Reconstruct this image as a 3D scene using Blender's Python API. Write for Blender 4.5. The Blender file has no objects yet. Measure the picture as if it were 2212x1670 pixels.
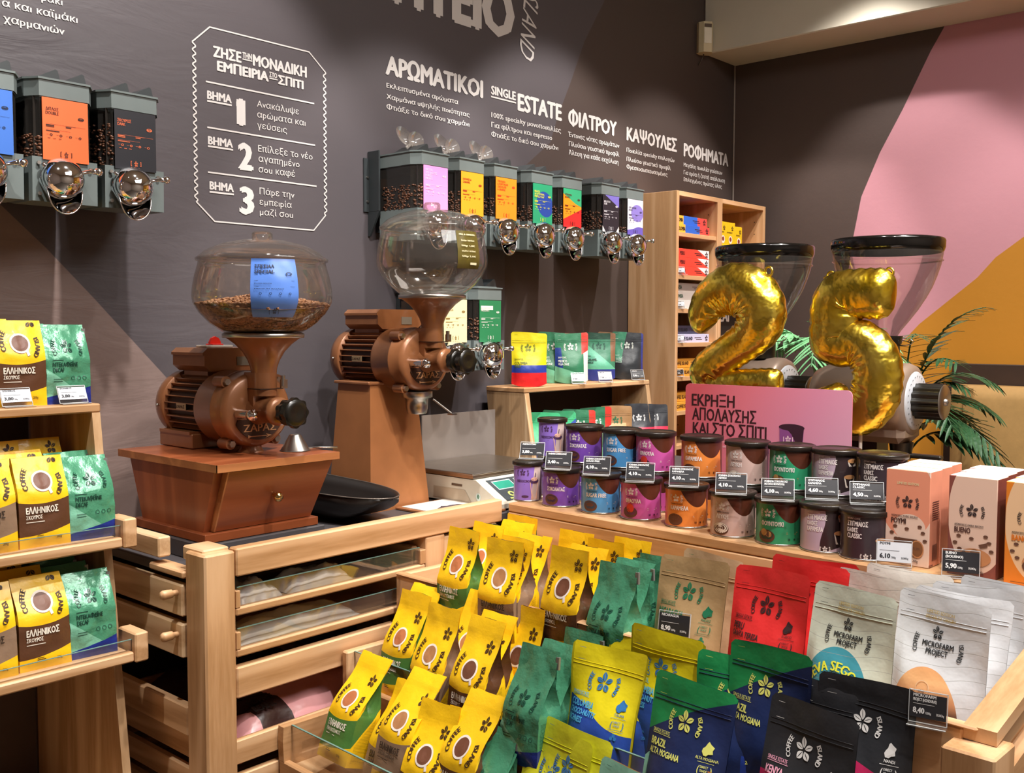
import bpy, bmesh, math, random
import numpy as np
from mathutils import Vector, Matrix, noise
SC = bpy.context.scene
COL = SC.collection
R = math.radians
# ---------------------------------------------------------------- camera
F_PX, CX, CY = 2180.0, 1106.0, 835.0
YAW = math.atan(1944 / F_PX); PITCH = math.atan(128 / F_PX); ROLL = 0.0027
CAM = Vector((0, -2.3, 1.5))
_f = Vector((math.cos(YAW) * math.cos(PITCH), math.sin(YAW) * math.cos(PITCH), -math.sin(PITCH)))
_r = Vector((math.sin(YAW), -math.cos(YAW), 0)); _u = _r.cross(_f)
_r, _u = _r * math.cos(ROLL) + _u * math.sin(ROLL), -_r * math.sin(ROLL) + _u * math.cos(ROLL)
cd = bpy.data.cameras.new('camera'); cd.sensor_width = 36; cd.lens = F_PX / 2212 * 36; cd.clip_start = .05
cam = bpy.data.objects.new('camera', cd); COL.objects.link(cam)
cam.matrix_world = Matrix(((_r.x, _u.x, -_f.x, CAM.x), (_r.y, _u.y, -_f.y, CAM.y), (_r.z, _u.z, -_f.z, CAM.z), (0, 0, 0, 1)))
SC.camera = cam
def at(px, py, **k):
    """world point where the sight line of a photo pixel meets a plane X=, Y= or Z="""
    d = _f + _r * ((px - CX) / F_PX) - _u * ((py - CY) / F_PX)
    (a, v), = k.items(); i = 'XYZ'.index(a)
    return CAM + d * ((v - CAM[i]) / d[i])
# ---------------------------------------------------------------- world, lamps, exposure
w = bpy.data.worlds.new('world'); SC.world = w; w.use_nodes = True
w.node_tree.nodes['Background'].inputs[0].default_value = (1, .97, .94, 1)
w.node_tree.nodes['Background'].inputs[1].default_value = .6
SC.view_settings.view_transform = 'Standard'; SC.view_settings.look = 'None'
SC.view_settings.gamma = 1; SC.view_settings.exposure = 0; SC.view_settings.use_curve_mapping = False
SC.cycles.max_bounces = 8; SC.cycles.transparent_max_bounces = 16; SC.cycles.caustics_reflective = False; SC.cycles.caustics_refractive = False
SC.cycles.sample_clamp_indirect = 4
SC.cycles.use_denoising = True
def spot(loc, target, power, ang=70, blend=.6, r=.04, col=(1, .84, .68)):
    l = bpy.data.lights.new('ceiling_spot', 'SPOT'); l.energy = power; l.spot_size = R(ang); l.spot_blend = blend
    l.shadow_soft_size = r; l.color = col
    o = bpy.data.objects.new('ceiling_spot', l); COL.objects.link(o); o.location = loc
    o.rotation_euler = (Vector(target) - Vector(loc)).to_track_quat('-Z', 'Y').to_euler()
def area(loc, target, power, sx, sy, col=(1, .88, .76)):
    l = bpy.data.lights.new('overhead_fill', 'AREA'); l.energy = power; l.shape = 'RECTANGLE'; l.size = sx; l.size_y = sy; l.color = col
    o = bpy.data.objects.new('overhead_fill', l); COL.objects.link(o); o.location = loc
    o.rotation_euler = (Vector(target) - Vector(loc)).to_track_quat('-Z', 'Y').to_euler()
LC = (1, .95, .9)
for x, tx, tz, ang, p_ in ((.15, .1, 1.3, 64, 110), (1.12, 1.18, 1.42, 66, 150), (2.1, 2.1, .95, 54, 110), (2.78, 2.8, 1.25, 58, 130), (3.5, 3.5, 1.0, 60, 110)):
    spot((x, -1.0, 3.2), (tx, -.02, tz), p_, ang, .35, .03, LC)
for x, y in ((1.0, -2.4), (1.3, -1.6), (1.9, -2.6), (2.4, -1.9)): spot((x, y, 3.2), (x + .5, y + .6, .9), 125, 74, .6, .04, LC)
spot((3.25, -.78, 3.2), (4.06, -.80, 1.1), 75, 56, .35, .04, LC)
spot((2.9, -2.3, 3.2), (4.0, -1.5, 1.2), 110, 60, .5, .05, LC)
area((1.6, -2.6, 3.25), (1.6, -2.0, 0), 90, 1.6, 1.6, (1, .96, .92))  # broad soft fill light added overhead, no visible fixture
# ---------------------------------------------------------------- node helpers
def lin(h):
    if not isinstance(h, str): return tuple(h)[:3] + (1,)
    h = h.lstrip('#'); c = [int(h[i:i + 2], 16) / 255 for i in (0, 2, 4)]
    return tuple(x / 12.92 if x <= .04045 else ((x + .055) / 1.055) ** 2.4 for x in c) + (1,)
class E:
    """a scalar expression made of Math nodes"""
    def __init__(s, nt, v): s.nt = nt; s.v = v
    def op(s, o, b=0., c=None):
        n = s.nt.nodes.new('ShaderNodeMath'); n.operation = o
        for i, x in enumerate((s, b, c)):
            if x is None: continue
            if isinstance(x, E): x = x.v
            if isinstance(x, (int, float)): n.inputs[i].default_value = x
            else: s.nt.links.new(x, n.inputs[i])
        return E(s.nt, n.outputs[0])
    def __add__(s, b): return s.op('ADD', b)
    def __sub__(s, b): return s.op('SUBTRACT', b)
    def __mul__(s, b): return s.op('MULTIPLY', b)
    def __truediv__(s, b): return s.op('DIVIDE', b)
    def __neg__(s): return s * -1
    def __rsub__(s, b): return s * -1 + b
    __radd__ = __add__; __rmul__ = __mul__
    def gt(s, b=0.): return s.op('GREATER_THAN', b)
    def lt(s, b=0.): return s.op('LESS_THAN', b)
    def mn(s, b): return s.op('MINIMUM', b)
    def mx(s, b): return s.op('MAXIMUM', b)
    def abs(s): return s.op('ABSOLUTE')
    def sin(s): return s.op('SINE')
    def pw(s, b): return s.op('POWER', b)
    def fr(s): return s.op('FRACT')
    def between(s, a, b): return s.gt(a) * s.lt(b)
def ell(u, v, cx, cy, rx, ry):
    a = (u - cx) / rx; b = (v - cy) / ry
    return (a * a + b * b).lt(1.)
def rect(u, v, x0, x1, y0, y1): return u.between(x0, x1) * v.between(y0, y1)
class M:
    """material builder"""
    def __init__(s, name, col='#888888', rough=.5, metal=0., **kw):
        s.m = bpy.data.materials.new(name); s.m.use_nodes = True; s.nt = s.m.node_tree
        s.b = s.nt.nodes['Principled BSDF']; s.b.inputs['Roughness'].default_value = rough; s.b.inputs['Metallic'].default_value = metal
        s.b.inputs['Base Color'].default_value = lin(col); s.c = None; s.col0 = lin(col); s._uv = None
        s.m.diffuse_color = lin(col)
        for k, v in kw.items(): s.b.inputs[k.replace('_', ' ')].default_value = v
    def n(s, t, **kw):
        n = s.nt.nodes.new(t)
        for k, v in kw.items():
            if k in n.inputs.keys(): n.inputs[k].default_value = v
            else: setattr(n, k, v)
        return n
    def coord(s, kind='Object', scale=None, rot=None):
        t = s.n('ShaderNodeTexCoord'); o = t.outputs[kind]
        if scale or rot:
            mp = s.n('ShaderNodeMapping'); s.nt.links.new(o, mp.inputs[0])
            if scale: mp.inputs['Scale'].default_value = scale
            if rot: mp.inputs['Rotation'].default_value = rot
            o = mp.outputs[0]
        return o
    def uv(s, kind='UV'):
        q = s.n('ShaderNodeSeparateXYZ'); s.nt.links.new(s.coord(kind), q.inputs[0])
        return [E(s.nt, q.outputs[i]) for i in range(3)]
    def noise(s, scale=5, detail=3, rough=.5, vec=None, dist=0):
        n = s.n('ShaderNodeTexNoise', Scale=scale, Detail=detail, Roughness=rough, Distortion=dist)
        if vec is not None: s.nt.links.new(vec, n.inputs['Vector'])
        return n.outputs['Fac']
    def layer(s, fac, col):
        """paint col over what is there where fac = 1"""
        x = s.n('ShaderNodeMix', data_type='RGBA')
        if isinstance(fac, E): fac = fac.v
        s.nt.links.new(fac, x.inputs[0])
        if s.c is None: x.inputs[6].default_value = s.col0
        else: s.nt.links.new(s.c, x.inputs[6])
        if isinstance(col, (str, tuple)): x.inputs[7].default_value = lin(col)
        else: s.nt.links.new(col, x.inputs[7])
        s.c = x.outputs[2]; s.nt.links.new(s.c, s.b.inputs['Base Color']); return s
    def ramp(s, fac, stops):
        r = s.n('ShaderNodeValToRGB'); e = r.color_ramp.elements
        while len(e) < len(stops): e.new(.5)
        for i, (p, c) in enumerate(stops): e[i].position = p; e[i].color = lin(c)
        s.nt.links.new(fac, r.inputs[0]); return r.outputs[0]
    def base(s, sock): s.c = sock; s.nt.links.new(sock, s.b.inputs['Base Color']); return s
    def bump(s, sock, strength=.3, dist=.002):
        b = s.n('ShaderNodeBump'); b.inputs['Strength'].default_value = strength; b.inputs['Distance'].default_value = dist
        if isinstance(sock, E): sock = sock.v
        s.nt.links.new(sock, b.inputs['Height'])
        if s.b.inputs['Normal'].links: s.nt.links.new(s.b.inputs['Normal'].links[0].from_socket, b.inputs['Normal'])
        s.nt.links.new(b.outputs[0], s.b.inputs['Normal']); return s
def plain(name, col, rough=.5, metal=0., bump=0, bs=60, var=.06, **kw):
    m = M(name, col, rough, metal, **kw)
    nz = m.noise(bs * .3, 3, vec=m.coord())
    c = lin(col); d = tuple(x * (1 - var) for x in c[:3]); e = tuple(min(1, x * (1 + var)) for x in c[:3])
    m.base(m.ramp(nz, [(.3, d), (.7, e)]))
    if bump: m.bump(m.noise(bs, 3, vec=m.coord()), bump, .001)
    return m.m
def wood(name, c0, c1, c2, axis=0, rough=.45, scale=1., knots=True):
    """pine or veneer grain running along an object axis (0 x, 1 y, 2 z)"""
    m = M(name, c1, rough)
    sc = [14 * scale] * 3; sc[axis] = 1.1 * scale
    vec = m.coord('Object', tuple(sc))
    big = m.noise(.55, 1, .3, vec, .2)
    rings = (E(m.nt, big) * 30).sin() * .5 + .5
    fine = E(m.nt, m.noise(9, 3, .6, vec))
    v = rings.pw(5.) * .55 + fine * .5
    m.base(m.ramp(v.v, [(.12, c2), (.5, c1), (.95, c0)]))
    m.bump(v.v, .12, .0006)
    return m.m
# ---------------------------------------------------------------- mesh builder
class B:
    """collects verts / faces (with material slot and uv) into one mesh"""
    def __init__(s): s.v = []; s.f = []; s.mi = []; s.uvs = []; s.cur = 0; s.sm = []; s.smooth = False
    def add(s, vs, fs, uv=None, M4=None, mi=None, smooth=None):
        o = len(s.v)
        for p in vs:
            p = Vector(p)
            s.v.append(M4 @ p if M4 else p)
        for i, f in enumerate(fs):
            s.f.append([o + j for j in f]); s.mi.append(s.cur if mi is None else mi)
            s.uvs.append([uv[j] for j in f] if uv else None)
            s.sm.append(s.smooth if smooth is None else smooth)
        return s
    def box(s, lo, hi, M4=None, bev=0, mi=None):
        (x0, y0, z0), (x1, y1, z1) = lo, hi
        if bev <= 0:
            vs = [(x0, y0, z0), (x1, y0, z0), (x1, y1, z0), (x0, y1, z0), (x0, y0, z1), (x1, y0, z1), (x1, y1, z1), (x0, y1, z1)]
            fs = [(0, 3, 2, 1), (4, 5, 6, 7), (0, 1, 5, 4), (1, 2, 6, 5), (2, 3, 7, 6), (3, 0, 4, 7)]
            return s.add(vs, fs, None, M4, mi, False)
        b = min(bev, (x1 - x0) / 2.01, (y1 - y0) / 2.01, (z1 - z0) / 2.01)
        vs = []; idx = {}
        for X in (0, 1):
            for Y in (0, 1):
                for Z in (0, 1):
                    cx, cy, cz = (x0, x1)[X], (y0, y1)[Y], (z0, z1)[Z]
                    sx, sy, sz = (1 - 2 * X) * b, (1 - 2 * Y) * b, (1 - 2 * Z) * b
                    idx[X, Y, Z, 0] = len(vs); vs.append((cx, cy + sy, cz + sz))
                    idx[X, Y, Z, 1] = len(vs); vs.append((cx + sx, cy, cz + sz))
                    idx[X, Y, Z, 2] = len(vs); vs.append((cx + sx, cy + sy, cz))
        fs = []
        for X in (0, 1): fs.append([idx[X, 0, 0, 0], idx[X, 1, 0, 0], idx[X, 1, 1, 0], idx[X, 0, 1, 0]])
        for Y in (0, 1): fs.append([idx[0, Y, 0, 1], idx[1, Y, 0, 1], idx[1, Y, 1, 1], idx[0, Y, 1, 1]])
        for Z in (0, 1): fs.append([idx[0, 0, Z, 2], idx[1, 0, Z, 2], idx[1, 1, Z, 2], idx[0, 1, Z, 2]])
        for X in (0, 1):
            for Y in (0, 1): fs.append([idx[X, Y, 0, 0], idx[X, Y, 1, 0], idx[X, Y, 1, 1], idx[X, Y, 0, 1]])
        for X in (0, 1):
            for Z in (0, 1): fs.append([idx[X, 0, Z, 0], idx[X, 1, Z, 0], idx[X, 1, Z, 2], idx[X, 0, Z, 2]])
        for Y in (0, 1):
            for Z in (0, 1): fs.append([idx[0, Y, Z, 1], idx[1, Y, Z, 1], idx[1, Y, Z, 2], idx[0, Y, Z, 2]])
        for k in [(X, Y, Z) for X in (0, 1) for Y in (0, 1) for Z in (0, 1)]: fs.append([idx[k + (0,)], idx[k + (1,)], idx[k + (2,)]])
        c = Vector(((x0 + x1) / 2, (y0 + y1) / 2, (z0 + z1) / 2))
        out = []
        for f in fs:
            p = [Vector(vs[i]) for i in f]; nrm = (p[1] - p[0]).cross(p[2] - p[0])
            if nrm.dot(sum(p, Vector()) / len(p) - c) < 0: f = f[::-1]
            out.append(f)
        return s.add(vs, out, None, M4, mi, False)
    def lathe(s, prof, n=32, M4=None, mi=None, smooth=True, cap=True, a0=0, a1=2 * math.pi, uvs=False):
        """prof: list of (r, z) bottom to top about z"""
        full = abs(a1 - a0 - 2 * math.pi) < 1e-6
        k = n if full and not uvs else n + 1
        vs = []; uv = []
        for j, (r, z) in enumerate(prof):
            for i in range(k):
                a = a0 + (a1 - a0) * i / n
                vs.append((r * math.cos(a), r * math.sin(a), z)); uv.append((i / n, z))
        fs = []
        for j in range(len(prof) - 1):
            for i in range(n):
                i2 = (i + 1) % k if k == n else i + 1
                fs.append((j * k + i, j * k + i2, (j + 1) * k + i2, (j + 1) * k + i))
        s.add(vs, fs, uv, M4, mi, smooth)
        if cap and full:
            if prof[0][0] > 1e-5: s.add([vs[i] for i in range(n)], [list(range(n))[::-1]], None, M4, mi, False)
            if prof[-1][0] > 1e-5: s.add([vs[(len(prof) - 1) * k + i] for i in range(n)], [list(range(n))], None, M4, mi, False)
        return s
    def cyl(s, p0, p1, r, n=20, mi=None, r2=None, smooth=True):
        p0, p1 = Vector(p0), Vector(p1); d = p1 - p0
        T = Matrix.Translation(p0) @ d.to_track_quat('Z', 'Y').to_matrix().to_4x4()
        return s.lathe([(r, 0), (r if r2 is None else r2, d.length)], n, T, mi, smooth)
    def tube(s, pts, rad, n=8, mi=None, closed=False, flat=1.0, up=Vector((0, 0, 1)), caps=True):
        pts = [Vector(p) for p in pts]; N = len(pts)
        if not hasattr(rad, '__len__'): rad = [rad] * N
        vs = []; fs = []; side = None
        for i, p in enumerate(pts):
            a = pts[(i - 1) % N] if (closed or i > 0) else p; b = pts[(i + 1) % N] if (closed or i < N - 1) else p
            t = (b - a).normalized()
            if side is None:
                side = t.cross(up)
                if side.length < 1e-3: side = t.cross(Vector((1, 0, 0)))
            side = (side - t * side.dot(t)).normalized(); u2 = side.cross(t)
            for j in range(n):
                an = 2 * math.pi * j / n
                vs.append(p + side * math.cos(an) * rad[i] + u2 * math.sin(an) * rad[i] * flat)
        for i in range(N if closed else N - 1):
            for j in range(n):
                i2 = (i + 1) % N; j2 = (j + 1) % n
                fs.append((i * n + j, i * n + j2, i2 * n + j2, i2 * n + j))
        if not closed and caps: fs.append(list(range(n))[::-1]); fs.append([(N - 1) * n + j for j in range(n)])
        return s.add(vs, fs, None, None, mi, True)
    def prism(s, poly, z0, z1, M4=None, mi=None, smooth=False):
        n = len(poly)
        a = sum(poly[i][0] * poly[(i + 1) % n][1] - poly[(i + 1) % n][0] * poly[i][1] for i in range(n))
        if a < 0: poly = poly[::-1]
        vs = [(x, y, z0) for x, y in poly] + [(x, y, z1) for x, y in poly]
        fs = [list(range(n))[::-1], list(range(n, 2 * n))]
        s.add(vs, fs, None, M4, mi, False)
        s.add(vs, [(i, (i + 1) % n, n + (i + 1) % n, n + i) for i in range(n)], None, M4, mi, smooth)
        return s
    def grid(s, fn, nu, nv, mi=None, uvfn=None, smooth=True, closed_u=False):
        vs = []; uv = []
        for j in range(nv + 1):
            for i in range(nu + 1):
                a, b = i / nu, j / nv
                vs.append(fn(a, b)); uv.append(uvfn(a, b) if uvfn else (a, b))
        fs = [(j * (nu + 1) + i, j * (nu + 1) + i + 1, (j + 1) * (nu + 1) + i + 1, (j + 1) * (nu + 1) + i) for j in range(nv) for i in range(nu)]
        return s.add(vs, fs, uv, None, mi, smooth)
    def mesh(s, name, mats, merge=0):
        me = bpy.data.meshes.new(name); me.from_pydata([tuple(p) for p in s.v], [], s.f)
        if not isinstance(mats, (list, tuple)): mats = [mats]
        for m in mats: me.materials.append(m)
        me.polygons.foreach_set('material_index', [min(i, len(mats) - 1) for i in s.mi])
        me.polygons.foreach_set('use_smooth', s.sm)
        if any(u for u in s.uvs):
            L = me.uv_layers.new(name='UVMap'); k = 0
            for f, u in zip(s.f, s.uvs):
                for j in range(len(f)):
                    if u: L.data[k].uv = u[j]
                    k += 1
        if merge:
            bm = bmesh.new(); bm.from_mesh(me); bmesh.ops.remove_doubles(bm, verts=bm.verts, dist=merge); bm.to_mesh(me); bm.free()
        me.validate(); me.update(); return me
    def obj(s, name, mats, parent=None, loc=(0, 0, 0), rot=(0, 0, 0), merge=0):
        return link(name, s.mesh(name, mats, merge), parent, loc, rot)
def link(name, me, parent=None, loc=(0, 0, 0), rot=(0, 0, 0)):
    o = bpy.data.objects.new(name, me); COL.objects.link(o); o.location = loc; o.rotation_euler = rot
    if parent: o.parent = parent
    return o
def tag(o, label=None, cat=None, group=None, kind=None):
    if label: o['label'] = label
    if cat: o['category'] = cat
    if group: o['group'] = group
    if kind: o['kind'] = kind
    return o
def thing(name, label, cat, loc=(0, 0, 0), rot=(0, 0, 0), group=None):
    o = link(name, None, None, loc, rot); return tag(o, label, cat, group)
def copy_tree(o, parent=None, depth=0):
    c = o.copy(); COL.objects.link(c)
    if parent: c.parent = parent; c.matrix_parent_inverse = o.matrix_parent_inverse
    for ch in o.children: copy_tree(ch, c)
    return c
def struct(o): o['kind'] = 'structure'; return o
# ---------------------------------------------------------------- lettering (flat polygons from the built-in font)
_txc = {}
from mathutils.geometry import delaunay_2d_cdt
SUBST = str.maketrans('ΑΒΕΖΗΙΚΜΝΟΡΤΥΧονρυι', 'ABEZHIKMNOPTYXovpuı')   # same shapes, cleaner outlines
def txt(s, bold=.0, res=2):
    """flat filled letters: outlines taken from the font, filled by the non-zero rule"""
    s = s.translate(SUBST); k = (s, res)
    if k in _txc: return _txc[k]
    c = bpy.data.curves.new('t', 'FONT'); c.body = s; c.size = 1; c.resolution_u = res; c.fill_mode = 'NONE' if hasattr(c, 'fill_mode') else c.fill_mode
    o = bpy.data.objects.new('t', c); COL.objects.link(o)
    dg = bpy.context.evaluated_depsgraph_get(); me = bpy.data.meshes.new_from_object(o.evaluated_get(dg))
    vs = np.array([v.co[:2] for v in me.vertices]) if len(me.vertices) else np.zeros((0, 2)); ed = [tuple(e.vertices) for e in me.edges]
    bpy.data.objects.remove(o); bpy.data.curves.remove(c); bpy.data.meshes.remove(me)
    if not len(vs): _txc[k] = (vs, []); return _txc[k]
    # walk the closed loops so that every edge keeps the drawing direction
    nxt = {}
    for a, b in ed: nxt.setdefault(a, []).append(b); nxt.setdefault(b, []).append(a)
    seen = set(); loops = []
    for v0 in range(len(vs)):
        if v0 in seen or v0 not in nxt: continue
        lp = [v0]; seen.add(v0); cur = v0 + 1 if (v0 + 1) in nxt[v0] else nxt[v0][0]
        while cur not in seen:
            seen.add(cur); lp.append(cur); q = [w_ for w_ in nxt[cur] if w_ not in seen]
            if not q: break
            cur = q[0]
        if len(lp) > 2: loops.append(lp)
    P0 = np.concatenate([vs[l] for l in loops]); P1 = np.concatenate([np.roll(vs[l], -1, 0) for l in loops])
    E_ = [(l[i], l[(i + 1) % len(l)]) for l in loops for i in range(len(l))]
    ov, _, of, *_r = delaunay_2d_cdt([Vector(p) for p in vs], E_, [], 0, 1e-5)
    ov = np.array([tuple(p) for p in ov]); fs = []
    cen = np.array([ov[list(f)].mean(0) for f in of])
    y0, y1 = P0[:, 1][None], P1[:, 1][None]; cy = cen[:, 1][:, None]; cx = cen[:, 0][:, None]
    up = (y0 <= cy) & (y1 > cy); dn = (y1 <= cy) & (y0 > cy)
    with np.errstate(all='ignore'): xi = P0[:, 0][None] + (cy - y0) / (y1 - y0) * (P1[:, 0] - P0[:, 0])[None]
    wn = ((up & (xi > cx)).sum(1) - (dn & (xi > cx)).sum(1))
    fs = [list(f) for f, w_ in zip(of, wn) if w_ != 0]
    ov[:, 0] -= ov[:, 0].min(); _txc[k] = (ov, fs); return _txc[k]
CAP = .73
class P2:
    """flat artwork: polygons in 2-D, each with an ink number"""
    def __init__(s): s.v = []; s.f = []; s.m = []; s.k = []; s.n = 0
    def raw(s, vs, fs, ink):
        o = len(s.v); vs = [tuple(p) for p in vs]; s.n += 1; s.k += [s.n] * len(vs); s.v += vs; s.f += [[o + i for i in f] for f in fs]; s.m += [ink] * len(fs); return s
    def text(s, t, x, y, h, ink=0, w=None, rot=0, align='l', bold=.02, res=2, sx=.75):
        """baseline start (x, y), capital height h, optional width w"""
        vs, fs = txt(t, 0., res)
        if not len(vs): return s
        if bold:                       # heavier strokes: the same letters laid down again a hair aside
            d = min(bold, .06); off = [(-d, 0), (d, 0), (0, d * .55), (0, -d * .55)] if bold > .03 else [(-d, 0), (d, 0)]
            W0 = vs[:, 0].max() + 2 * d; k = h / CAP; kk = (w / W0) if w else k * sx
            for o in off:
                v2 = vs + np.array(o) + np.array((d, 0)); X = v2[:, 0] * kk - {'l': 0, 'c': W0 * kk / 2, 'r': W0 * kk}[align]; Y = v2[:, 1] * k
                c, q = math.cos(R(rot)), math.sin(R(rot)); s.raw(np.stack([x + X * c - Y * q, y + X * q + Y * c], 1), fs, ink)
            return s
        W = vs[:, 0].max(); k = h / CAP; kx = (w / W) if w else k * sx
        X = vs[:, 0] * kx; Y = vs[:, 1] * k
        if align == 'c': X = X - W * kx / 2
        if align == 'r': X = X - W * kx
        c, q = math.cos(R(rot)), math.sin(R(rot))
        return s.raw(np.stack([x + X * c - Y * q, y + X * q + Y * c], 1), fs, ink)
    def arc(s, t, cx, cy, r, a_mid, h, ink=0, bold=.03, inside=False, sx=.8, ccw=False):
        """letters set round a circle; a_mid in degrees; reads clockwise (ccw=True: anticlockwise, tops inward)"""
        vs, fs = txt(t, 0., 2); k = h / CAP; kx = k * sx; W = vs[:, 0].max() * kx
        for db in ((-bold, bold) if bold else (0,)):
          out = []
          for p in vs + np.array((db, 0)):
            X = p[0] * kx - W / 2; Y = p[1] * k
            if not ccw: a = R(a_mid) - X / r; rr = r + Y
            else: a = R(a_mid) + X / r; rr = r - Y
            out.append((cx + rr * math.cos(a), cy + rr * math.sin(a)))
          s.raw(out, fs, ink)
        return s
    def rect(s, x0, y0, x1, y1, ink=0, nx=1, ny=1):
        for i in range(nx):
            for j in range(ny):
                a, b = x0 + (x1 - x0) * i / nx, x0 + (x1 - x0) * (i + 1) / nx; c, d = y0 + (y1 - y0) * j / ny, y0 + (y1 - y0) * (j + 1) / ny
                s.raw([(a, c), (b, c), (b, d), (a, d)], [(0, 1, 2, 3)], ink)
        return s
    def poly(s, pts, ink=0): return s.raw(pts, [list(range(len(pts)))], ink)
    def disc(s, cx, cy, rx, ry=None, ink=0, n=20, r0=0):
        ry = ry or rx
        o = [(cx + rx * math.cos(2 * math.pi * i / n), cy + ry * math.sin(2 * math.pi * i / n)) for i in range(n)]
        if not r0 and rx > .006 and n >= 14:
            R_ = [(cx + (x - cx) * k, cy + (y - cy) * k) for k in (1, .66, .33) for x, y in o] + [(cx, cy)]
            return s.raw(R_, [(j * n + i, j * n + (i + 1) % n, (j + 1) * n + (i + 1) % n, (j + 1) * n + i) for j in range(2) for i in range(n)] + [(2 * n + i, 2 * n + (i + 1) % n, 3 * n) for i in range(n)], ink)
        if not r0: return s.raw(o, [list(range(n))], ink)
        q = [(cx + rx * r0 * math.cos(2 * math.pi * i / n), cy + ry * r0 * math.sin(2 * math.pi * i / n)) for i in range(n)]
        return s.raw(o + q, [(i, (i + 1) % n, n + (i + 1) % n, n + i) for i in range(n)], ink)
    def leaf(s, cx, cy, ang, L, W, ink, slit=.12, r0=.12):
        """a pointed leaf split along its midrib"""
        c, q = math.cos(R(ang)), math.sin(R(ang))
        for sd in (1, -1):
            pts = []
            for i in range(7):
                t = i / 6; pts.append((r0 * L + t * L * (1 - r0), sd * (W * slit * .5 * math.sin(math.pi * min(1, t * 1.0 + .0)))))
            for i in range(5, 0, -1):
                t = i / 6; pts.append((r0 * L + t * L * (1 - r0), sd * W * .5 * math.sin(math.pi * t ** 1.1) ** .8))
            s.raw([(cx + a * c - b * q, cy + a * q + b * c) for a, b in pts], [list(range(len(pts))) if sd < 0 else list(range(len(pts)))[::-1]], ink)
        return s
    def flower(s, cx, cy, r, ink=0):
        """the five-leaf coffee flower: a long upper leaf, two side leaves, two beans below"""
        for a, L, W in ((97, 1.12, .52), (28, .98, .5), (158, .98, .5)): s.leaf(cx, cy, a, r * L, r * W, ink)
        for a in (-55, -125): s.leaf(cx, cy, a, r * 1.0, r * .62, ink, .14, .16)
        return s
    def logo(s, cx, cy, r, ink=0, flower_ink=None, thin=False):
        s.flower(cx, cy, r, ink if flower_ink is None else flower_ink)
        h = r * .48
        s.arc('COFFEE', cx, cy - r * .1, r * 1.45, 180, h, ink, .05 if not thin else .02, sx=.72)
        s.arc('ISLAND', cx, cy - r * .1, r * 1.45, 0, h, ink, .05 if not thin else .02, sx=.72)
        return s
    def mesh(s, name, mats, fn, sign=1):
        """lay the artwork on a surface; every later stroke a hair above the one before"""
        out = []; e = 1e-4; st = min(1.2e-5, 5e-4 / max(1, s.n)) * sign
        for (x, y), k in zip(s.v, s.k):
            p = Vector(fn(x, y)); a = Vector(fn(x + e, y)) - p; b_ = Vector(fn(x, y + e)) - p; n = a.cross(b_)
            out.append(tuple(p + n.normalized() * (st * k)) if n.length > 0 else tuple(p))
        me = bpy.data.meshes.new(name); me.from_pydata(out, [], s.f)
        for m in (mats if isinstance(mats, (list, tuple)) else [mats]): me.materials.append(m)
        me.polygons.foreach_set('material_index', s.m); me.update(); return me
INK = {}
def ink(c, rough=.5, metal=0.):
    k = (c, rough, metal)
    if k not in INK: INK[k] = M('ink_' + c.strip('#'), c, rough, metal).m
    return INK[k]
# ================================================================= the room
XR = 4.06                                            # wall on the right
def seg_side(u, v, pts):
    """expression: > 0 on the right of a falling polyline (pts from top to bottom, v as the free coordinate)"""
    out = None
    for (x0, z0), (x1, z1) in zip(pts[:-1], pts[1:]):
        t = (v - z0) / (z1 - z0); t = t.mx(0.).mn(1.)
        e = t * (x1 - x0)
        out = e if out is None else out + e
    return u - (out + pts[0][0])
def wall_mat(name, col, rough=.6):
    m = M(name, col, rough)
    c = lin(col); nz = m.noise(1.6, 4, .6, m.coord())
    m.base(m.ramp(nz, [(.3, tuple(x * .93 for x in c[:3])), (.7, tuple(x * 1.07 for x in c[:3]))]))
    return m
mb = wall_mat('wall_paper_back', '#524c50', .55)
X, Y, Z = mb.uv('Object')
pt = lambda x, y: (lambda p: (p.x, p.z))(at(x, y, Y=0))
m1 = seg_side(X, Z, [pt(0, 440), pt(100, 535), pt(200, 640), pt(370, 826), pt(470, 930)])
mb.layer((m1 * -400).mn(1.).mx(0.) * (Z.lt(1.95)), '#8b7771')
m2 = seg_side(X, Z, [pt(1306, 0), pt(1262, 90), pt(1232, 178), pt(1205, 250), pt(1188, 308), pt(1136, 356), pt(1090, 440)])
mb.layer((m2 * 400).mn(1.).mx(0.), '#4b3f3b')
crk = mb.noise(7, 4, .55, mb.coord('Object', (.5, 1, 1.7)), .9)
fade = ((X * -1. + 1.9) / 1.2).mn(1.).mx(0.)
mb.bump(E(mb.nt, crk) * fade + E(mb.nt, mb.noise(60, 2, .5, mb.coord())) * .04, .5, .012)
b = B(); b.box((-1.6, 0, 0), (XR + .15, .12, 3.3)); wall_back = struct(b.obj('wall_back', mb.m))
mr = wall_mat('wall_paper_right', '#4f413c', .6)
X, Y, Z = mr.uv('Object')
pr = lambda x, y: (lambda p: (-p.y, p.z))(at(x, y, X=XR))
YY = Y * -1.
s1 = seg_side(YY, Z, [pr(2060, 10), pr(2037, 62), pr(2010, 110), pr(1950, 235), pr(1900, 330), pr(1860, 425), pr(1843, 510), pr(1830, 600)])
mr.layer((s1 * 400).mn(1.).mx(0.), '#cc909c')
s2 = seg_side(YY, Z, [pr(2240, 490), pr(2150, 556), pr(2110, 600), pr(2060, 640), pr(1985, 700), pr(1900, 790), pr(1800, 900)])
mr.layer((s2 * 400).mn(1.).mx(0.), '#c08122')
mr.bump(mr.noise(40, 3, .6, mr.coord()), .12, .004)
b = B(); b.box((XR, -4.6, 0), (XR + .12, .0, 3.3)); wall_right = struct(b.obj('wall_right', mr.m))
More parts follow.
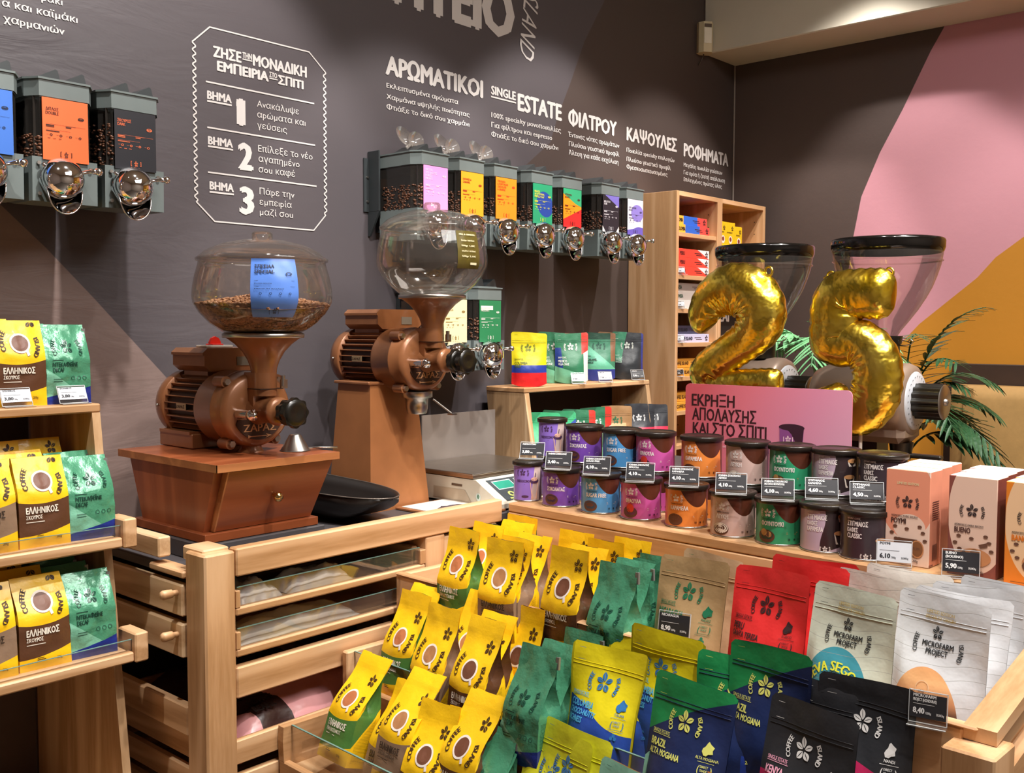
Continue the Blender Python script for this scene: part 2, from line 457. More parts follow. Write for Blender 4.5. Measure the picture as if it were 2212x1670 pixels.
m = wall_mat('paint_cream', '#d3cbb9', .75); cream = m.m
b = B(); b.box((-1.72, -4.72, 0), (XR + .12, -4.6, 3.3)); struct(b.obj('wall_front', plain('paint_rose', '#c9bdb0', .8)))
b = B(); b.box((-1.72, -4.6, 0), (-1.6, .12, 3.3)); struct(b.obj('wall_left', plain('paint_mauve', '#b9aaa2', .8)))
fm = M('floor_tile', '#6f675f', .35)
q = fm.n('ShaderNodeTexBrick'); fm.nt.links.new(fm.coord('Object'), q.inputs[0]); q.offset = 0
q.inputs['Scale'].default_value = 1.7; q.inputs['Brick Width'].default_value = .9; q.inputs['Row Height'].default_value = .9; q.inputs['Mortar Size'].default_value = .005
q.inputs['Color1'].default_value = lin('#756c63'); q.inputs['Color2'].default_value = lin('#6a625a'); q.inputs['Mortar'].default_value = lin('#4a443e')
fm.base(q.outputs[0])
b = B(); b.box((-1.6, -4.6, -.05), (XR, 0, 0)); struct(b.obj('floor', fm.m))
b = B(); b.box((-1.6, -4.6, 3.3), (XR, 0, 3.4)); struct(b.obj('ceiling', plain('paint_ceiling', '#ddd5c8', .9)))
# beam along the right wall, with its soffit
b = B(); b.box((3.80, -4.6, 2.66), (XR, -.0005, 3.3), bev=.004)
struct(b.obj('trim_1', cream))
b = B(); b.cyl((XR - .004, -.004, 0), (XR - .004, -.004, 2.66), .004, 8); struct(b.obj('trim_2', plain('joint_bead', '#8b8078', .6)))
# ---------------------------------------------------------------- vinyl lettering on the back wall
WHITE = ink('#d6d1ce', .45)
def wl(P, t, l, r_, top, bold=.02, fit=True):
    a = at(l[0], l[1], Y=0); c = at(r_[0], r_[1], Y=0); d = at(l[0], top, Y=0)
    P.text(t, a.x, (a.z), d.z - a.z, 0, w=c.x - a.x, bold=bold)
def wall_print(P, y=-.0016):
    me = P.mesh('lettering', WHITE, lambda x, z: (x, y, z)); return link('lettering', me, wall_back)
def rule(P, a, c, th=.004):
    p, q = at(*a, Y=0), at(*c, Y=0); P.rect(p.x, (p.z + q.z) / 2 - th / 2, q.x, (p.z + q.z) / 2 + th / 2)
P = P2()
wl(P, 'ράκι', (88.6, 1), (134.5, 11), -15); wl(P, 'α και καϊμάκι', (3.6, 12.7), (167, 49), -4); wl(P, 'χαρμανιών', (6.5, 47), (139, 72), 30)
wall_print(P)
P = P2()
wl(P, 'ΖΗΣΕ', (459.3, 121.5), (521, 136), 97.6, .05); wl(P, 'ΤΗΝ', (523, 124.8), (543.6, 130), 112, .05); rule(P, (523, 127.5), (544, 132.5), .003)
wl(P, 'ΜΟΝΑΔΙΚΗ', (545.4, 141), (662, 167), 116.5, .05); wl(P, 'ΕΜΠΕΙΡΙΑ', (468, 152), (580, 177), 130, .05)
wl(P, 'ΣΤΟ', (581, 166), (598, 170), 155, .05); rule(P, (581, 169), (599, 173), .003); wl(P, 'ΣΠΙΤΙ', (600, 181), (655, 193), 162, .05)
wall_print(P)
zz = [at(444, 176, Y=0), at(678, 224, Y=0)]
for a, c in (((444, 176), (678, 224)), ((447, 275), (680, 314)), ((448.5, 371.8), (683, 402.5))):
    P = P2(); rule(P, a, c); wall_print(P)
for (n_, bl, br, bt, gl, gr_, gt_, lines) in (
    ('1', (446.7, 213), (500, 221.5), 194.6, (510.7, 267.6), (529.8, 271), 210.5, [('Ανακάλυψε', (554.4, 230.4), (644.8, 247), 216), ('αρώματα και', (555, 253.2), (659, 271), 239), ('γεύσεις', (555, 276.7), (619, 286), 262.5)]),
    ('2', (448.5, 311), (502.7, 317.5), 293, (513.6, 363.5), (546.8, 366), 305.6, [('Επίλεξε το νέο', (557, 327.3), (674.5, 342), 312), ('αγαπημένο', (558, 349), (646.3, 360), 334), ('σου καφέ', (558, 371.8), (636.5, 379), 357)]),
    ('3', (452, 408.7), (504.5, 415), 390.6, (516.5, 459.3), (549, 461), 400.7, [('Πάρε την', (560, 419.5), (635.4, 428), 405), ('εμπειρία', (560, 442), (629.3, 448), 428), ('μαζί σου', (560.6, 464), (632, 468.4), 450)])):
    P = P2(); wl(P, 'ΒΗΜΑ', bl, br, bt, .05)
    rule(P, (bl[0], bl[1] + 5.5), (br[0], br[1] + 5.5), .0045); wl(P, n_, gl, gr_, gt_, .06)
    if n_ == '1': q = at(511, 235, Y=0); P.poly([(q.x - .002, q.z + .006), (q.x + .008, q.z + .012), (q.x + .008, q.z + .024), (q.x - .002, q.z + .018)], 0)
    wall_print(P)
    P = P2()
    for t, l, r_, tp in lines: wl(P, t, l, r_, tp, .0)
    wall_print(P)
# the ticket-shaped outline with scalloped sides
tl, tr, rt, rb, br_, bl_, lb, lt = [at(x, y, Y=0) for x, y in ((452, 58), (667, 113), (698, 155), (705, 467), (677, 498), (463, 478), (425, 434), (416, 85))]
xl = (lt.x + lb.x) / 2; xr = (rt.x + rb.x) / 2; zt = (tl.z + tr.z) / 2; zb = (bl_.z + br_.z) / 2; z1 = (lt.z + rt.z) / 2; z0 = (lb.z + rb.z) / 2
pts = [(tl.x, zt), (tr.x, zt), (xr, z1)]
N = 132
for i in range(1, N): t = i / N; pts.append((xr + .0045 * math.sin(t * 2 * math.pi * 22), z1 + (z0 - z1) * t))
pts += [(xr, z0), (br_.x, zb), (bl_.x, zb), (xl, z0)]
for i in range(1, N): t = i / N; pts.append((xl + .0045 * math.sin(t * 2 * math.pi * 22), z0 + (z1 - z0) * t))
pts += [(xl, z1)]
P = P2(); n = len(pts)
for i in range(n):
    a, c = Vector(pts[i]), Vector(pts[(i + 1) % n]); d = (c - a).normalized(); nn = Vector((-d.y, d.x)) * .0018; a2, c2 = a - d * .0006, c + d * .0006
    P.raw([a2 - nn, c2 - nn, c2 + nn, a2 + nn], [(0, 1, 2, 3)], 0)
wall_print(P)
P = P2(); wl(P, 'ΠΤΕΙΟ', (845, 0), (1111, 70), -120, .06); wall_print(P)
P = P2(); a = at(1121, 90, Y=0); h = at(1153, 60, Y=0).x - a.x
v_, f_ = txt('ISLAND', 0); W = v_[:, 0].max(); zt = at(1130, -38, Y=0).z; zb = at(1128, 113, Y=0).z; kk = (zt - zb) / W; kh = h / CAP
P.raw([(a.x + p[1] * kh + .03 * (1 - p[0] / W), zt - p[0] * kk - p[1] * .05) for p in v_], f_, 0); wall_print(P)
for head, hl, hr, ht, lines in (
    ('ΑΡΩΜΑΤΙΚΟΙ', (832, 159), (1043, 214), 117, [('Εκλεπτυσμένα αρώματα', (834, 189), (989, 231), 178), ('Χαρμάνια υψηλής ποιότητας', (834, 213), (1013.5, 260), 202), ('Φτιάξε το δικό σου χαρμάνι', (834, 235.4), (1013, 279), 224)]),
    ('ESTATE', (1117.3, 237.3), (1213, 263), 200, [('100% specialty μονοποικιλίες', (1060.6, 253), (1211, 291), 241.5), ('Για φίλτρου και espresso', (1060.6, 274.3), (1192, 302), 263), ('Φτιάξε το δικό σου χαρμάνι', (1060.6, 294.7), (1205, 326), 283.5)]),
    ('ΦΙΛΤΡΟΥ', (1226.7, 268.8), (1331.6, 295), 235.4, [('Έντονες νότες αρωμάτων', (1226.7, 294.7), (1337, 322), 284), ('Πλούσιο γευστικό προφίλ', (1228, 315), (1337, 340), 304.5), ('Άλεση για κάθε εκχύλιση', (1228, 333.6), (1335, 360), 323)]),
    ('ΚΑΨΟΥΛΕΣ', (1352.7, 302), (1461.4, 331), 272.5, [('Ποικιλία specialty επιλογών', (1352.7, 328), (1456.5, 352), 318.5), ('Πλούσιο γευστικό προφίλ', (1352.7, 347.7), (1448.4, 368), 338), ('Φρεσκοσυσκευασμένες', (1352.7, 364), (1441, 384), 354.5)]),
    ('ΡΟΦΗΜΑΤΑ', (1476, 336.6), (1572.6, 360), 307.7, [('Μεγάλη ποικιλία γεύσεων', (1476, 359.6), (1559.6, 378), 350.5), ('Για κρύα ή ζεστή απόλαυση', (1476, 376.3), (1565, 397), 367), ('Επιλεγμένες πρώτες ύλες', (1476, 391), (1558.5, 410), 382)])):
    P = P2(); wl(P, head, hl, hr, ht, .05)
    if head == 'ESTATE': wl(P, 'SINGLE', (1060, 203), (1113.6, 217), 184, .05); rule(P, (1060, 208), (1114, 223), .005)
    wall_print(P)
    P = P2()
    for t, l, r_, tp in lines: wl(P, t, l, r_, tp, .02)
    wall_print(P)
# ---------------------------------------------------------------- motion sensor at the beam's end
p = at(1521, 90, X=3.79)
t = thing('motion_sensor', 'small cream motion sensor on the dark wall beside the ceiling beam', 'sensor', (3.765, -.02, p.z - .06))
b = B(); b.prism([(-.032, .018), (.032, .018), (.032, -.02), (.018, -.04), (-.018, -.04), (-.032, -.02)], 0, .125)
b.obj('housing', plain('sensor_plastic', '#d8c9a4', .4), t, rot=(0, 0, R(-35)))
b = B(); b.box((-.017, -.0425, .035), (.017, -.0395, .1), bev=.001); b.obj('lens', plain('sensor_lens', '#f0e8d4', .3), t, rot=(0, 0, R(-35)))
b = B(); b.box((-.016, -.0425, .102), (.016, -.0395, .115)); b.obj('badge', plain('sensor_badge', '#5d4a3a', .4), t, rot=(0, 0, R(-35)))
b = B(); b.tube([(.0, .0, 0), (-.004, .005, -.02), (-.01, .018, -.045)], .0025, 6); b.obj('cable', plain('sensor_cable', '#4a4038', .5), t)
# ================================================================= shared materials
PINE = [wood('pine_%s' % a, '#dcb48a', '#cda176', '#a97d52', i) for i, a in enumerate('xyz')]
PALE = [wood('pale_pine_%s' % a, '#e2c39a', '#d4b088', '#b38c62', i) for i, a in enumerate('xyz')]
VENEER = [wood('veneer_%s' % a, '#e2b78c', '#d8aa7c', '#c6976a', i, .4, 1.3) for i, a in enumerate('xyz')]
CHERRY = [wood('cherry_%s' % a, '#a35c38', '#98522f', '#844426', i, .3, .8) for i, a in enumerate('xyz')]
CHERRY_EDGE = wood('cherry_edge', '#c08050', '#b07245', '#9a603a', 0, .35)
DARKIN = plain('dark_board', '#2c211d', .8)  # plain dark brown of the back panels and peg holes
STEEL = plain('steel_brushed', '#b7b2ab', .3, 1., .1, 80)
CHROME = M('chrome', '#e8e8ea', .06, 1.).m
BLACKP = plain('black_plastic', '#17140f', .3, 0, .05)
BRONZE = plain('bronze_enamel', '#98633f', .34, .2, .06, 90, .08, Coat_Weight=.3)
BRONZE_D = plain('bronze_dark', '#3a241a', .5, .2)
GREY = plain('slate_laminate', '#4d494b', .5)
CLEAR = M('clear_acrylic', '#f6f4f0', .04, 0., Transmission_Weight=1., IOR=1.12, Alpha=.55).m
def glassy(name, tint, alpha, rough=.04, edge=.5):
    """thin clear plastic or glass: see-through with a real surface sheen"""
    m = bpy.data.materials.new(name); m.use_nodes = True; nt = m.node_tree; nt.nodes.clear()
    o = nt.nodes.new('ShaderNodeOutputMaterial'); tr = nt.nodes.new('ShaderNodeBsdfTransparent'); gl = nt.nodes.new('ShaderNodeBsdfGlossy')
    df = nt.nodes.new('ShaderNodeBsdfDiffuse'); mx = nt.nodes.new('ShaderNodeMixShader'); mx2 = nt.nodes.new('ShaderNodeMixShader'); fr = nt.nodes.new('ShaderNodeLayerWeight')
    tr.inputs[0].default_value = lin(tint); gl.inputs['Roughness'].default_value = rough; df.inputs[0].default_value = lin('#d8d0c8')
    fr.inputs[0].default_value = .35
    mp = nt.nodes.new('ShaderNodeMapRange'); mp.inputs['To Min'].default_value = .04; mp.inputs['To Max'].default_value = edge
    nt.links.new(fr.outputs['Fresnel'], mp.inputs['Value'])
    nt.links.new(mp.outputs[0], mx.inputs[0]); nt.links.new(tr.outputs[0], mx.inputs[1]); nt.links.new(gl.outputs[0], mx.inputs[2])
    mx2.inputs[0].default_value = alpha; nt.links.new(mx.outputs[0], mx2.inputs[1]); nt.links.new(df.outputs[0], mx2.inputs[2])
    nt.links.new(mx2.outputs[0], o.inputs[0]); m.diffuse_color = lin(tint); return m
PLEXI = glassy('plexiglass', '#f6f4f1', .03, .04, .3)
GLASS_EDGE = M('glass_edge', '#6f8f86', .15).m
HOPPER = glassy('hopper_plastic', '#f6f2ee', .035, .05, .6)
SMOKED = glassy('smoked_canister', '#8f8580', .03, .08)
# ================================================================= the table along the back wall
tb = thing('counter_table', 'pine counter table with glass-fronted drawers carrying the two bronze coffee mills', 'table', (0, 0, 0))
def board(lo, hi, name, par, mats=PINE, bev=.003, ax=None):
    d = [h - l for l, h in zip(lo, hi)]; a = d.index(max(d)) if ax is None else ax
    b = B(); b.box(lo, hi, bev=bev); c = [(l + h) / 2 for l, h in zip(lo, hi)]
    b = B(); b.box([l - q for l, q in zip(lo, c)], [h - q for h, q in zip(hi, c)], bev=bev)
    return b.obj(name, mats[a] if isinstance(mats, list) else mats, par, c)
board((1.03, -.597, 0), (1.098, -.525, 1.062), 'leg', tb, PINE, .004)
board((1.61, -.597, 0), (1.672, -.525, 1.008), 'leg', tb)
board((1.098, -.60, 1.010), (1.872, -.572, 1.066), 'rail', tb)
board((1.04, -.575, 1.040), (1.098, -.50, 1.068), 'rail', tb, PALE)
board((1.022, -.440, 1.036), (1.05, -.02, 1.077), 'side_board', tb, PALE)
board((1.022, -.53, 1.008), (1.06, -.40, 1.022), 'side_board', tb, PINE)
board((1.098, -.597, .765), (1.61, -.575, .828), 'apron', tb)
board((1.672, -.59, .765), (1.872, -.57, 1.0), 'apron', tb, PALE)
board((1.03, -.525, .69), (1.05, -.03, .75), 'side_rail', tb)
b = B(); b.box((-.41, -.275, -.01), (1.78, .275, .01), bev=.002); b.obj('tabletop', GREY, tb, (1.452, -.285, 1.01))
board((1.86, -.57, 0), (1.885, -.02, 1.0), 'end_panel', tb, PALE, ax=2)
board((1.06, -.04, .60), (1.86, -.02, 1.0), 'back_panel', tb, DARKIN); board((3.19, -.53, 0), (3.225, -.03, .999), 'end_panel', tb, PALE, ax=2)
# shallow glass-fronted drawers
for k, (zb, zt, zg) in enumerate(((.931, .998, .986), (.848, .92, .903))):
    dr = link('drawer', None, tb, (0, 0, zb))
    board((1.024, -.522, .000), (1.042, -.03, zt - zb - .004), 'drawer_side', dr, PALE)
    board((1.591, -.57, .0), (1.608, -.03, zt - zb - .012), 'drawer_side', dr, PALE)
    board((1.098, -.597, .0), (1.608, -.578, .016), 'drawer_front_bar', dr, PINE)
    board((1.098, -.597, .016), (1.108, -.578, .05), 'drawer_end_block', dr, PINE, .001)
    board((1.592, -.597, .016), (1.610, -.574, .05), 'drawer_end_block', dr, PINE, .002)
    b = B(); b.box((1.046, -.578, .0), (1.59, -.04, .006)); b.obj('drawer_bottom', PALE[0], dr)
    b = B(); b.box((1.104, -.5915, .016), (1.594, -.5885, zg - zb)); b.obj('glass_front', PLEXI, dr)
    b = B(); b.box((1.104, -.5917, zg - zb), (1.594, -.5883, zg - zb + .0012)); b.obj('glass_edge', GLASS_EDGE, dr)
    b = B(); b.lathe([(.0055, 0), (.0055, .01), (.0085, .012), (.0095, .03), (.0075, .034), (0, .035)], 16, Matrix.Rotation(R(-90), 4, 'Y'))
    b.obj('knob', PINE[0], dr, (1.024, -.505, .046))
# flat packed carrier bags lying in the drawers
def soft_pack(name, label, cat, lo, hi, mat, seed=0, group=None, amp=.006, prn=None):
    rnd = random.Random(seed); cx, cy = (lo[0] + hi[0]) / 2, (lo[1] + hi[1]) / 2; w_, d_, h_ = (hi[0] - lo[0]) / 2, (hi[1] - lo[1]) / 2, hi[2] - lo[2]
    b = B(); nu, nv = 26, 16
    def f(a, c):
        u, v = a * 2 - 1, c * 2 - 1
        e = max(0, 1 - abs(u) ** 4) ** .6 * max(0, 1 - abs(v) ** 3) ** .6
        z = h_ * e * (.8 + .35 * noise.noise(Vector((u * 2.3 + seed, v * 2.1, 0)))) + amp * e * noise.noise(Vector((u * 9, v * 7 + seed, 3)))
        return (u * w_ * (1 + .03 * noise.noise(Vector((v * 3, seed, 0)))), v * d_ * (1 + .06 * noise.noise(Vector((u * 3, seed, 5)))), max(.0008, z))
    b.grid(f, nu, nv); b.grid(lambda a, c: (f(1 - a, c)[0], f(1 - a, c)[1], .0), nu, nv)
    o = b.obj(name, mat, None, (cx, cy, lo[2])); tag(o, label, cat, group); return o
WPLAST = plain('white_carrier_plastic', '#f0f1f2', .25, 0, .3, 30, .05)
soft_pack('plastic_bag', 'crumpled white plastic bag at the left end of the upper glass drawer', 'plastic bag', (1.12, -.575, .938), (1.23, -.45, .982), WPLAST, 3)
soft_pack('plastic_bag', 'folded white plastic bag in the middle of the upper glass drawer', 'plastic bag', (1.25, -.572, .938), (1.42, -.46, .980), WPLAST, 8)
soft_pack('plastic_bag', 'dark film bag at the right end of the upper glass drawer', 'plastic bag', (1.44, -.565, .938), (1.585, -.44, .955), plain('dark_film', '#2f2823', .2, 0, .3, 30), 5)
soft_pack('paper_bag_bundle', 'flat stack of folded white bags in the lower glass drawer', 'bags', (1.115, -.572, .855), (1.44, -.44, .893), plain('white_paper_sack', '#d8d6d0', .6, 0, .5, 24), 11)
# two slatted crates below
def crate(x0, x1, y0, y1, z0, label, n=3, sl=.048, gap=.022):
    t = thing('crate', label, 'crate', ((x0 + x1) / 2, (y0 + y1) / 2, z0)); w_, d_ = (x1 - x0) / 2, (y1 - y0) / 2
    for k in range(n):
        z = k * (sl + gap)
        for s in (-1, 1):
            board((-w_, s * d_ - .008, z), (w_, s * d_ + .008, z + sl), 'slat', t, PINE, .002)
            board((s * w_ - .008, -d_ + .009, z), (s * w_ + .008, d_ - .009, z + sl), 'slat', t, PINE, .002)
    for sx in (-1, 1):
        for sy in (-1, 1): board((sx * (w_ - .02) - .012, sy * (d_ - .022) - .012, 0), (sx * (w_ - .02) + .012, sy * (d_ - .022) + .012, n * (sl + gap) - gap - .004), 'corner_post', t, PALE, .001, 2)
    b = B(); b.box((-w_ + .01, -d_ + .01, .0), (w_ - .01, d_ - .01, .008)); b.obj('crate_bottom', PALE[0], t)
    return t
zc = at(549, 1585, Y=-.585).z
crate(1.06, 1.56, -.585, -.12, zc - .188, 'slatted pine crate under the counter holding pink coffee bean bags')
crate(1.06, 1.56, -.585, -.12, zc - .188 - .215, 'slatted pine crate at the bottom edge of the photo, lowest under the counter')
board((1.09, -.56, .0), (1.61, -.05, .03), 'counter_shelf', tb, PALE); 
for z in (zc - .188 - .215 - .02,): board((1.05, -.57, z), (1.61, -.05, z + .019), 'counter_shelf', tb, PALE)
# pink bean bags lying in the crate
PINKB = M('pink_bean_bag', '#e4a6a8', .32)
u, v, _ = PINKB.uv('Object'); PINKB.layer((u + (v * .3)).between(-.165, -.085), '#3a2422'); PINKB.layer((u + (v * .3)).gt(-.085) * v.gt(.02), '#b98286'); PINKB.bump(PINKB.noise(22, 3, .6, PINKB.coord()), .35, .006)
o = soft_pack('bean_bag', 'pink and dark brown bag printed ALL LOVE COFFEE BEANS lying in the upper crate', 'coffee bag', (1.13, -.57, zc - .02), (1.50, -.38, zc + .058), PINKB.m, 21, amp=.004)
P = P2()
for i, t_ in enumerate(('ALL', 'LOVE', 'COFFEE', 'BEANS')): P.text(t_, -.15, .035 - i * .026, .018, 0, bold=.05)
P.text('LOVE', .02, .05, .014, 1, bold=.05); P.text('BEANS', .02, .03, .014, 1, bold=.05)
def lay(x, y):
    return (x, y, .064 - 2.6 * max(0, abs(y) - .02) ** 2 * 3)
link('lettering', P.mesh('lettering', [ink('#1a1210'), ink('#3a2422')], lambda x, y: (x, y - .04, .0625 - abs(y) * .25)), o)
o = soft_pack('bean_bag', 'dark brown bean bag lying behind the pink bag in the upper crate', 'coffee bag', (1.09, -.37, zc - .02), (1.50, -.16, zc + .055), plain('brown_bean_bag', '#3b2220', .35, 0, .3, 30), 22)
o = soft_pack('bean_bag', 'small pink bean bag end at the left of the upper crate beside the post', 'coffee bag', (1.075, -.57, zc - .06), (1.127, -.40, zc + .03), plain('pink_bag_end', '#cf9a9b', .35, 0, .3, 30), 23)
# ================================================================= plinth, cherry drawer box and small mill
t = thing('steel_plinth', 'dark grey slab under the cherry wood drawer box', 'plinth', (1.24, -.345, 1.02))
b = B(); b.box((-.148, -.15, 0), (.155, .165, .037), bev=.002); b.obj('slab', GREY, t)
t = thing('drawer_box', 'cherry wood drawer box flared upward with a brass knob, under the left mill', 'drawer box', (1.24, -.34, 1.058))
b = B(); b.box((-.141, -.146, 0), (.143, .146, .018), bev=.001); b.obj('plinth', CHERRY[0], t)
b = B(); b.box((-.146, -.202, .151), (.160, .20, .167), bev=.0015); b.obj('top_board', CHERRY[0], t)
b = B(); b.box((-.1465, -.2022, .1512), (.1602, -.2, .1668)); b.box((-.1465, -.2022, .1512), (-.1455, .2, .1668)); b.obj('top_edging', CHERRY_EDGE, t)
def frust(x0, x1, y0, y1, X0, X1, Y0, Y1, z0, z1, b=None):
    b = b or B()
    b.add([(x0, y0, z0), (x1, y0, z0), (x1, y1, z0), (x0, y1, z0), (X0, Y0, z1), (X1, Y0, z1), (X1, Y1, z1), (X0, Y1, z1)],
          [(0, 3, 2, 1), (4, 5, 6, 7), (0, 1, 5, 4), (1, 2, 6, 5), (2, 3, 7, 6), (3, 0, 4, 7)]); return b
frust(-.128, .128, -.118, .13, -.134, .145, -.172, .17, .018, .151).obj('carcass', CHERRY[2], t)
dr = link('drawer', None, t)
frust(-.112, .13, -.134, -.1185, -.112, .15, -.19, -.1725, .0195, .1485).obj('drawer_front', CHERRY[0], dr)
frust(-.114, -.1105, -.1345, -.1185, -.114, -.1105, -.1905, -.1725, .0192, .1488).obj('edging', CHERRY_EDGE, dr)
b = B(); b.lathe([(.005, 0), (.004, .006), (.009, .012), (.011, .017), (.009, .023), (0, .026)], 20, Matrix.Translation((.012, -.165, .085)) @ Matrix.Rotation(R(98), 4, 'X'))
b.obj('knob', M('brass', '#d9b878', .15, 1.).m, dr)
# ================================================================= coffee mills
BEAN = M('roasted_beans', '#5d3a26', .4); nz = BEAN.noise(70, 3, .6, BEAN.coord()); BEAN.base(BEAN.ramp(nz, [(.3, '#3c2418'), (.7, '#7a4e33')])); BEAN.bump(BEAN.noise(160, 2, .5, BEAN.coord()), .8, .004)
LBEAN = M('light_beans', '#8a5a3c', .45); nz = LBEAN.noise(90, 3, .6, LBEAN.coord()); LBEAN.base(LBEAN.ramp(nz, [(.3, '#6d452d'), (.7, '#c4936a')])); LBEAN.bump(LBEAN.noise(180, 2, .5, LBEAN.coord()), .8, .003)
def bean_cloud(b, pts, s=.0055, seed=1):
    rnd = random.Random(seed)
    base = [(0, 0, 1), (1, 0, 0), (0, 1, 0), (-1, 0, 0), (0, -1, 0), (0, 0, -1)]
    for p in pts:
        M4 = Matrix.Translation(p) @ Matrix.Rotation(rnd.uniform(0, 6.28), 4, 'Z') @ Matrix.Rotation(rnd.uniform(-.7, .7), 4, 'X') @ Matrix.Diagonal((s * 1.0, s * .72, s * .5, 1))
        n = 6; vs = []
        for j, (r, z) in enumerate(((.0, -1), (.8, -.5), (.8, .5), (0, 1))):
            if r == 0: vs.append((0, 0, z))
            else:
                for i in range(n): vs.append((r * math.cos(i * 2 * math.pi / n) * 1.15, r * math.sin(i * 2 * math.pi / n) * 1.15, z))
        fs = [(0, 1 + (i + 1) % n, 1 + i) for i in range(n)] + [(1 + i, 1 + (i + 1) % n, 1 + n + (i + 1) % n, 1 + n + i) for i in range(n)] + [(1 + n + i, 1 + n + (i + 1) % n, 1 + 2 * n) for i in range(n)]
        b.add(vs, fs, None, M4, smooth=True)
def make_mill(fx, fy, fz, label, zs, switch, star, bowl_r, turn=0):
    """fx, fy, fz: centre of the front disc; the axis runs back along +Y"""
    t = thing('coffee_mill', label, 'coffee mill', (fx, fy, fz), (0, 0, R(turn)))
    rx = Matrix.Rotation(R(-90), 4, 'X')          # z of a lathe -> +Y
    b = B()                                        # lathe profile runs backward from the face
    b.lathe([(0, -.004), (.05, -.004), (.072, -.002), (.079, .003), (.082, .012), (.082, .045), (.0835, .046), (.0835, .05), (.082, .051), (.082, .115), (.078, .124), (.06, .128), (0, .128)], 56, Matrix.Diagonal((1.07, 1, 1.01, 1)) @ rx); b.obj('grinding_drum', BRONZE, t)
    b = B(); b.lathe([(.067, .128), (.067, .262)], 40, rx, cap=False); b.obj('motor_core', BRONZE_D, t)
    for k in range(30):
        a = 2 * math.pi * k / 30
        if abs(math.cos(a)) < .30 and math.sin(a) > 0: continue
        b = B(); b.box((-.0011, .13, .064), (.0011, .262, .076), Matrix.Rotation(a, 4, 'Y')); b.obj('cooling_fin', BRONZE, t)
    b = B(); b.lathe([(.0, .262), (.079, .262), (.081, .266), (.081, .285), (.076, .300), (.06, .31), (0, .312)], 48, rx); b.obj('fan_cover', BRONZE, t)
    b = B(); b.lathe([(.0, 0), (.0025, 0), (.0035, .004), (0, .006)], 10, Matrix.Translation((-.081, .278, .0)) @ Matrix.Rotation(R(-90), 4, 'Y')); b.obj('screw', STEEL, t)
    # name plate on the motor
    b = B(); b.box((-.078, .165, -.007), (-.0765, .205, .008)); pl = b.obj('name_plate', plain('nameplate', '#b89f7c', .4, .5), t)
    P = P2(); P.text('ΖΑΡΑΣ', .167, -.003, .007, 0, w=.036, bold=.03)
    link('lettering', P.mesh('lettering', ink('#4a3422'), lambda x, y: (-.0786, .372 - x, y)), pl)
    # terminal box
    b = B(); prof = [(-.062, .085), (-.078, .098), (-.078, .121), (-.082, .122), (-.082, .128), (-.07, .138), (.07, .138), (.082, .128), (.082, .122), (.078, .121), (.078, .098), (.062, .085)]
    Mx = Matrix(((1, 0, 0, .03), (0, 0, -1, .268), (0, 1, 0, -.006), (0, 0, 0, 1)))
    b.prism(prof, .0, .135, Mx); b.box((-.03, .15, .06), (.06, .25, .085)); tbx = b.obj('terminal_box', BRONZE, t)
    b = B(); b.box((.035, .1318, .092), (.072, .1328, .112)); b.obj('plate', plain('faded_sticker', '#7d7466', .6), tbx)
    if switch:
        b = B(); b.box((-.02, .17, .1325), (.05, .215, .138), bev=.001); pl = b.obj('switch_plate', plain('switch_plate', '#cfc9c0', .4), t)
        b = B(); b.box((0, .178, .138), (.03, .206, .141), bev=.001); b.prism([(-.014, 0), (.014, 0), (.014, .006), (.009, .015), (0, .019), (-.009, .015), (-.014, .006)], -.004, .004, Matrix.Translation((.015, .192, .139)) @ Matrix.Rotation(R(90), 4, 'X')); b.obj('switch_knob', plain('red_plastic', '#d9261c', .3), pl)
    # neck, valve and bowl support
    b = B(); b.lathe([(.0275, 0), (.0275, .05)], 28, Matrix.Translation((0, -.024, .032))); b.prism([(-.0275, -.024), (.0275, -.024), (.0275, .01), (-.0275, .01)], .0, .082); b.obj('neck', BRONZE, t)
    b = B(); b.box((-.029, -.052, .046), (.03, .0, .048)); b.obj('slide_valve', BRONZE_D, t)
    b = B(); b.cyl((.032, -.048, .052), (.032, -.048, .075), .005, 12); b.box((.027, -.05, .047), (.043, -.044, .066)); b.obj('clamp', STEEL, t)
    zr = .164
    b = B(); b.lathe([(.027, .078), (.0285, .092), (.034, .108), (.045, .127), (.060, .143), (.076, .155), (.083, .158)], 48, Matrix.Translation((0, -.024, 0)), cap=False); b.obj('funnel', BRONZE, t)
    b = B(); b.lathe([(.070, .157), (.086, .157), (.087, .160), (.087, .166), (.083, .168), (.07, .168)], 48, Matrix.Translation((0, -.024, 0)), cap=False); b.obj('ring', STEEL, t)
    # horizontal adjuster tube with star knobs
    b = B(); b.lathe([(.036, -.002), (.030, .012), (.0275, .03), (.0275, .065), (.0305, .067), (.0305, .078), (.022, .082), (.0, .084)], 32, Matrix.Translation((0, -.002, 0)) @ Matrix.Rotation(R(90), 4, 'X')); b.obj('adjuster_tube', BRONZE, t)
    for (yy, r_, nn) in star:
        pts = []
        for i in range(56):
            a = 2 * math.pi * i / 56; rr = r_ * (1 + .07 * math.cos(nn * a)); pts.append((rr * math.cos(a), rr * math.sin(a)))
        b = B(); b.prism(pts, 0, .013, Matrix.Translation((0, -yy, 0)) @ Matrix.Rotation(R(90), 4, 'X'), smooth=True)
        b.lathe([(r_ * .92, .013), (r_ * .8, .018), (r_ * .45, .016), (0, .0145)], 28, Matrix.Translation((0, -yy, 0)) @ Matrix.Rotation(R(90), 4, 'X'), cap=False)
        b.lathe([(.012, -.02), (.012, 0)], 16, Matrix.Translation((0, -yy, 0)) @ Matrix.Rotation(R(90), 4, 'X'))
        b.obj('star_knob', BLACKP, t)
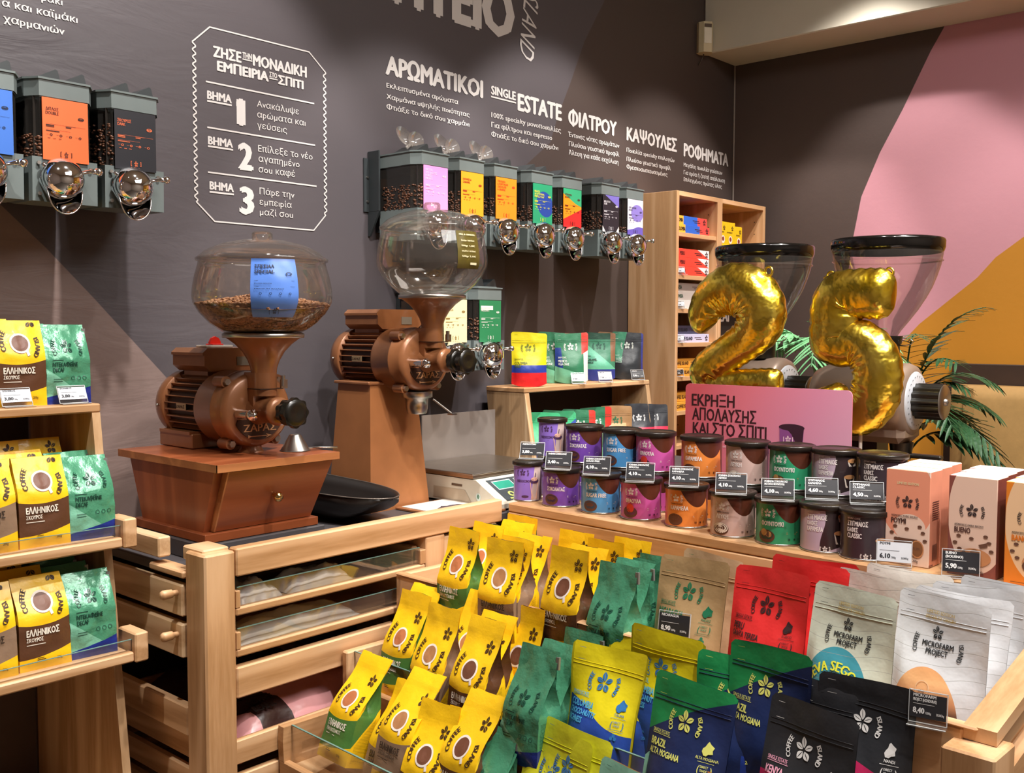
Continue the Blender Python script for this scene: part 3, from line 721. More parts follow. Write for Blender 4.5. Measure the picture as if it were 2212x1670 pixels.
    # spring bolt
    Mb = Matrix.Translation((-.053, 0, -.006)) @ Matrix.Rotation(R(90), 4, 'X'); prof = [(.012, 0)]
    for i in range(9): prof += [(.0085, .004 + i * .005), (.0105, .0065 + i * .005)]
    prof += [(.0085, .05), (.012, .051), (.012, .062), (.006, .064), (.006, .07), (0, .07)]
    b = B(); b.lathe(prof, 20, Mb); b.obj('spring_bolt', CHROME, t)
    for ax, az in ((-.066, .062), (-.056, -.073), (.066, .062), (.06, -.07)):
        b = B(); b.cyl((ax, .02, az), (ax, .055, az), .0125, 16); bo = b.obj('lug', BRONZE, t)
        b = B(); b.cyl((ax, .012, az), (ax, .02, az), .0075, 6, smooth=False); b.obj('bolt', STEEL, bo)
    # raised maker's name and arrow on the disc
    b = B(); b.prism([(.066 * math.cos(R(a)), .066 * math.sin(R(a))) for a in range(208, 337, 6)] + [(.055, -.02), (-.055, -.02)], .002, .0062, Matrix.Rotation(R(90), 4, 'X')); b.obj('maker_panel', BRONZE_D, t)
    P = P2(); P.text('ΖΑΡΑΣ', -.042, -.047, .017, 0, w=.084, bold=.02)
    P.rect(-.026, -.0585, .018, -.0565, 0); P.poly([(.014, -.0525), (.03, -.0575), (.014, -.0625), (.02, -.0575)], 0); P.poly([(-.03, -.054), (-.02, -.0575), (-.03, -.061)], 0)
    link('lettering', P.mesh('lettering', plain('raised_letters', '#b98a62', .35, .3), lambda x, y: (x, -.0072, y)), t)
    # outlet under the drum
    # bowl
    Tb = Matrix.Translation((0, -.024, zr))
    k = bowl_r / .148; h = zs
    prof = [(.072, .002), (.085, .006), (.112, .024), (.134, .047), (.146, .068), (.148, .082), (.1465, .1), (.142, .124), (.136, .145), (.133, .157), (.1365, .160)]
    prof = [(r * (k if i > 1 else 1), z * h) for i, (r, z) in enumerate(prof)]
    b = B(); b.lathe(prof, 72, Tb, cap=False); bw = b.obj('hopper_bowl', HOPPER, t)
    lp = [(.139, .157), (.1395, .162), (.134, .166), (.12, .178), (.09, .192), (.05, .201), (.022, .204), (.022, .216), (.019, .220), (0, .221)]
    b = B(); b.lathe([(r * k, z * h) for r, z in lp], 64, Tb, cap=False); b.obj('hopper_lid', HOPPER, t)
    def bowl_pt(a, z, off=.0012):
        for (r0, z0), (r1, z1) in zip(prof[:-1], prof[1:]):
            if z0 <= z <= z1: r = r0 + (r1 - r0) * (z - z0) / (z1 - z0); break
        else: r = prof[-1][0]
        r += off; return (r * math.cos(a), -.024 + r * math.sin(a), zr + z)
    return t, bowl_pt, prof, zr
m1, bp, prof, zr = make_mill(1.273, -.42, 1.319, 'bronze coffee mill on the cherry box, its blue-labelled bowl half full of beans', 1.0, True, [(.100, .025, 7), (.126, .031, 8)], .148, 0)
b = B(); b.box((-.075, .145, -.093), (.005, .285, -.060), bev=.002); b.box((-.078, .15, -.062), (.0, .28, -.055)); b.obj('foot', BRONZE, m1)
b = B(); b.box((.02, .145, -.093), (.075, .285, -.060), bev=.002); b.obj('foot', BRONZE, m1)
b = B(); b.lathe([(.03, 0), (.024, .008), (.023, .03)], 24, Matrix.Translation((.0, .03, -.094))); b.obj('outlet', BRONZE, m1)
# beans in the bowl
def inner(z):
    for (r0, z0), (r1, z1) in zip(prof[:-1], prof[1:]):
        if z0 <= z <= z1: return r0 + (r1 - r0) * (z - z0) / (z1 - z0)
    return .08
hz = lambda r, a: .062 + .006 * math.cos(a * 2 + 1) - .03 * r + .02 * (1 - r / .14)
b = B(); b.lathe([(.06, .004), (.082, .008), (.109, .025), (.131, .048), (.141, .064)], 48, Matrix.Translation((0, -.024, zr)), cap=False)
b.grid(lambda a, c: (c * .141 * math.cos(a * 2 * math.pi), -.024 + c * .141 * math.sin(a * 2 * math.pi), zr + hz(c * .141, a * 2 * math.pi)), 48, 10)
rnd = random.Random(4); pts = []
for i in range(900):
    r = .139 * math.sqrt(rnd.random()); a = rnd.uniform(0, 6.28); pts.append((r * math.cos(a), -.024 + r * math.sin(a), zr + hz(r, a) + rnd.uniform(0, .003)))
for i in range(500):
    z = rnd.uniform(.012, .064); r = inner(z) - .005; a = rnd.uniform(3.1, 6.4); pts.append((r * math.cos(a), -.024 + r * math.sin(a), zr + z))
bean_cloud(b, pts, .0052, 2)
o = b.obj('coffee_beans', LBEAN.m, None, m1.location); tag(o, 'roasted coffee beans filling the lower half of the left glass bowl', 'coffee beans', kind='stuff')
# blue label, wrinkled
BLUE = plain('blue_label', '#5b86d8', .3, 0, .5, 20, .05)
def curved_label(par, bp, a0, a1, z0, z1, mat, P, mats, name='label', off=.0016):
    b = B(); b.grid(lambda u, v: bp(a0 + (a1 - a0) * u, z0 + (z1 - z0) * v, off + .0012 * noise.noise(Vector((u * 4, v * 5, 1)))), 16, 14)
    o = b.obj(name, mat, par)
    if P: link('lettering', P.mesh('lettering', mats, lambda x, y: bp(a0 + (a1 - a0) * x, z0 + (z1 - z0) * y, off + .0018)), o)
    return o
P = P2(); P.text('ΣΠΕΣΙΑΛ', .08, .84, .055, 0, w=.42, bold=.05); P.text('SPECIAL', .08, .75, .055, 0, w=.42, bold=.05)
P.rect(.08, .62, .92, .624); P.rect(.08, .52, .92, .524); P.text('ΒΡΑΖΙΛΙΑ ΑΙΘΙΟΠΙΑ', .08, .56, .022, 0, w=.35); P.text('MEDIUM ROAST', .08, .47, .022, 0, w=.6)
for i in range(4): P.disc(.2 + i * .2, .4, .028, .02, 0, 12, .6)
P.flower(.5, .1, .05, 0); P.text('[', .38, .07, .06, 0); P.text(']', .58, .07, .06, 0); P.disc(.8, .74, .07, .03, 0, 14, .6)
def azi(px, py, r, t_):      # azimuth on the bowl of a sight line
    c = Vector((t_.location.x, t_.location.y - .024)); best = None
    for k in range(720):
        a = math.pi + math.pi * k / 720
        p = Vector((c.x + r * math.cos(a), c.y + r * math.sin(a)))
        d = at(px, py, Y=p.y); e = abs(d.x - p.x)
        if best is None or e < best[0]: best = (e, a)
    return best[1]
curved_label(m1, bp, R(226), R(264), .036, .155, BLUE, P, ink('#1c2a4a'))
m2, bp2, prof2, zr2 = make_mill(1.806, -.39, 1.415, 'bronze coffee mill on a tall tapered pedestal with an empty clear bowl', 1.08, False, [(.104, .029, 7), (.138, .032, 8)], .143, 0)
OLIVE = plain('olive_label', '#5a4f22', .3, 0, .4, 24)
P = P2(); P.text('MILL & GRINDING', .1, .88, .045, 0, w=.75, bold=.03)
for i, s_ in enumerate(('Σκούρο / dark blend', '500gr 1,20€', 'γεμάτο / deli blend', '500gr 2,10€')): P.text(s_, .15, .72 - i * .14, .045, 0, w=.6)
P.rect(.5, .1, .8, .16)
curved_label(m2, bp2, R(252), R(281), .065, .158, OLIVE, P, ink('#e8e0b8'))
# pedestal, cup and chute of the tall mill
ped = frust(-.125, .082, -.015 + .09, .16 + .09, -.10, .06, .105, .235, -.395, -.066)
ped.obj('pedestal', plain('copper_panel', '#a86d42', .38, .2, .05, 40, .1), m2)
b = B(); b.box((-.108, .1, -.066), (.07, .245, -.058), bev=.002); b.box((-.07, .13, -.06), (.05, .23, -.058)); b.obj('pedestal_cap', BRONZE, m2)
b = B(); b.box((-.022, .074, -.235), (.022, .0752, -.215)); 
b = B(); b.lathe([(.036, -.09), (.037, -.1), (.030, -.102), (.029, -.125), (.026, -.14), (.024, -.142)], 32, Matrix.Translation((-.0, .035, .0)), cap=True); b.obj('dosing_cup', STEEL, m2)
b = B(); b.lathe([(.041, -.083), (.041, -.098), (.036, -.1)], 32, Matrix.Translation((0, .035, 0))); b.obj('locking_ring', STEEL, m2)
b = B(); b.cyl((.035, .01, -.105), (.072, -.02, -.142), .0028, 8); b.box((.066, -.03, -.147), (.084, -.012, -.143)); b.obj('lever', STEEL, m2)
# small aluminium scoop on the cherry box
t = thing('aluminium_scoop', 'small aluminium cup scoop with handle lying on the cherry box', 'scoop', (1.37, -.47, 1.2265))
b = B(); b.lathe([(.034, .0), (.032, .001), (.013, .034), (.011, .036), (0, .036)], 28); b.obj('cup', STEEL, t)
b = B(); b.tube([(.02, -.01, .004), (.045, -.03, .005), (.075, -.055, .004)], [.004, .005, .006], 8, flat=.45); b.obj('handle', STEEL, t)
t.location = (1.345, -.455, 1.226)
# large black scale scoop between the mills
t = thing('scale_scoop', 'large black metal weighing scoop lying between the two coffee mills', 'scoop', (1.555, -.33, 1.02))
def sc_f(u, v, off=0):
    # u from the back (0) to the rounded tip (1), v across (-1..1)
    wv = .098 * (1 - max(0, (u - .45) / .55) ** 2.6) ** .55 if u < 1 else 0
    e = max(abs(v) ** 4.5, max(0, (u - .5) / .5) ** 2.4, max(0, (.12 - u) / .12) ** 2)
    return (wv * v * (1 - .0 * (1 - abs(v))), .24 - .46 * u - .012 * (1 - e), .003 + (.066 + .02 * (1 - u)) * e)
b = B(); b.grid(lambda a, c: sc_f(c, a * 2 - 1), 24, 30); o = b.obj('pan', M('black_enamel', '#241f1c', .28, .0).m, t)
sm = o.modifiers.new('s', 'SOLIDIFY'); sm.thickness = .0015
rim = [sc_f(i / 40, 1) for i in range(41)] + [sc_f(i / 40, -1) for i in range(39, -1, -1)]
b = B(); b.tube(rim, .0016, 6); b.obj('rim', plain('worn_rim', '#6a6058', .35, .4), t)
t.rotation_euler = (0, 0, R(4)); t.location = (1.585, -.275, 1.022)
# counter mat / framed card
t = thing('counter_card', 'white card with a dark blot in an orange-brown tray in front of the tall mill', 'card', (1.85, -.44, 1.021))
b = B(); b.box((-.09, -.11, 0), (.09, .12, .006), bev=.001); b.obj('tray', plain('copper_tray', '#a06a45', .4, .2), t)
b = B(); b.box((-.078, -.098, .006), (.078, .108, .0075)); b.obj('sheet', plain('card_white', '#ddd8d0', .5), t)
P = P2(); pts = [(.055 * math.cos(a / 24 * 6.283) * (1 + .25 * noise.noise(Vector((a * .9, 0, 0)))), .03 * math.sin(a / 24 * 6.283) * (1 + .5 * noise.noise(Vector((a * .8, 4, 0))))) for a in range(24)]
P.poly(pts); link('print', P.mesh('print', ink('#4a3f45'), lambda x, y: (x + .01, y, .0079)), t)
# ================================================================= weighing scale
t = thing('weighing_scale', 'beige electronic shop scale with a steel platter and green displays', 'scale', (2.08, -.30, 1.02))
BEIGE = plain('scale_case', '#d8cfbb', .45)
b = B()
sec = [(-.245, .006), (-.245, .018), (-.150, .072), (.0, .072), (.13, .072), (.13, .006)]
b.prism(sec, -.15, .17, Matrix(((0, 0, 1, 0), (1, 0, 0, 0), (0, 1, 0, 0), (0, 0, 0, 1)))); case = b.obj('case', BEIGE, t)
b = B(); b.box((-.14, -.13, 0), (.16, .12, .008)); b.obj('base', BLACKP, t)
b = B(); b.box((-.155, -.145, .084), (.19, .14, .088), bev=.001); b.box((-.15, -.14, .074), (.185, .135, .084)); b.obj('platter', STEEL, t)
n_ = Vector((0, -.054, .095)).normalized()
def panel(x, y, o=.001):   # x across, y up the sloped face 0..1
    return (x, -.245 + .095 * y, .018 + .054 * y + o)
b = B(); P = P2(); P.rect(-.12, .08, .155, .92); link('keypad', P.mesh('keypad', plain('scale_panel', '#3d4347', .35), lambda x, y: panel(x, y)), t)
P = P2(); 
for x0, y0, x1, y1 in ((-.108, .5, -.035, .84), (-.02, .5, .055, .84), (.068, .5, .145, .84), (-.0, .14, .06, .44)): P.rect(x0, y0, x1, y1, 0); P.rect(x0 + .003, y0 + .03, x1 - .003, y1 - .03, 1)
P.disc(-.08, .3, .012, .1, 2, 12, .5); P.rect(-.1, .12, -.065, .17, 2)
for i in range(3):
    for j in range(2): P.rect(-.055 + i * .018, .14 + j * .17, -.043 + i * .018, .24 + j * .17, 0)
link('display', P.mesh('display', [ink('#aeb9b8'), ink('#2f8f78', .2), ink('#c9cf6a')], lambda x, y: panel(x, y, .0018)), t)
b = B(); P = P2(); P.disc(-.16, .028, .009, .011, 0, 16); P.leaf(-.16, .02, 90, .016, .008, 1)
P.rect(-.1, .05, -.06, .056, 2)
P.poly([(-.155 + .02, .012), (.01, .012), (.01, .042), (-.11, .042)], 3)
link('stickers', P.mesh('stickers', [ink('#d7e3da'), ink('#1f6b45'), ink('#5f4a38'), ink('#b9a78f')], lambda x, y: (-.1508, x + .0, y), -1), t)
# brushed metal splash panel behind the scale
t = thing('splash_panel', 'brushed steel splash panel standing behind the weighing scale', 'panel', (2.17, -.152, 1.02))
b = B(); b.box((-.157, -.002, 0), (.157, .002, .222)); b.obj('sheet', plain('satin_steel', '#b3a9a2', .35, .55, .05, 30), t)
# ================================================================= gravity bean dispensers on the wall
GP = plain('dispenser_grey', '#6f7978', .42, 0, .05)
GPD = plain('dispenser_dark', '#33383a', .4)
SCOOPM = glassy('scoop_plastic', '#cfc9c6', .18, .1)
RB = M('dark_beans', '#4a2e20', .38)
vo = RB.n('ShaderNodeTexVoronoi', Scale=150.0); RB.nt.links.new(RB.coord(), vo.inputs['Vector'])
RB.base(RB.ramp(vo.outputs['Distance'], [(.05, '#6e4630'), (.5, '#3a2318'), (.8, '#150c08')])); RB.bump((E(RB.nt, vo.outputs['Distance']) * -1).v, 1., .004)
BEANM = plain('single_beans', '#5e3b28', .35, 0, 0, 200, .35)
OUT = [(-.070, -.035), (-.070, -.168), (-.052, -.198), (.052, -.198), (.070, -.168), (.070, -.035)]
def shrink(p, k): return [(x * (1 - k / .07), -.117 + (y + .117) * (1 - k / .08)) for x, y in p]
def ringwall(b, poly, z0, z1, poly1=None):
    poly1 = poly1 or poly; n = len(poly); vs = [(x, y, z0) for x, y in poly] + [(x, y, z1) for x, y in poly1]
    b.add(vs, [(i, (i + 1) % n, n + (i + 1) % n, n + i) for i in range(n)], smooth=False)
def curve_body(b):
    # lower body: side profile curves back to the wall
    prof = [(-.035, -.161), (-.035, -.235), (-.06, -.243), (-.10, -.25), (-.194, -.251), (-.196, -.161)]
    n = len(prof)
    for s in (-1, 1): b.add([(s * .068, y, z) for y, z in prof], [list(range(n)) if s < 0 else list(range(n))[::-1]])
    b.add([(s * .068, y, z) for s in (-1, 1) for y, z in prof], [(i, n + i, n + (i + 1) % n, (i + 1) % n) for i in range(n)])
_fill = {}
def bean_fill(h):
    if h in _fill: return _fill[h]
    b = B(); o = shrink(OUT, .006); b.cur = 0; b.prism(o, -.160, -.160 + h)
    b.cur = 1; rnd = random.Random(int(h * 1000)); pts = []
    for i in range(240):
        z = -.160 + h * rnd.random(); k = rnd.random()
        if k < .55: pts.append((-.0655, rnd.uniform(-.165, -.05), z))
        elif k < .75: t = rnd.random(); pts.append((-.0655 + .017 * t, -.166 - .028 * t, z))
        else: pts.append((rnd.uniform(-.05, .048), -.190, z))
    for i in range(120): pts.append((rnd.uniform(-.058, .055), rnd.uniform(-.172, -.045), -.160 + h + rnd.uniform(-.001, .004)))
    bean_cloud(b, pts, .0056, 7); _fill[h] = b.mesh('coffee_beans', [RB.m, BEANM]); return _fill[h]
_parts = {}
def pm(name, fn, mats):
    if name not in _parts: b = B(); fn(b); _parts[name] = b.mesh(name.split('#')[0], mats)
    return _parts[name]
def lid(b):
    for (o0, o1, z0, z1) in ((OUT, OUT, -.038, -.004),): ringwall(b, o0, z0, z1, o1)
    big = shrink(OUT, -.003); b.prism(big, -.004, .0); b.prism(shrink(OUT, .012), 0, .003); b.prism(shrink(OUT, .002), -.040, -.036)
def flaps(b):
    for y0, y1 in ((-.185, -.118), (-.112, -.045)):
        pass
    for x0, s in ((-.048, 1), (.008, 1)):
        b.prism([(0, 0), (.045, .026), (.050, .024), (.056, 0)], -.165, -.06, Matrix.Translation((x0, 0, .002)) @ Matrix(((1, 0, 0, 0), (0, 0, 1, 0), (0, 1, 0, 0), (0, 0, 0, 1))))
def canister(b): ringwall(b, shrink(OUT, .003), -.162, -.038)
def strip(b):
    b.box((-.060, -.186, -.162), (-.050, -.1835, -.038)); 
def hood(b):
    b.lathe([(.030 + .0, -.002), (.030, .004), (.0395 * 1, .006)], 24, Matrix.Translation((-.016, -.196, -.205)) @ Matrix.Rotation(R(90), 4, 'X'), cap=False)
def ball(b):
    n = 14; prof = [(.0425 * math.sin(math.pi * i / n), .038 * -math.cos(math.pi * i / n)) for i in range(n + 1)]
    b.lathe(prof, 28, Matrix.Translation((-.014, -.214, -.203)) @ Matrix.Rotation(R(70), 4, 'X'))
def chute(b):
    # open trough under the ball, sloping down and forward
    c = Vector((-.014, -.206, -.205)); d = Vector((.0, -.62, -.78)); n = Vector((0, .78, -.62)); x = Vector((1, 0, 0))
    def f(u, v, k=0):
        a = math.pi * u; L = .018 + .050 * math.sin(a) ** .7; r = (.0445 - .008 * v) - k
        return c + d * (L * v) + x * (r * math.cos(a)) + n * (r * .8 * math.sin(a))
    b.grid(lambda u, v: f(u, v), 20, 8); b.grid(lambda u, v: f(1 - u, v, .0015), 20, 8)
    b.tube([f(i / 20, 1) for i in range(21)], .0016, 6)
def handle(b):
    b.tube([(.016, -.222, -.190), (.034, -.236, -.186), (.046, -.244, -.186)], [.0035, .0045, .0075], 10)
    b.lathe([(0, -.009), (.007, -.006), (.009, 0), (.007, .006), (0, .009)], 12, Matrix.Translation((.047, -.2445, -.186)))
    b.lathe([(.0, -.005), (.006, 0), (0, .005)], 10, Matrix.Translation((-.050, -.207, -.178)))
def screws(b):
    for x, z in ((-.056, -.174), (.052, -.176), (-.056, -.236)): b.cyl((x, -.197, z), (x, -.2015, z), .004, 10)
def scoop_mesh(b):
    def f(u, v):  # an oval plastic scoop leaning back
        a = 2 * math.pi * u; r = v
        return (.026 * r * math.cos(a), .018 * (1 - r * r) , .036 * r * math.sin(a))
    b.grid(f, 20, 5); b.tube([(0, 0, -.034), (0, -.006, -.055), (0, -.01, -.075)], [.006, .005, .006], 8, flat=.4)
def dispenser(cx, zt, labelmat, P, inks, colour, title, h, scoop=False, loc='', grp='bean dispensers on the back wall'):
    t = thing('bean_dispenser', 'grey wall bean dispenser with %s' % title, 'dispenser', (cx, 0, zt), group=grp)
    link('lid', pm('lid', lid, GP), t)
    fl = link('flap', pm('flap', flaps, GPD), t)
    link('canister', pm('canister', canister, SMOKED), t); link('edge_strip', pm('edge_strip', strip, SMOKED), t)
    link('body', pm('body', curve_body, GP), t)
    link('hood', pm('hood', hood, CHROME), t); link('dispensing_ball', pm('dispensing_ball', ball, CHROME), t); link('chute', pm('chute', chute, CHROME), t)
    link('handle', pm('handle', handle, CHROME), t); link('screws', pm('screws', screws, STEEL), t)
    b = B(); b.box((-.070, -.035, -.24), (.07, -.001, -.03)); link('wall_mount', pm('wall_mount', lambda q: q.box((-.055, -.036, -.22), (.055, -.001, -.02)), GPD), t)
    la = link('label', pm('label#' + title, lambda q: q.box((-.0475, -.2005, -.166), (.0475, -.1985, -.040)), labelmat), t)
    if P: link('lettering', P.mesh('lettering', inks, lambda x, y: (-.0475 + .095 * x, -.2012, -.166 + .126 * y)), la)
    if scoop:
        for dx, rz, k in ((-.03, 20, 0), (.012, -30, 1)):
            s = link('scoop', pm('scoop', scoop_mesh, SCOOPM), None, (cx + dx, -.105, zt + .052 - k * .004), (R(-38 if k else -25), R(50 if k else -48), R(rz)))
            s['category'] = 'scoop'; s['label'] = '%s clear plastic scoop on top of the dispenser with %s' % ('left' if not k else 'right', title); s['group'] = 'clear scoops on the dispensers'
    bf = link('coffee_beans', bean_fill(h), None, (cx, 0, zt)); tag(bf, 'roasted beans inside the dispenser with %s' % title, 'coffee beans', kind='stuff')
    return t
def labelart(t1, t2, more=(), y0=.80, hh=.052, dark=0):
    P = P2(); y = y0
    for s_ in [t1, t2] + list(more):
        P.text(s_, .07, y, hh, 0, w=min(.5, .045 * len(s_) * hh / .05), bold=.022); y -= hh * 1.25
    P.disc(.84, y0 - .08, .07, .028, 0, 14, .7); P.rect(.79, y0 - .09, .89, y0 - .075)
    P.rect(.07, .58, .93, .583); P.rect(.07, .555, .25, .57); P.rect(.07, .535, .25, .545); P.rect(.5, .55, .62, .565); P.rect(.5, .575, .72, .579)
    P.rect(.07, .49, .6, .493); P.rect(.07, .465, .36, .477)
    for i in range(4): P.disc(.18 + i * .21, .41, .032, .02, 0, 12, .55); P.rect(.08 + i * .21, .41, .13 + i * .21, .414)
    for i in range(3): P.rect(.1 + i * .12, .35, .16 + i * .12, .358)
    P.flower(.5, .105, .05, 0); P.rect(.37, .075, .385, .15); P.rect(.37, .07, .40, .078); P.rect(.37, .145, .40, .153); P.rect(.61, .075, .625, .15); P.rect(.6, .07, .625, .078); P.rect(.6, .145, .625, .153)
    return P
def lm(name, base, fn=None):
    m = M(name, base, .4)
    if fn:
        u, v, _ = m.uv('Generated'); _, _, v = m.uv('Generated'); fn(m, u, v)
    return m.m
def blob(cx, cy, rx, ry, col): return lambda m, u, v: m.layer(ell(u, v, cx, cy, rx, ry), col)
Z1, Z2, Z3 = 2.006, 1.997, 1.621
dispenser(.811, Z1, lm('label_blue', '#3f74cf'), labelart('ΣΠΕΣΙΑΛ', 'SPECIAL'), ink('#14203f'), '', 'a plain blue label, leftmost at the photo edge', .05)
dispenser(.964, Z1, lm('label_orange', '#f4703a'), labelart('ΔΙΠΛΟΣ', 'DOUBLE'), ink('#3a1c14'), '', 'an orange-red label reading DOUBLE', .045)
dispenser(1.117, Z1, lm('label_black', '#26262c'), labelart('ΣΚΟΥΡΟΣ', 'DARK'), ink('#e8744a'), '', 'a black label reading DARK in orange', .088)
dispenser(2.026, Z2, lm('label_pink', '#f49fdc'), labelart('ΦΡΟΥΤΑ', 'ΤΟΥ ΔΑΣΟΥΣ', ('FOREST', 'FRUITS'), .88), ink('#fbd9f2'), '', 'a pink forest fruits label', .066, True)
dispenser(2.176, Z2, lm('label_amber', '#fbab2c'), labelart('ΚΑΡΑΜΕΛΑ', 'CARAMEL'), ink('#a8301c'), '', 'an amber label reading CARAMEL', .06, True)
dispenser(2.326, Z2, lm('label_tangerine', '#fb9427'), labelart('ΣΟΚΟΛΑΤΑ', '& ΠΟΡΤΟΚΑΛΙ', ('CHOCOLATE', '& ORANGE'), .88), ink('#e5431f'), '', 'a tangerine label reading CHOCOLATE & ORANGE', .055, True)
def f7(m, u, v): m.layer(ell(u + v * .2, v, .72, .5, .42, .32), '#24479b'); m.layer((v + u * -.9).gt(.55) * v.gt(.7), '#27a070')
dispenser(2.50, Z2, lm('label_green_blue', '#2a9d70', f7), labelart('BRAZIL', 'ALTA MOGIANA', ('PERFECT DAY',), .78), ink('#e6e04a'), '', 'a green label with a navy blob', .048)
def f8(m, u, v):
    m.layer((v + u * .35).lt(.86), '#f7941e'); m.layer((v + u * -.3).lt(.2), '#e02b2b'); m.layer((v + u * .2).between(.72, .76), '#f7941e')
dispenser(2.654, Z2, lm('label_tricolour', '#35a877', f8), labelart('ETHIOPIA', 'SIDAMO', (), .82), ink('#5a1a12'), '', 'a green, orange and red label', .06)
def f9(m, u, v):
    m.layer((v + u * .35).gt(1.05), '#7a6fc4'); m.layer((v + u * .9).lt(.16), '#e9e6e4'); m.layer((v - u * .9).lt(-.72), '#e9e6e4')
dispenser(2.869, Z2, lm('label_black_violet', '#25242c', f9), labelart('BELLE DU', 'SOIR', (), .80), ink('#e6e2e8'), '', 'a black label with a violet corner', .064)
def f10(m, u, v):
    m.layer(ell(u, v, .62, .62, .4, .24), '#8f7fcf'); m.layer((v + u * -.1).lt(.13), '#6e5fc0'); m.layer(ell(u, v, .8, .08, .5, .16), '#6e5fc0')
dispenser(3.017, Z2, lm('label_white_violet', '#e4e2ea', f10), labelart('OFF SEASON', 'BLEND', (), .74), ink('#4a4468'), '', 'a white label with violet blobs, nearest the tall shelf', .02)
dispenser(2.105, Z3, lm('label_cream', '#ece0b0'), labelart('ΒΑΝΙΛΙΑ', 'VANILLA'), ink('#8a6a2a'), '', 'a cream label, behind the funnel of the tall mill', .05)
def f12(m, u, v): m.layer(rect(u, v, .06, .62, .77, .87), '#e7e6dc')
dispenser(2.255, Z3, lm('label_green', '#2c8052', f12), labelart('ΦΟΥΝΤΟΥΚΙ', 'HAZELNUT'), ink('#e7e6dc'), '', 'a plain dark green label, below the main row', .066, False)
# black mounting brackets at the left end of each row
def bracket(x, z0, z1, label):
    t = thing('mounting_bracket', label, 'bracket', (x, -.001, z0))
    b = B(); b.box((-.003, -.05, 0), (.003, 0, z1 - z0), bev=.001); b.box((-.02, -.004, .0), (.003, 0, z1 - z0 - .02)); b.obj('plate', GPD, t)
    b = B(); b.prism([(-.05, 0), (0, -.0), (0, -.07), (-.008, -.07)], -.003, .003, Matrix(((0, 0, 1, 0), (1, 0, 0, 0), (0, 1, 0, 0), (0, 0, 0, 1)))); b.obj('gusset', GPD, t)
    b = B()
    for z in (.03, .10): b.cyl((-.008, -.004, z), (-.008, -.0075, z), .0035, 10)
    b.obj('screws', STEEL, t)
bracket(1.945, 1.835, 2.01, 'black steel bracket at the left end of the coloured dispenser row')
# tall mount for the row behind
for x0, x1, z in ((1.95, 3.09, 1.93),): 
    t = thing('mounting_rail', 'dark steel mounting rail running behind the coloured row of dispensers', 'rail', ((x0 + x1) / 2, 0, z))
    b = B(); b.box((-(x1 - x0) / 2, -.0009, -.012), ((x1 - x0) / 2, -.0001, .012)); b.obj('bar', GPD, t)
# ================================================================= packaged goods: generators
def rsm(x): x = min(1, max(0, x)); return x * x * (3 - 2 * x)
class Bag:
    """side-gusset bag standing on its base; front faces -Y, origin at the middle of the base's front edge"""
    def __init__(s, seed=0, W=.094, D=.056, H=.215, seal=.032, fold=0, crump=.0016, bend=0., belly=.004):
        s.__dict__.update(locals()); s.Hs = H - fold
    def d(s, z):
        z1 = s.H - s.seal; t = (z - .42 * s.H) / (z1 - .42 * s.H)
        return s.D * (1 - rsm(t) ** .9) + .002 if z < z1 else .002
    def back(s, z): return s.bend * max(0, z - .45 * s.H) ** 2 / s.H * 4
    def front(s, u, z, off=0):
        dd = s.d(z); x = (u - .5) * s.W * (1 - .02 * math.sin(math.pi * min(1, z / s.H)))
        n = noise.noise(Vector((u * 3 + s.seed * 7.1, z * 28, s.seed))) * 1.4 + .7 * noise.noise(Vector((u * 8 + s.seed, z * 75, s.seed * 3)))
        k = rsm(z / .02) * (1 if z < s.H - s.seal else .6)
        y = (s.D - dd) / 2 - s.belly * (1 - (2 * u - 1) ** 2) * (dd / s.D) * k + s.crump * n * k + s.back(z)
        zz = z + (.0025 * noise.noise(Vector((u * 2.5, s.seed, 9))) if z > s.H - s.seal * .5 else 0)
        return Vector((x, y - off, zz))
    def side(s, sg, t, z):          # t 0 front edge .. 1 back edge, tucked in the middle
        dd = s.d(z); a = s.front(1 if sg > 0 else 0, z); tuck = math.sqrt(max(0, (s.D / 2) ** 2 - (dd / 2) ** 2)) * .95
        return Vector((a.x - sg * tuck * (1 - abs(2 * t - 1)) + 0 * z, a.y + dd * t, a.z))
    def rear(s, u, z):
        a = s.front(u, z); e = s.front(0 if u < .5 else 1, z); return Vector((a.x, e.y + s.d(z) + .003 * (1 - (2 * u - 1) ** 2) * s.d(z) / s.D, a.z))
    def mesh(s, mats):
        b = B(); H = s.Hs; zs = lambda c: H * c
        uvf = lambda u0, u1: (lambda a, c: (u0 + (u1 - u0) * a, c * H / s.H)); k = s.D / s.W
        b.grid(lambda a, c: s.front(a, zs(c)), 14, 30, 0, uvf(0, 1))
        b.grid(lambda a, c: s.side(1, a * .5, zs(c)), 2, 26, 0, uvf(1, 1 + k / 2)); b.grid(lambda a, c: s.side(1, .5 + a * .5, zs(c)), 2, 26, 0, uvf(1 + k / 2, 1 + k))
        b.grid(lambda a, c: s.side(-1, 1 - a * .5, zs(c)), 2, 26, 0, uvf(-k, -k / 2)); b.grid(lambda a, c: s.side(-1, .5 - a * .5, zs(c)), 2, 26, 0, uvf(-k / 2, 0))
        b.grid(lambda a, c: s.rear(1 - a, zs(c)), 6, 20, 0, uvf(1 + k, 2 + k))
        f0 = [s.front(i / 8, 0) for i in range(9)]; r0 = [s.rear(1 - i / 8, 0) for i in range(9)]
        b.add(f0 + r0, [list(range(18))[::-1]], [(0, 0)] * 18)
        if s.fold:
            f1 = [s.front(i / 8, H) for i in range(9)]; r1 = [s.rear(1 - i / 8, H) for i in range(9)]; b.add(f1 + r1, [list(range(18))], [(.5, .95)] * 18)
        return b.mesh('bag', mats)
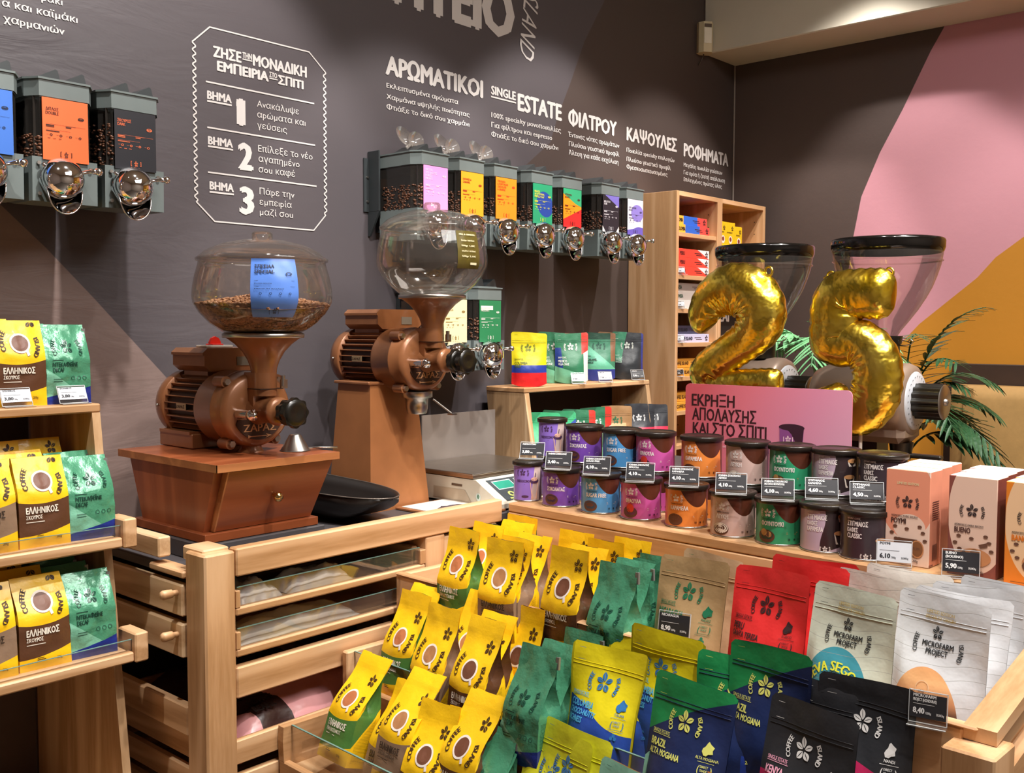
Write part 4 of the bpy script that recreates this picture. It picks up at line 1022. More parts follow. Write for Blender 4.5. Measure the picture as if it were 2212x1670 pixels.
class Pouch:
    """stand-up zip pouch: two sheets joined at the side seams over an oval base"""
    def __init__(s, seed=0, W=.15, T=.062, H=.225, crump=.002, bend=.0, wave=.004, k0=.22):
        s.__dict__.update(locals()); s.D = T
    def t(s, u, z):
        q = abs(2 * u - 1); e = max(0, 1 - (q / .93) ** 2.6) ** .75 if q < .93 else 0
        a = z / s.H; prof = 1 - .15 * max(0, 1 - a / .15) if a < .3 else max(0, 1 - rsm((a - .3) / .50) ** .8)
        return s.T / 2 * e * prof + .0008
    def mid(s, u, z):
        a = z / s.H; return s.T / 2 + s.bend * a ** 3 + s.wave * rsm((a - .45) / .5) * math.sin(math.pi * (1.15 * u + s.seed * .37)) * (1 + .5 * math.sin(s.seed * 2.1))
    def xz(s, u, z):
        a = z / s.H; x = (u - .5) * s.W * (1 - .03 * math.sin(math.pi * min(1, a * 1.2)) - .015 * (1 - a))
        zz = z; q = abs(2 * u - 1)
        if q > .9 and a > .94: zz -= s.H * .03 * ((q - .9) / .1) ** 2 * (a - .94) / .06
        if a < .06: zz += (.010 * q ** 3) * (1 - a / .06)
        if a > .8: zz += .003 * math.sin(3 * u + s.seed) * (a - .8) / .2
        return x, zz
    def front(s, u, z, off=0):
        x, zz = s.xz(u, z); n = noise.noise(Vector((u * 3.1 + s.seed * 5.3, z * 18, s.seed))) + .6 * noise.noise(Vector((u * 7, z * 50 + s.seed, 2.2)))
        q = abs(2 * u - 1); k = (1 - q ** 6)
        return Vector((x, s.mid(u, z) - s.t(u, z) + s.crump * n * k - off, zz))
    def rear(s, u, z):
        x, zz = s.xz(u, z); f = s.front(u, z); return Vector((x, max(f.y + .0012, s.mid(u, z) + s.t(u, z)), zz))
    def mesh(s, mats):
        b = B(); H = s.H
        b.grid(lambda a, c: s.front(a, H * c), 24, 34, 0, lambda a, c: (a, c)); b.grid(lambda a, c: s.rear(1 - a, H * c), 14, 20, 0, lambda a, c: (1.02 + a, c))
        f0 = [s.front(i / 16, 0) for i in range(17)]; r0 = [s.rear(1 - i / 16, 0) for i in range(17)]
        b.add(f0 + r0, [list(range(34))[::-1]], [(.5, 0)] * 34)
        return b.mesh('pouch', mats)
    def ridge(s, zr, mat, name='zip_seal'):
        b = B(); b.tube([s.front(.03 + .94 * i / 16, zr, .0005) for i in range(17)], .0005, 5); b.tube([s.front(.03 + .94 * i / 16, zr + .006, .0002) for i in range(17)], .0004, 5); return b.mesh(name, mat)
def on(bag, off=.0012): return lambda x, y: bag.front(min(1.02, max(-.02, x / bag.W)), y, off)
# ---- inks of the yellow bags
def yellow_mat(name, band):
    m = M(name, '#fcc91b', .33, Coat_Weight=.15)
    u, v, _ = m.uv('UV'); s1 = (u - 1.).mx(0.)
    top = u * u * .12 - u * .10 + .40 + s1 * .55; bot = u * u * .07 + .10 + s1 * .45
    m.layer(v.lt(top) * v.gt(bot), band)
    m.layer((v * 95.).fr().gt(.62) * v.lt(bot - .03) * v.gt(.04) * u.between(1.08, 1.5), '#a98a1c')
    m.layer(v.gt(.855) * (v * 160.).fr().gt(.8) * v.lt(.895), '#d8a80c')
    m.bump(m.noise(26, 4, .6, m.coord()), .35, .004); return m.m
YM = {k: yellow_mat('yellow_bag_' + k, c) for k, c in (('green', '#4c7c3a'), ('taupe', '#90755f'), ('brown', '#5c3a26'))}
def yellow_art(kind):
    P = P2(); dk = 0
    P.disc(.047, .123, .0195, .0195, 1, 24, .80); P.disc(.047, .123, .0158, .0158, 2, 24); P.poly([(.055, .108), (.060, .111), (.0635, .100), (.0585, .098)], 1)
    P.arc('COFFEE', .051, .124, .0335, 174, .0098, dk, .05, sx=.78); P.arc('ISLAND', .043, .121, .0335, -10, .0098, dk, .05, sx=.78)
    P.flower(.073, .166, .0125, dk)
    P.text('ΕΛΛΗΝΙΚΟΣ', .012, .064, .0125, 3, w=.060, bold=.045)
    P.text({'green': 'ΠΑΡΑΔΟΣΙΑΚΟΣ', 'taupe': 'ΣΠΕΣΙΑΛ ΕΠΙΛΟΓΗ', 'brown': 'ΣΚΟΥΡΟΣ'}[kind], .012, .0535, .0075, 3, w=.05 if kind != 'brown' else .03, bold=.03)
    P.rect(.012, .0475, .045, .0488, 3); P.text('200g', .066, .014, .005, 0, bold=.02); P.rect(.03, .018, .045, .0195, 0); P.rect(.03, .0215, .042, .0227, 0)
    return P, [ink('#3a2514'), ink('#e9dfd6'), ink({'green': '#b06a42', 'taupe': '#a8754c', 'brown': '#6d4330'}[kind]), ink('#efe6d6' if kind != 'taupe' else '#3a2c24')]
_bagc = {}
def proto(key, maker):
    if key not in _bagc: _bagc[key] = maker()
    return _bagc[key]
def yellow_bag(kind, var, fold=0, H=.215):
    def mk():
        bg = Bag(seed=var * 1.7 + {'green': 0, 'taupe': 3, 'brown': 6}[kind], fold=fold, H=H, bend=.03 + .05 * (var % 3), belly=.004 + .002 * (var % 2))
        me = bg.mesh(YM[kind]); P, mats = yellow_art(kind)
        if fold:
            keep = [i for i, f in enumerate(P.f) if max(P.v[j][1] for j in f) < bg.Hs - .001]; P.m = [P.m[i] for i in keep]; P.f = [P.f[i] for i in keep]
        return me, P.mesh('print', mats, on(bg)), bg
    return proto(('y', kind, var, fold, H), mk)
def decaf_mat():
    m = M('decaf_foil', '#4c9270', .28, .15, Coat_Weight=.3)
    u, v, _ = m.uv('UV'); m.layer(v.lt(.36 - u * .34), '#7fc0a2'); m.layer(v.lt(u * .10 + .07), '#22348c')
    m.layer((v * 95.).fr().gt(.6) * v.between(.12, .4) * u.between(1.06, 1.5), '#1c4a36')
    m.bump(m.noise(20, 4, .65, m.coord()), .6, .006); return m.m
DEC = decaf_mat(); TIE = plain('tin_tie', '#9a9a98', .35, .6)
def decaf_bag(var, fold=0):
    def mk():
        bg = Bag(seed=var * 2.3 + 11, W=.09, H=.20, fold=fold, crump=.0034, bend=.06 + .08 * (var % 2), belly=.006)
        P = P2(); P.flower(.045, .115, .0135, 0); P.arc('COFFEE', .045, .113, .024, 178, .0085, 0, .04, sx=.7); P.arc('ISLAND', .045, .113, .024, 0, .0085, 0, .04, sx=.7)
        P.text('ΝΤΕΚΑΦΕΪΝΕ', .012, .076, .0085, 1, w=.05, bold=.04); P.text('DECAF', .012, .065, .0085, 1, w=.022, bold=.04); P.rect(.012, .088, .034, .0895, 1); P.rect(.012, .05, .03, .0512, 1); P.rect(.012, .045, .03, .0462, 1)
        for i in range(3): P.disc(.052 + i * .012, .052, .0042, .0042, 1, 12, .75)
        if fold:
            keep = [i for i, f in enumerate(P.f) if max(P.v[j][1] for j in f) < bg.Hs - .001]; P.m = [P.m[i] for i in keep]; P.f = [P.f[i] for i in keep]
        b = B(); e = bg.front(1, bg.Hs - .012); b.box((e.x - .004, e.y - .001, e.z - .018), (e.x + .003, e.y + .004, e.z + .004)); tie = b.mesh('tin_tie', TIE)
        return bg.mesh(DEC), P.mesh('print', [ink('#1d4a3a', .3), ink('#173c30', .3)], on(bg)), bg, tie
    return proto(('d', var, fold), mk)
def put(me, children, name, label, cat, loc, rz, lean=0, group=None):
    """stand a pack with its base-front edge at loc, turned by rz, leaning back by lean"""
    o = link(name, me, None, loc, (0, 0, 0)); o.rotation_mode = 'XYZ'; o.rotation_euler = (-lean, 0, rz)
    for nm, ch in children: link(nm, ch, o)
    return tag(o, label, cat, group)
# ---- pouch designs
def pouch_mat(name, base, fn=None, rough=.42, bump=.35):
    m = M(name, base, rough)
    if fn: u, v, _ = m.uv('UV'); fn(m, u, v)
    m.bump(m.noise(16, 4, .6, m.coord()), bump, .006); return m.m
def wave(u, a, b, c, f=3.2, ph=0): return (u * f + ph).sin() * c + u * b + a
def d_colombia(m, u, v): m.layer(v.lt(wave(u, .56, -.16, .03, 5., 1.)), '#2548a0'); m.layer((u - .5).abs().gt(.475), '#b7ac16')
def d_brazil(m, u, v): m.layer(v.gt(wave(u, .60, .34, .02, 3.)), '#1f8a4c'); m.layer(v.lt(.35) * u.gt(.72), '#233d92')
def d_kenya(m, u, v): m.layer(v.lt(wave(u, .52, -.10, .02, 5.)), '#b52456'); m.layer(v.lt(.22) * u.gt(.6), '#1f8a4c')
def d_nica(m, u, v): m.layer(v.lt(wave(u, .30, -.06, .015, 5.)), '#2f4c84')
def d_peru(m, u, v): m.layer(v.lt(.16), '#d9d3cf')
def d_geneva(m, u, v):
    m.layer(ell(u, v, .42, .22, .40, .36), '#3f8f9e'); lines(m, u, v)
def lines(m, u, v):
    k = (v * 11. + (u * 5.).sin() * .22 + (u * 13.).sin() * .06).fr(); m.layer(k.gt(.975), '#8f8f8a')
def d_micro(m, u, v):
    lines(m, u, v)
    g = m.ramp(v.v, [(.05, '#3b2d29'), (.22, '#5b423a'), (.3, '#c48a62'), (.42, '#e8b27c'), (.52, '#d99b66')])
    m.layer(ell(u, v, .42, .13, .38, .38), g)
def d_top1(m, u, v): m.layer(v.lt(.40), '#2a3f9a'); m.layer(v.lt(.26), '#e0262a')
def d_mexico(m, u, v):
    m.layer(u.lt(.25 - v * .1) * v.between(.3, .7), '#223a86'); m.layer(v.lt(.34 - u * .2), '#6fb795'); m.layer(u.gt(.86), '#e6dcd2'); m.layer(u.gt(.80) * (v - u * .4).gt(.25), '#d8392e')
def d_caramel(m, u, v): m.layer((v - u * -.55).lt(.80) * v.lt(.8), '#63b394'); m.layer(v.gt(.86), '#274a3c'); m.layer(u.gt(.84) * v.gt(.4), '#8a6248'); m.layer(v.lt(.24), '#2c3a86')
def d_silent(m, u, v): m.layer((u + v * -.35).lt(.12) * v.gt(.4), '#3f8a6a'); m.layer(u.gt(.93), '#3a3f8c')
def d_grn(m, u, v): m.layer((v - u * .55).lt(.28), '#2b4aa0')
def d_mint(m, u, v): m.layer((u * .6 + v).gt(1.42), '#e79a4c')
DES = {
 'colombia': ('#e6d51c', d_colombia, '#2f74b5', '#57b4e2', ['SINGLE ESTATE', 'COLOMBIA', 'CHOCO-NUTTY', 'RICHNESS'], 'TOLIMA'),
 'brazil': ('#1c2a55', d_brazil, '#dcdc72', '#dcdc72', ['SINGLE ESTATE', 'BRAZIL', 'ALTA MOGIANA'], 'ALTA MOGIANA'),
 'kenya': ('#2a2b2f', d_kenya, '#e6e4e2', '#f0a8c0', ['SINGLE ESTATE', 'KENYA', 'NANDI'], 'NANDI'),
 'nicaragua': ('#a5875f', d_nica, '#1c6a48', '#1c6a48', ['SINGLE ESTATE', 'NICARAGUA', 'VANGUARDIA'], 'MADRIZ'),
 'kraft': ('#d0ae88', d_nica, '#1c8058', '#1c8058', ['SINGLE ESTATE', 'MEXICO', 'CHIAPAS'], ''),
 'peru': ('#cc2a2a', d_peru, '#321a1c', '#321a1c', ['SINGLE ESTATE', 'PERU', 'SANTA TERESA'], 'CUSCO'),
 'nueva': ('#c4c9b8', d_geneva, '#26282a', '#d8d63a', [], ''),
 'micro': ('#d6d9dd', d_micro, '#2a2c30', '#2a2c30', [], ''),
 'white': ('#d3cdc4', lambda m, u, v: lines(m, u, v), '#2a2c30', '#2a2c30', [], ''),
 'lime': ('#d9d92c', None, '#3f74ae', '#3f74ae', ['SINGLE ESTATE', 'COLOMBIA', 'TOLIMA'], ''),
 'mint': ('#86bda6', d_mint, '#2f5a4c', '#2f5a4c', ['BREEZE'], ''),
 'top_colombia': ('#e3d21a', d_top1, '#6a7a20', '#5f6f20', ['SINGLE ESTATE', 'COLOMBIA', 'HUILA'], ''),
 'mexico': ('#2f7552', d_mexico, '#e3e8e0', '#dfe6de', ['SINGLE ESTATE', 'MEXICO', 'VILLA CRUZ'], ''),
 'caramel': ('#3f7f63', d_caramel, '#28584a', '#28403a', ['DESSERT', 'CARAMEL', 'BREEZE'], ''),
 'silent': ('#33373c', d_silent, '#dfe6de', '#a9cdbb', ['DESSERT', 'SILENT', 'BREEZE'], ''),
 'kenya_small': ('#35373d', lambda m, u, v: (m.layer(v.lt(u * -.0 + .52), '#dd3f5c'), m.layer(v.lt(.12) * u.gt(.6), '#2a8a5a')), '#ececec', '#f7d0d8', ['KENYA', 'SWEET', 'SYMPHONY'], ''),
 'green': ('#3fb279', d_grn, '#dcdc72', '#dcdc72', [], ''),
 'kraft_small': ('#a07a52', lambda m, u, v: m.layer(rect(u, v, .1, .8, .12, .66), '#cfa97a'), '#1f6a44', '#2f5a34', ['SINGLE ESTATE', 'NICARAGUA'], '')}
PMAT = {}
def pouch(kind, var, small=False):
    def mk():
        base, fn, fi, ti, lines_, reg = DES[kind]
        if kind not in PMAT: PMAT[kind] = pouch_mat('pouch_' + kind, base, fn)
        p = Pouch(seed=var * 1.9 + len(kind), W=.118 if small else .15, H=.175 if small else .225, T=.045 if small else .06, wave=(.003 if small else .009), bend=.004 * (var % 3))
        k = p.W / .15; P = P2(); mats = [ink(fi), ink(ti), ink('#c9b06a', .35), ink('#dcdc3a')]
        if kind in ('micro', 'nueva'):
            P.text('LIMITED EDITION', .074, .196, .0052, 2, align='c', bold=.02, sx=.85); P.text('SPECIALTY ORIGIN', .074, .188, .0052, 2, align='c', bold=.02, sx=.85)
            P.flower(.072, .168, .0105, 0); P.text('MICROFARM', .074, .146, .0085, 0, align='c', bold=.04, w=.052); P.text('PROJECT', .074, .135, .0085, 0, align='c', bold=.04, w=.036)
            P.arc('COFFEE', .074, .147, .0345, 178, .0078, 0, .04, sx=.7); P.arc('ISLAND', .074, .147, .0345, -4, .0078, 0, .04, sx=.7)
            if kind == 'nueva': P.arc('NUEVA SEGOVIA', .063, .05, .0445, 92, .0155, 3, .04, sx=.78); P.text('84.00', .055, .088, .006, 0, bold=.03)
            else: P.disc(.062, .083, .011, .012, 3, 24, .9); mats[3] = ink('#d8b48c'); P.text('84.00', .062, .0775, .004, 0, align='c'); P.poly([(.092, .03), (.098, .045), (.100, .035), (.108, .03), (.104, .022), (.096, .022)], 2); mats[2] = ink('#b5722e') if False else mats[2]
        elif lines_:
            if kind not in ('kraft',): P.logo(p.W * .47, p.H * .72, .0165 * k, 0)
            else: P.logo(p.W * .47, p.H * .72, .0165 * k, 0)
            y = p.H * (.60 if not small else .50)
            for i, s_ in enumerate(lines_):
                hh = (.0058 if i == 0 else .0115 if i == 1 else .0095) * k; y -= hh * (1. if i else 0) * 1.3; P.text(s_, .012 * k, y, hh, 1, bold=.04 if i else .02, sx=.66)
                if i == 0: P.rect(.012 * k, y - .0022 * k, .05 * k, y - .0014 * k, 1); y -= .004 * k
            if reg:
                P.text(reg, .121, .118, .0045, 0, align='c', bold=.02, sx=.8, w=None); pts = [(.121 + .0085 * math.cos(a) * (1 + .35 * math.sin(2.3 * a + len(reg))), .134 + .0095 * math.sin(a) * (1 + .3 * math.cos(3.1 * a))) for a in [i * 2 * math.pi / 14 for i in range(14)]]
                P.poly(pts, 0); P.rect(.108, .1145, .134, .1151, 0); P.text('DIRECT', .121, .107, .0035, 0, align='c', bold=.02); P.text('TRADE', .121, .1015, .0035, 0, align='c', bold=.02); P.text('(', .111, .1005, .01, 0); P.text(')', .130, .1005, .01, 0)
                P.rect(.108, .0965, .134, .097, 0); P.rect(.108, .0935, .134, .094, 0)
                for dx, dy in ((-.003, 0), (.003, 0), (0, .005)): P.disc(.121 + dx, .083 + dy, .0026, .0034, 0, 8)
                P.text('200g', .121, .068, .0055, 0, align='c', bold=.03)
        P.rect(.014 * k, p.H * .955, .026 * k, p.H * .9575, 0); P.rect(.014 * k, p.H * .86, .028 * k, p.H * .8625, 0)
        return p.mesh(PMAT[kind]), P.mesh('print', mats, on(p)), p, p.ridge(p.H * .82, plain_cached('zip_' + kind, base, .4))
    return proto(('p', kind, var, small), mk)
# ---- tins
LID = plain('tin_lid', '#211a16', .28, 0, 0); LIDC = glassy('clear_tin_lid', '#8a8078', .15, .05); RIMM = plain('tin_rim', '#c4c0ba', .25, 1.)
def tin_mat(name, col, dark, kind):
    m = M(name, col, .3, Coat_Weight=.3); u, v, _ = m.uv('UV')   # u: angle from the printed front in radians, v: height 0..1
    if kind == 'choc':
        q = (u - .42) / 1.05; m.layer(u.gt(1.0 - 0.) * (u - v * -.25).gt(1.18), dark); m.layer(v.gt(q * q * .62 + .50) * v.lt(1.2), '#50281b')
        q2 = (u + 1.15) / .5
    if kind == 'slim':
        m.layer((u + v * -.35).gt(.05), '#cdb6b0'); m.layer((u + v * -.25).gt(.75), '#3b2440')
    if kind == 'inst':
        m.layer((u + v * -.2 + ((v * 7.).sin() * .06)).gt(-.30), '#35292b'); m.layer((v + u * -.14).lt(.06), col)
    if kind == 'dark': m.layer(v.lt(.02), '#1a1416')
    return m.m
TINS = [('freddo', '#8a6cc4', '#3b2440', 'slim'), ('choc', '#7346a8', '#2c1838', 'choc'), ('sugarfree', '#4f96d0', '#22384e', 'choc'), ('strawberry', '#c0539a', '#5a1f48', 'choc'), ('caramel', '#e0843c', '#5a2c16', 'choc'),
        ('white', '#c9a9a0', '#4a3430', 'choc'), ('hazelnut', '#2f9468', '#1a3a2c', 'choc'), ('inst_caramel', '#b9a3b4', '#35292b', 'inst'), ('inst_classic', '#3a3036', '#1a1416', 'dark')]
TEXT = {'freddo': ['FREDDOCCINO'], 'choc': ['ΣΟΚΟΛΑΤΑΣ'], 'sugarfree': ['SUGAR FREE'], 'strawberry': ['ΦΡΑΟΥΛΑ'], 'caramel': ['ΚΑΡΑΜΕΛΑ'], 'white': ['ΛΕΥΚΗ'], 'hazelnut': ['ΦΟΥΝΤΟΥΚΙ'],
        'inst_caramel': ['ΣΤΙΓΜΙΑΙΟΣ', 'ΚΑΦΕΣ', 'ΚΑΡΑΜΕΛΑ'], 'inst_classic': ['ΣΤΙΓΜΙΑΙΟΣ', 'ΚΑΦΕΣ', 'CLASSIC']}
def tin(kind):
    def mk():
        key, col, dark, ty = [t for t in TINS if t[0] == kind][0]
        r, h = (.036, .100) if ty == 'slim' else (.0465, .094); mat = tin_mat('tin_' + kind, col, dark, ty)
        b = B(); n = 48; vs = []; uv = []; prof = [(r, .003), (r, h)]
        for j, (rr, z) in enumerate(prof):
            for i in range(n + 1): a = -math.pi + 2 * math.pi * i / n; vs.append((rr * math.sin(a), -rr * math.cos(a), z)); uv.append((a, z / h))
        b.add(vs, [(i, i + 1, n + 2 + i, n + 1 + i) for i in range(n)], uv, None, 0, True)
        b.add([(r * math.cos(i * 2 * math.pi / 24), r * math.sin(i * 2 * math.pi / 24), .003) for i in range(24)], [list(range(24))[::-1]], [(0, 0)] * 24)
        body = b.mesh('tin', mat)
        b = B(); b.lathe([(r + .0002, 0), (r + .0012, .001), (r + .0012, .003), (r, .004)], 40, cap=False); rim = b.mesh('base_rim', RIMM)
        b = B(); R_ = r + .003
        b.lathe([(R_, h - .010), (R_ + .0008, h - .009), (R_ + .0008, h - .001), (R_, h), (R_ - .003, h + .0012), (R_ - .005, h - .001), (R_ - .013, h - .0015), (R_ - .014, h - .0005), (0, h - .0003)], 44, cap=False)
        lid_ = b.mesh('lid', LID)
        P = P2(); fn = lambda x, y: (lambda a: ((r + .0004) * math.sin(a), -(r + .0004) * math.cos(a), y))(x / r)
        mats = [ink('#efe6e2'), ink(dark), ink('#5a3324'), ink('#e8d9cc'), ink('#d23a2c')]
        if ty == 'choc':
            x0 = -.030; P.flower(x0, h * .70, .0085, 0); P.arc('COFFEE', x0, h * .70, .0115, 180, .005, 0, .03, sx=.6); P.arc('ISLAND', x0, h * .70, .0115, 0, .005, 0, .03, sx=.6)
            P.text('ΡΟΦΗΜΑ ΣΟΚΟΛΑΤΑΣ', x0 - .012, h * .555, .0032, 1, w=.028, bold=.03); P.text(TEXT[kind][0], x0 - .014, h * .43, .0095, 0, w=.0045 * len(TEXT[kind][0]) + .006, bold=.04)
            P.disc(x0 - .003, h * .20, .0185, .013, 2, 24); P.disc(x0 - .003, h * .22, .015, .009, 1, 24); P.disc(x0 - .003, h * .235, .010, .005, 2, 20)
            if kind == 'strawberry': P.disc(x0 - .002, h * .30, .0095, .0105, 4, 16)
            elif kind == 'hazelnut': P.disc(x0 - .008, h * .28, .007, .007, 3, 14); P.disc(x0 + .003, h * .24, .006, .006, 3, 14); mats[3] = ink('#b98a50')
            elif kind == 'white': P.disc(x0 - .003, h * .22, .017, .011, 3, 20)
            elif kind == 'caramel': P.poly([(x0 - .01, h * .26), (x0, h * .32), (x0 + .008, h * .27), (x0 + .0, h * .2)], 4); mats[4] = ink('#c98a5a')
            else: P.poly([(x0 - .008, h * .22), (x0, h * .31), (x0 + .008, h * .22)], 1)
            P.text('10', .012, h * .12, .005, 1, bold=.04); P.disc(.026, h * .145, .0022, .0022, 1, 8); P.disc(.036, h * .145, .0022, .0022, 1, 10, .6); P.rect(.008, h * .29, .034, h * .30, 3); P.rect(.008, h * .26, .03, h * .265, 3)
        elif ty == 'slim':
            P.logo(-.018, h * .74, .0085, 2); P.text('FREDDOCCINO', -.034, h * .50, .0062, 2, w=.033, bold=.04); P.rect(-.034, h * .44, -.012, h * .445, 2)
            P.poly([(-.0, h * .52), (.024, h * .52), (.019, h * .08), (.005, h * .08)], 3); P.disc(.012, h * .53, .0125, .006, 2, 20); P.disc(.012, h * .575, .009, .005, 3, 16); P.poly([(.012, h * .58), (.014, h * .58), (.017, h * .74), (.015, h * .74)], 2)
            P.disc(-.012, h * .14, .009, .003, 2, 14); mats[2] = ink('#4a2c50'); mats[3] = ink('#dcae98')
        else:
            wh = 0
            for i, s_ in enumerate(TEXT[kind]): P.text(s_, -.042, h * .70 - i * .0115, .0095 if i != 1 else .0085, 0, w=.0036 * len(s_) + .004, bold=.04)
            P.rect(-.042, h * .82, -.015, h * .824, 0); P.text('INSTANT COFFEE', -.042, h * .835, .0035, 0, w=.026, bold=.03)
            P.poly([(.012, h * .42), (.036, h * .42), (.033, h * .20), (.016, h * .20)], 3 if kind == 'inst_caramel' else 2); P.disc(.024, h * .43, .0122, .0045, 4, 18); mats[4] = ink('#c08a5a'); P.disc(.039, h * .32, .005, .006, 2, 12, .6); mats[2] = ink('#57504e')
            if kind == 'inst_caramel': P.disc(.030, h * .78, .011, .0045, 4, 18); P.poly([(.019, h * .78), (.041, h * .78), (.038, h * .66), (.022, h * .66)], 3)
            P.logo(-.005, h * .10, .0055, 0)
        return body, lid_, P.mesh('print', mats, fn), rim, r, h
    return proto(('t', kind), mk)
# ---- price tickets in clear holders
TK = plain('ticket_black', '#2c2c30', .35); TKW = plain('ticket_white', '#cfd3da', .35)
_tick = {}
def ticket(title, price, loc, rz, lean, label, white=False, w=.066, h=.036, group='price tickets on the stand'):
    """clear wedge holder with a printed card; faces -Y, foot at loc"""
    t = thing('price_ticket', label, 'price tag', loc, (0, 0, rz), group)
    if 'h' not in _tick:
        _tick['h'] = 1
    b = B(); M4 = Matrix.Translation((0, 0, .002)) @ Matrix.Rotation(-lean, 4, 'X')
    b.box((-w / 2, .0, 0), (w / 2, .0012, h + .012), M4); b.box((-w / 2, -.014, 0), (w / 2, .002, .0015)); b.obj('holder', PLEXI, t)
    b = B(); s = w / 2
    for x0, x1, z0, z1 in ((-s, -s + .001, 0, h + .012), (s - .001, s, 0, h + .012), (-s, s, h + .011, h + .012), (-s, s, 0, .001)): b.box((x0, -.0003, z0), (x1, .0015, z1), M4)
    b.box((-s, -.014, .0014), (s, -.0125, .0022)); b.obj('holder_edge', plain_cached('acrylic_edge', '#cfd4d6', .1), t)
    b = B(); b.box((-w / 2 + .0015, -.001, .008), (w / 2 - .0015, -.0002, h + .008), M4); c = b.obj('card', TKW if white else TK, t)
    P = P2(); x0 = -w / 2 + .006; P.text(title[0], x0, h * .86, h * .13, 0, w=min(w * .7, len(title[0]) * h * .1), bold=.04)
    if len(title) > 1: P.text(title[1], x0, h * .68, h * .13, 0, w=min(w * .6, len(title[1]) * h * .1), bold=.04)
    P.rect(x0, h * .56, x0 + w * .55, h * .575, 0); P.text(price, x0, h * .18, h * .24, 0, bold=.05, w=w * .3); P.text('/200g', x0 + w * .32, h * .18, h * .1, 0); P.text('20,50€/kg', x0 + w * .6, h * .18, h * .1, 0, w=w * .2)
    me = P.mesh('lettering', ink('#e8e8e8') if not white else ink('#26262c'), lambda x, y: M4 @ Vector((x, -.0013, y + .008))); link('lettering', me, c)
    return t
_pc = {}
def plain_cached(n, c, r, me=0.):
    if n not in _pc: _pc[n] = plain(n, c, r, me)
    return _pc[n]
# ================================================================= stepped display unit at the left edge
XL0, XL1 = .10, .97
lu = thing('stepped_display_unit', 'pine stepped display unit at the left edge holding yellow and green coffee bags', 'shelf', (0, 0, 0))
fy = lambda z: -.31 - (1.34 - z) * .137
def side_panel(x0, x1, par):
    b = B(); b.prism([(fy(0), 0), (fy(1.325), 1.325), (-.02, 1.325), (-.02, 0)], x0, x1, Matrix(((0, 0, 1, 0), (1, 0, 0, 0), (0, 1, 0, 0), (0, 0, 0, 1)))); return b.obj('side_panel', PALE[2], par)
side_panel(.953, .970, lu); side_panel(XL0, XL0 + .017, lu)
board((XL0 - .002, -.312, 1.325), (.972, -.02, 1.343), 'top_shelf', lu, PINE)
board((XL0, -.022, .3), (.95, -.008, 1.325), 'back_panel', lu, plain('brown_back_panel', '#4a3a32', .7))
for zf, yf, zg in ((1.070, -.405, 1.108), (.850, -.442, .888), (.47, -.50, .51)):
    board((XL0 + .02, yf, zf), (.951, -.03, zf + .016), 'shelf', lu, PALE, ax=0)
    board((XL0, yf - .022, zf - .004), (.955, yf, zf + .016), 'front_bar', lu, PINE)
    board((.955, yf - .026, zf - .006), (.983, yf + .045, zg + .014), 'end_block', lu, PINE, .003, 1)
    b = B(); b.box((XL0, yf - .012, zf + .016), (.955, yf - .009, zg)); b.obj('glass_front', PLEXI, lu)
    b = B(); b.box((XL0, yf - .0122, zg), (.955, yf - .0088, zg + .001)); b.obj('glass_edge', GLASS_EDGE, lu)
# bags on it
def yb(kind, var, loc, rz, label, fold=.047, lean=0, group='bags on the stepped display unit'):
    me, pr, bg = yellow_bag(kind, var, fold); return put(me, [('print', pr)], 'coffee_bag', label, 'coffee bag', loc, rz, lean, group)
def gb(var, loc, rz, label, fold=.035, lean=0, group='bags on the stepped display unit'):
    me, pr, bg, tie = decaf_bag(var, fold); return put(me, [('print', pr), ('tin_tie', tie)], 'coffee_bag', label, 'coffee bag', loc, rz, lean, group)
yb('brown', 0, (.833, -.272, 1.343), R(-3), 'yellow bag with brown band at the front of the top left shelf')
gb(0, (.925, -.272, 1.343), R(-2), 'green decaf bag at the front right of the top left shelf', .04)
yb('brown', 1, (.80, -.205, 1.343), 0, 'yellow bag standing behind the front one on the top left shelf', .044)
gb(1, (.90, -.205, 1.343), 0, 'green decaf bag second from the front on the top left shelf', .04)
gb(2, (.905, -.14, 1.343), 0, 'green decaf bag third from the front on the top left shelf', .038)
yb('brown', 2, (.79, -.14, 1.343), 0, 'yellow bag furthest back on the top left shelf', .044)
yb('brown', 0, (.820, -.392, 1.086), R(-2), 'yellow bag with brown band in the middle of the second left shelf', lean=R(3))
gb(1, (.912, -.392, 1.086), R(-4), 'green decaf bag at the front right of the second left shelf', .04, R(3))
yb('taupe', 1, (.722, -.392, 1.086), R(-3), 'yellow bag with taupe band cut by the photo edge, second left shelf', lean=R(3))
for i, x in enumerate((.725, .815)): yb('brown', i + 1, (x, -.32, 1.086), 0, '%s yellow bag in the second row of the second left shelf' % ('left' if not i else 'right'), .044)
for i, x in enumerate((.72, .80, .885)): yb('brown', (i + 2) % 3, (x, -.25, 1.086), R(2), '%s yellow bag in the third row of the second left shelf' % ('left', 'middle', 'right')[i], .03)
gb(2, (.908, -.322, 1.086), 0, 'green decaf bag behind the front green bag, second left shelf', .038)
yb('brown', 2, (.80, -.428, .866), R(-2), 'yellow bag with brown band in the middle of the third left shelf', lean=R(3))
yb('taupe', 0, (.702, -.428, .866), R(-3), 'yellow bag with taupe band cut by the photo edge, third left shelf', lean=R(3))
gb(0, (.892, -.428, .866), R(-4), 'green decaf bag at the front right of the third left shelf', .04, R(3))
for i, x in enumerate((.70, .79)): yb('brown', i, (x, -.358, .866), 0, '%s yellow bag in the second row of the third left shelf' % ('left', 'right')[i], .044)
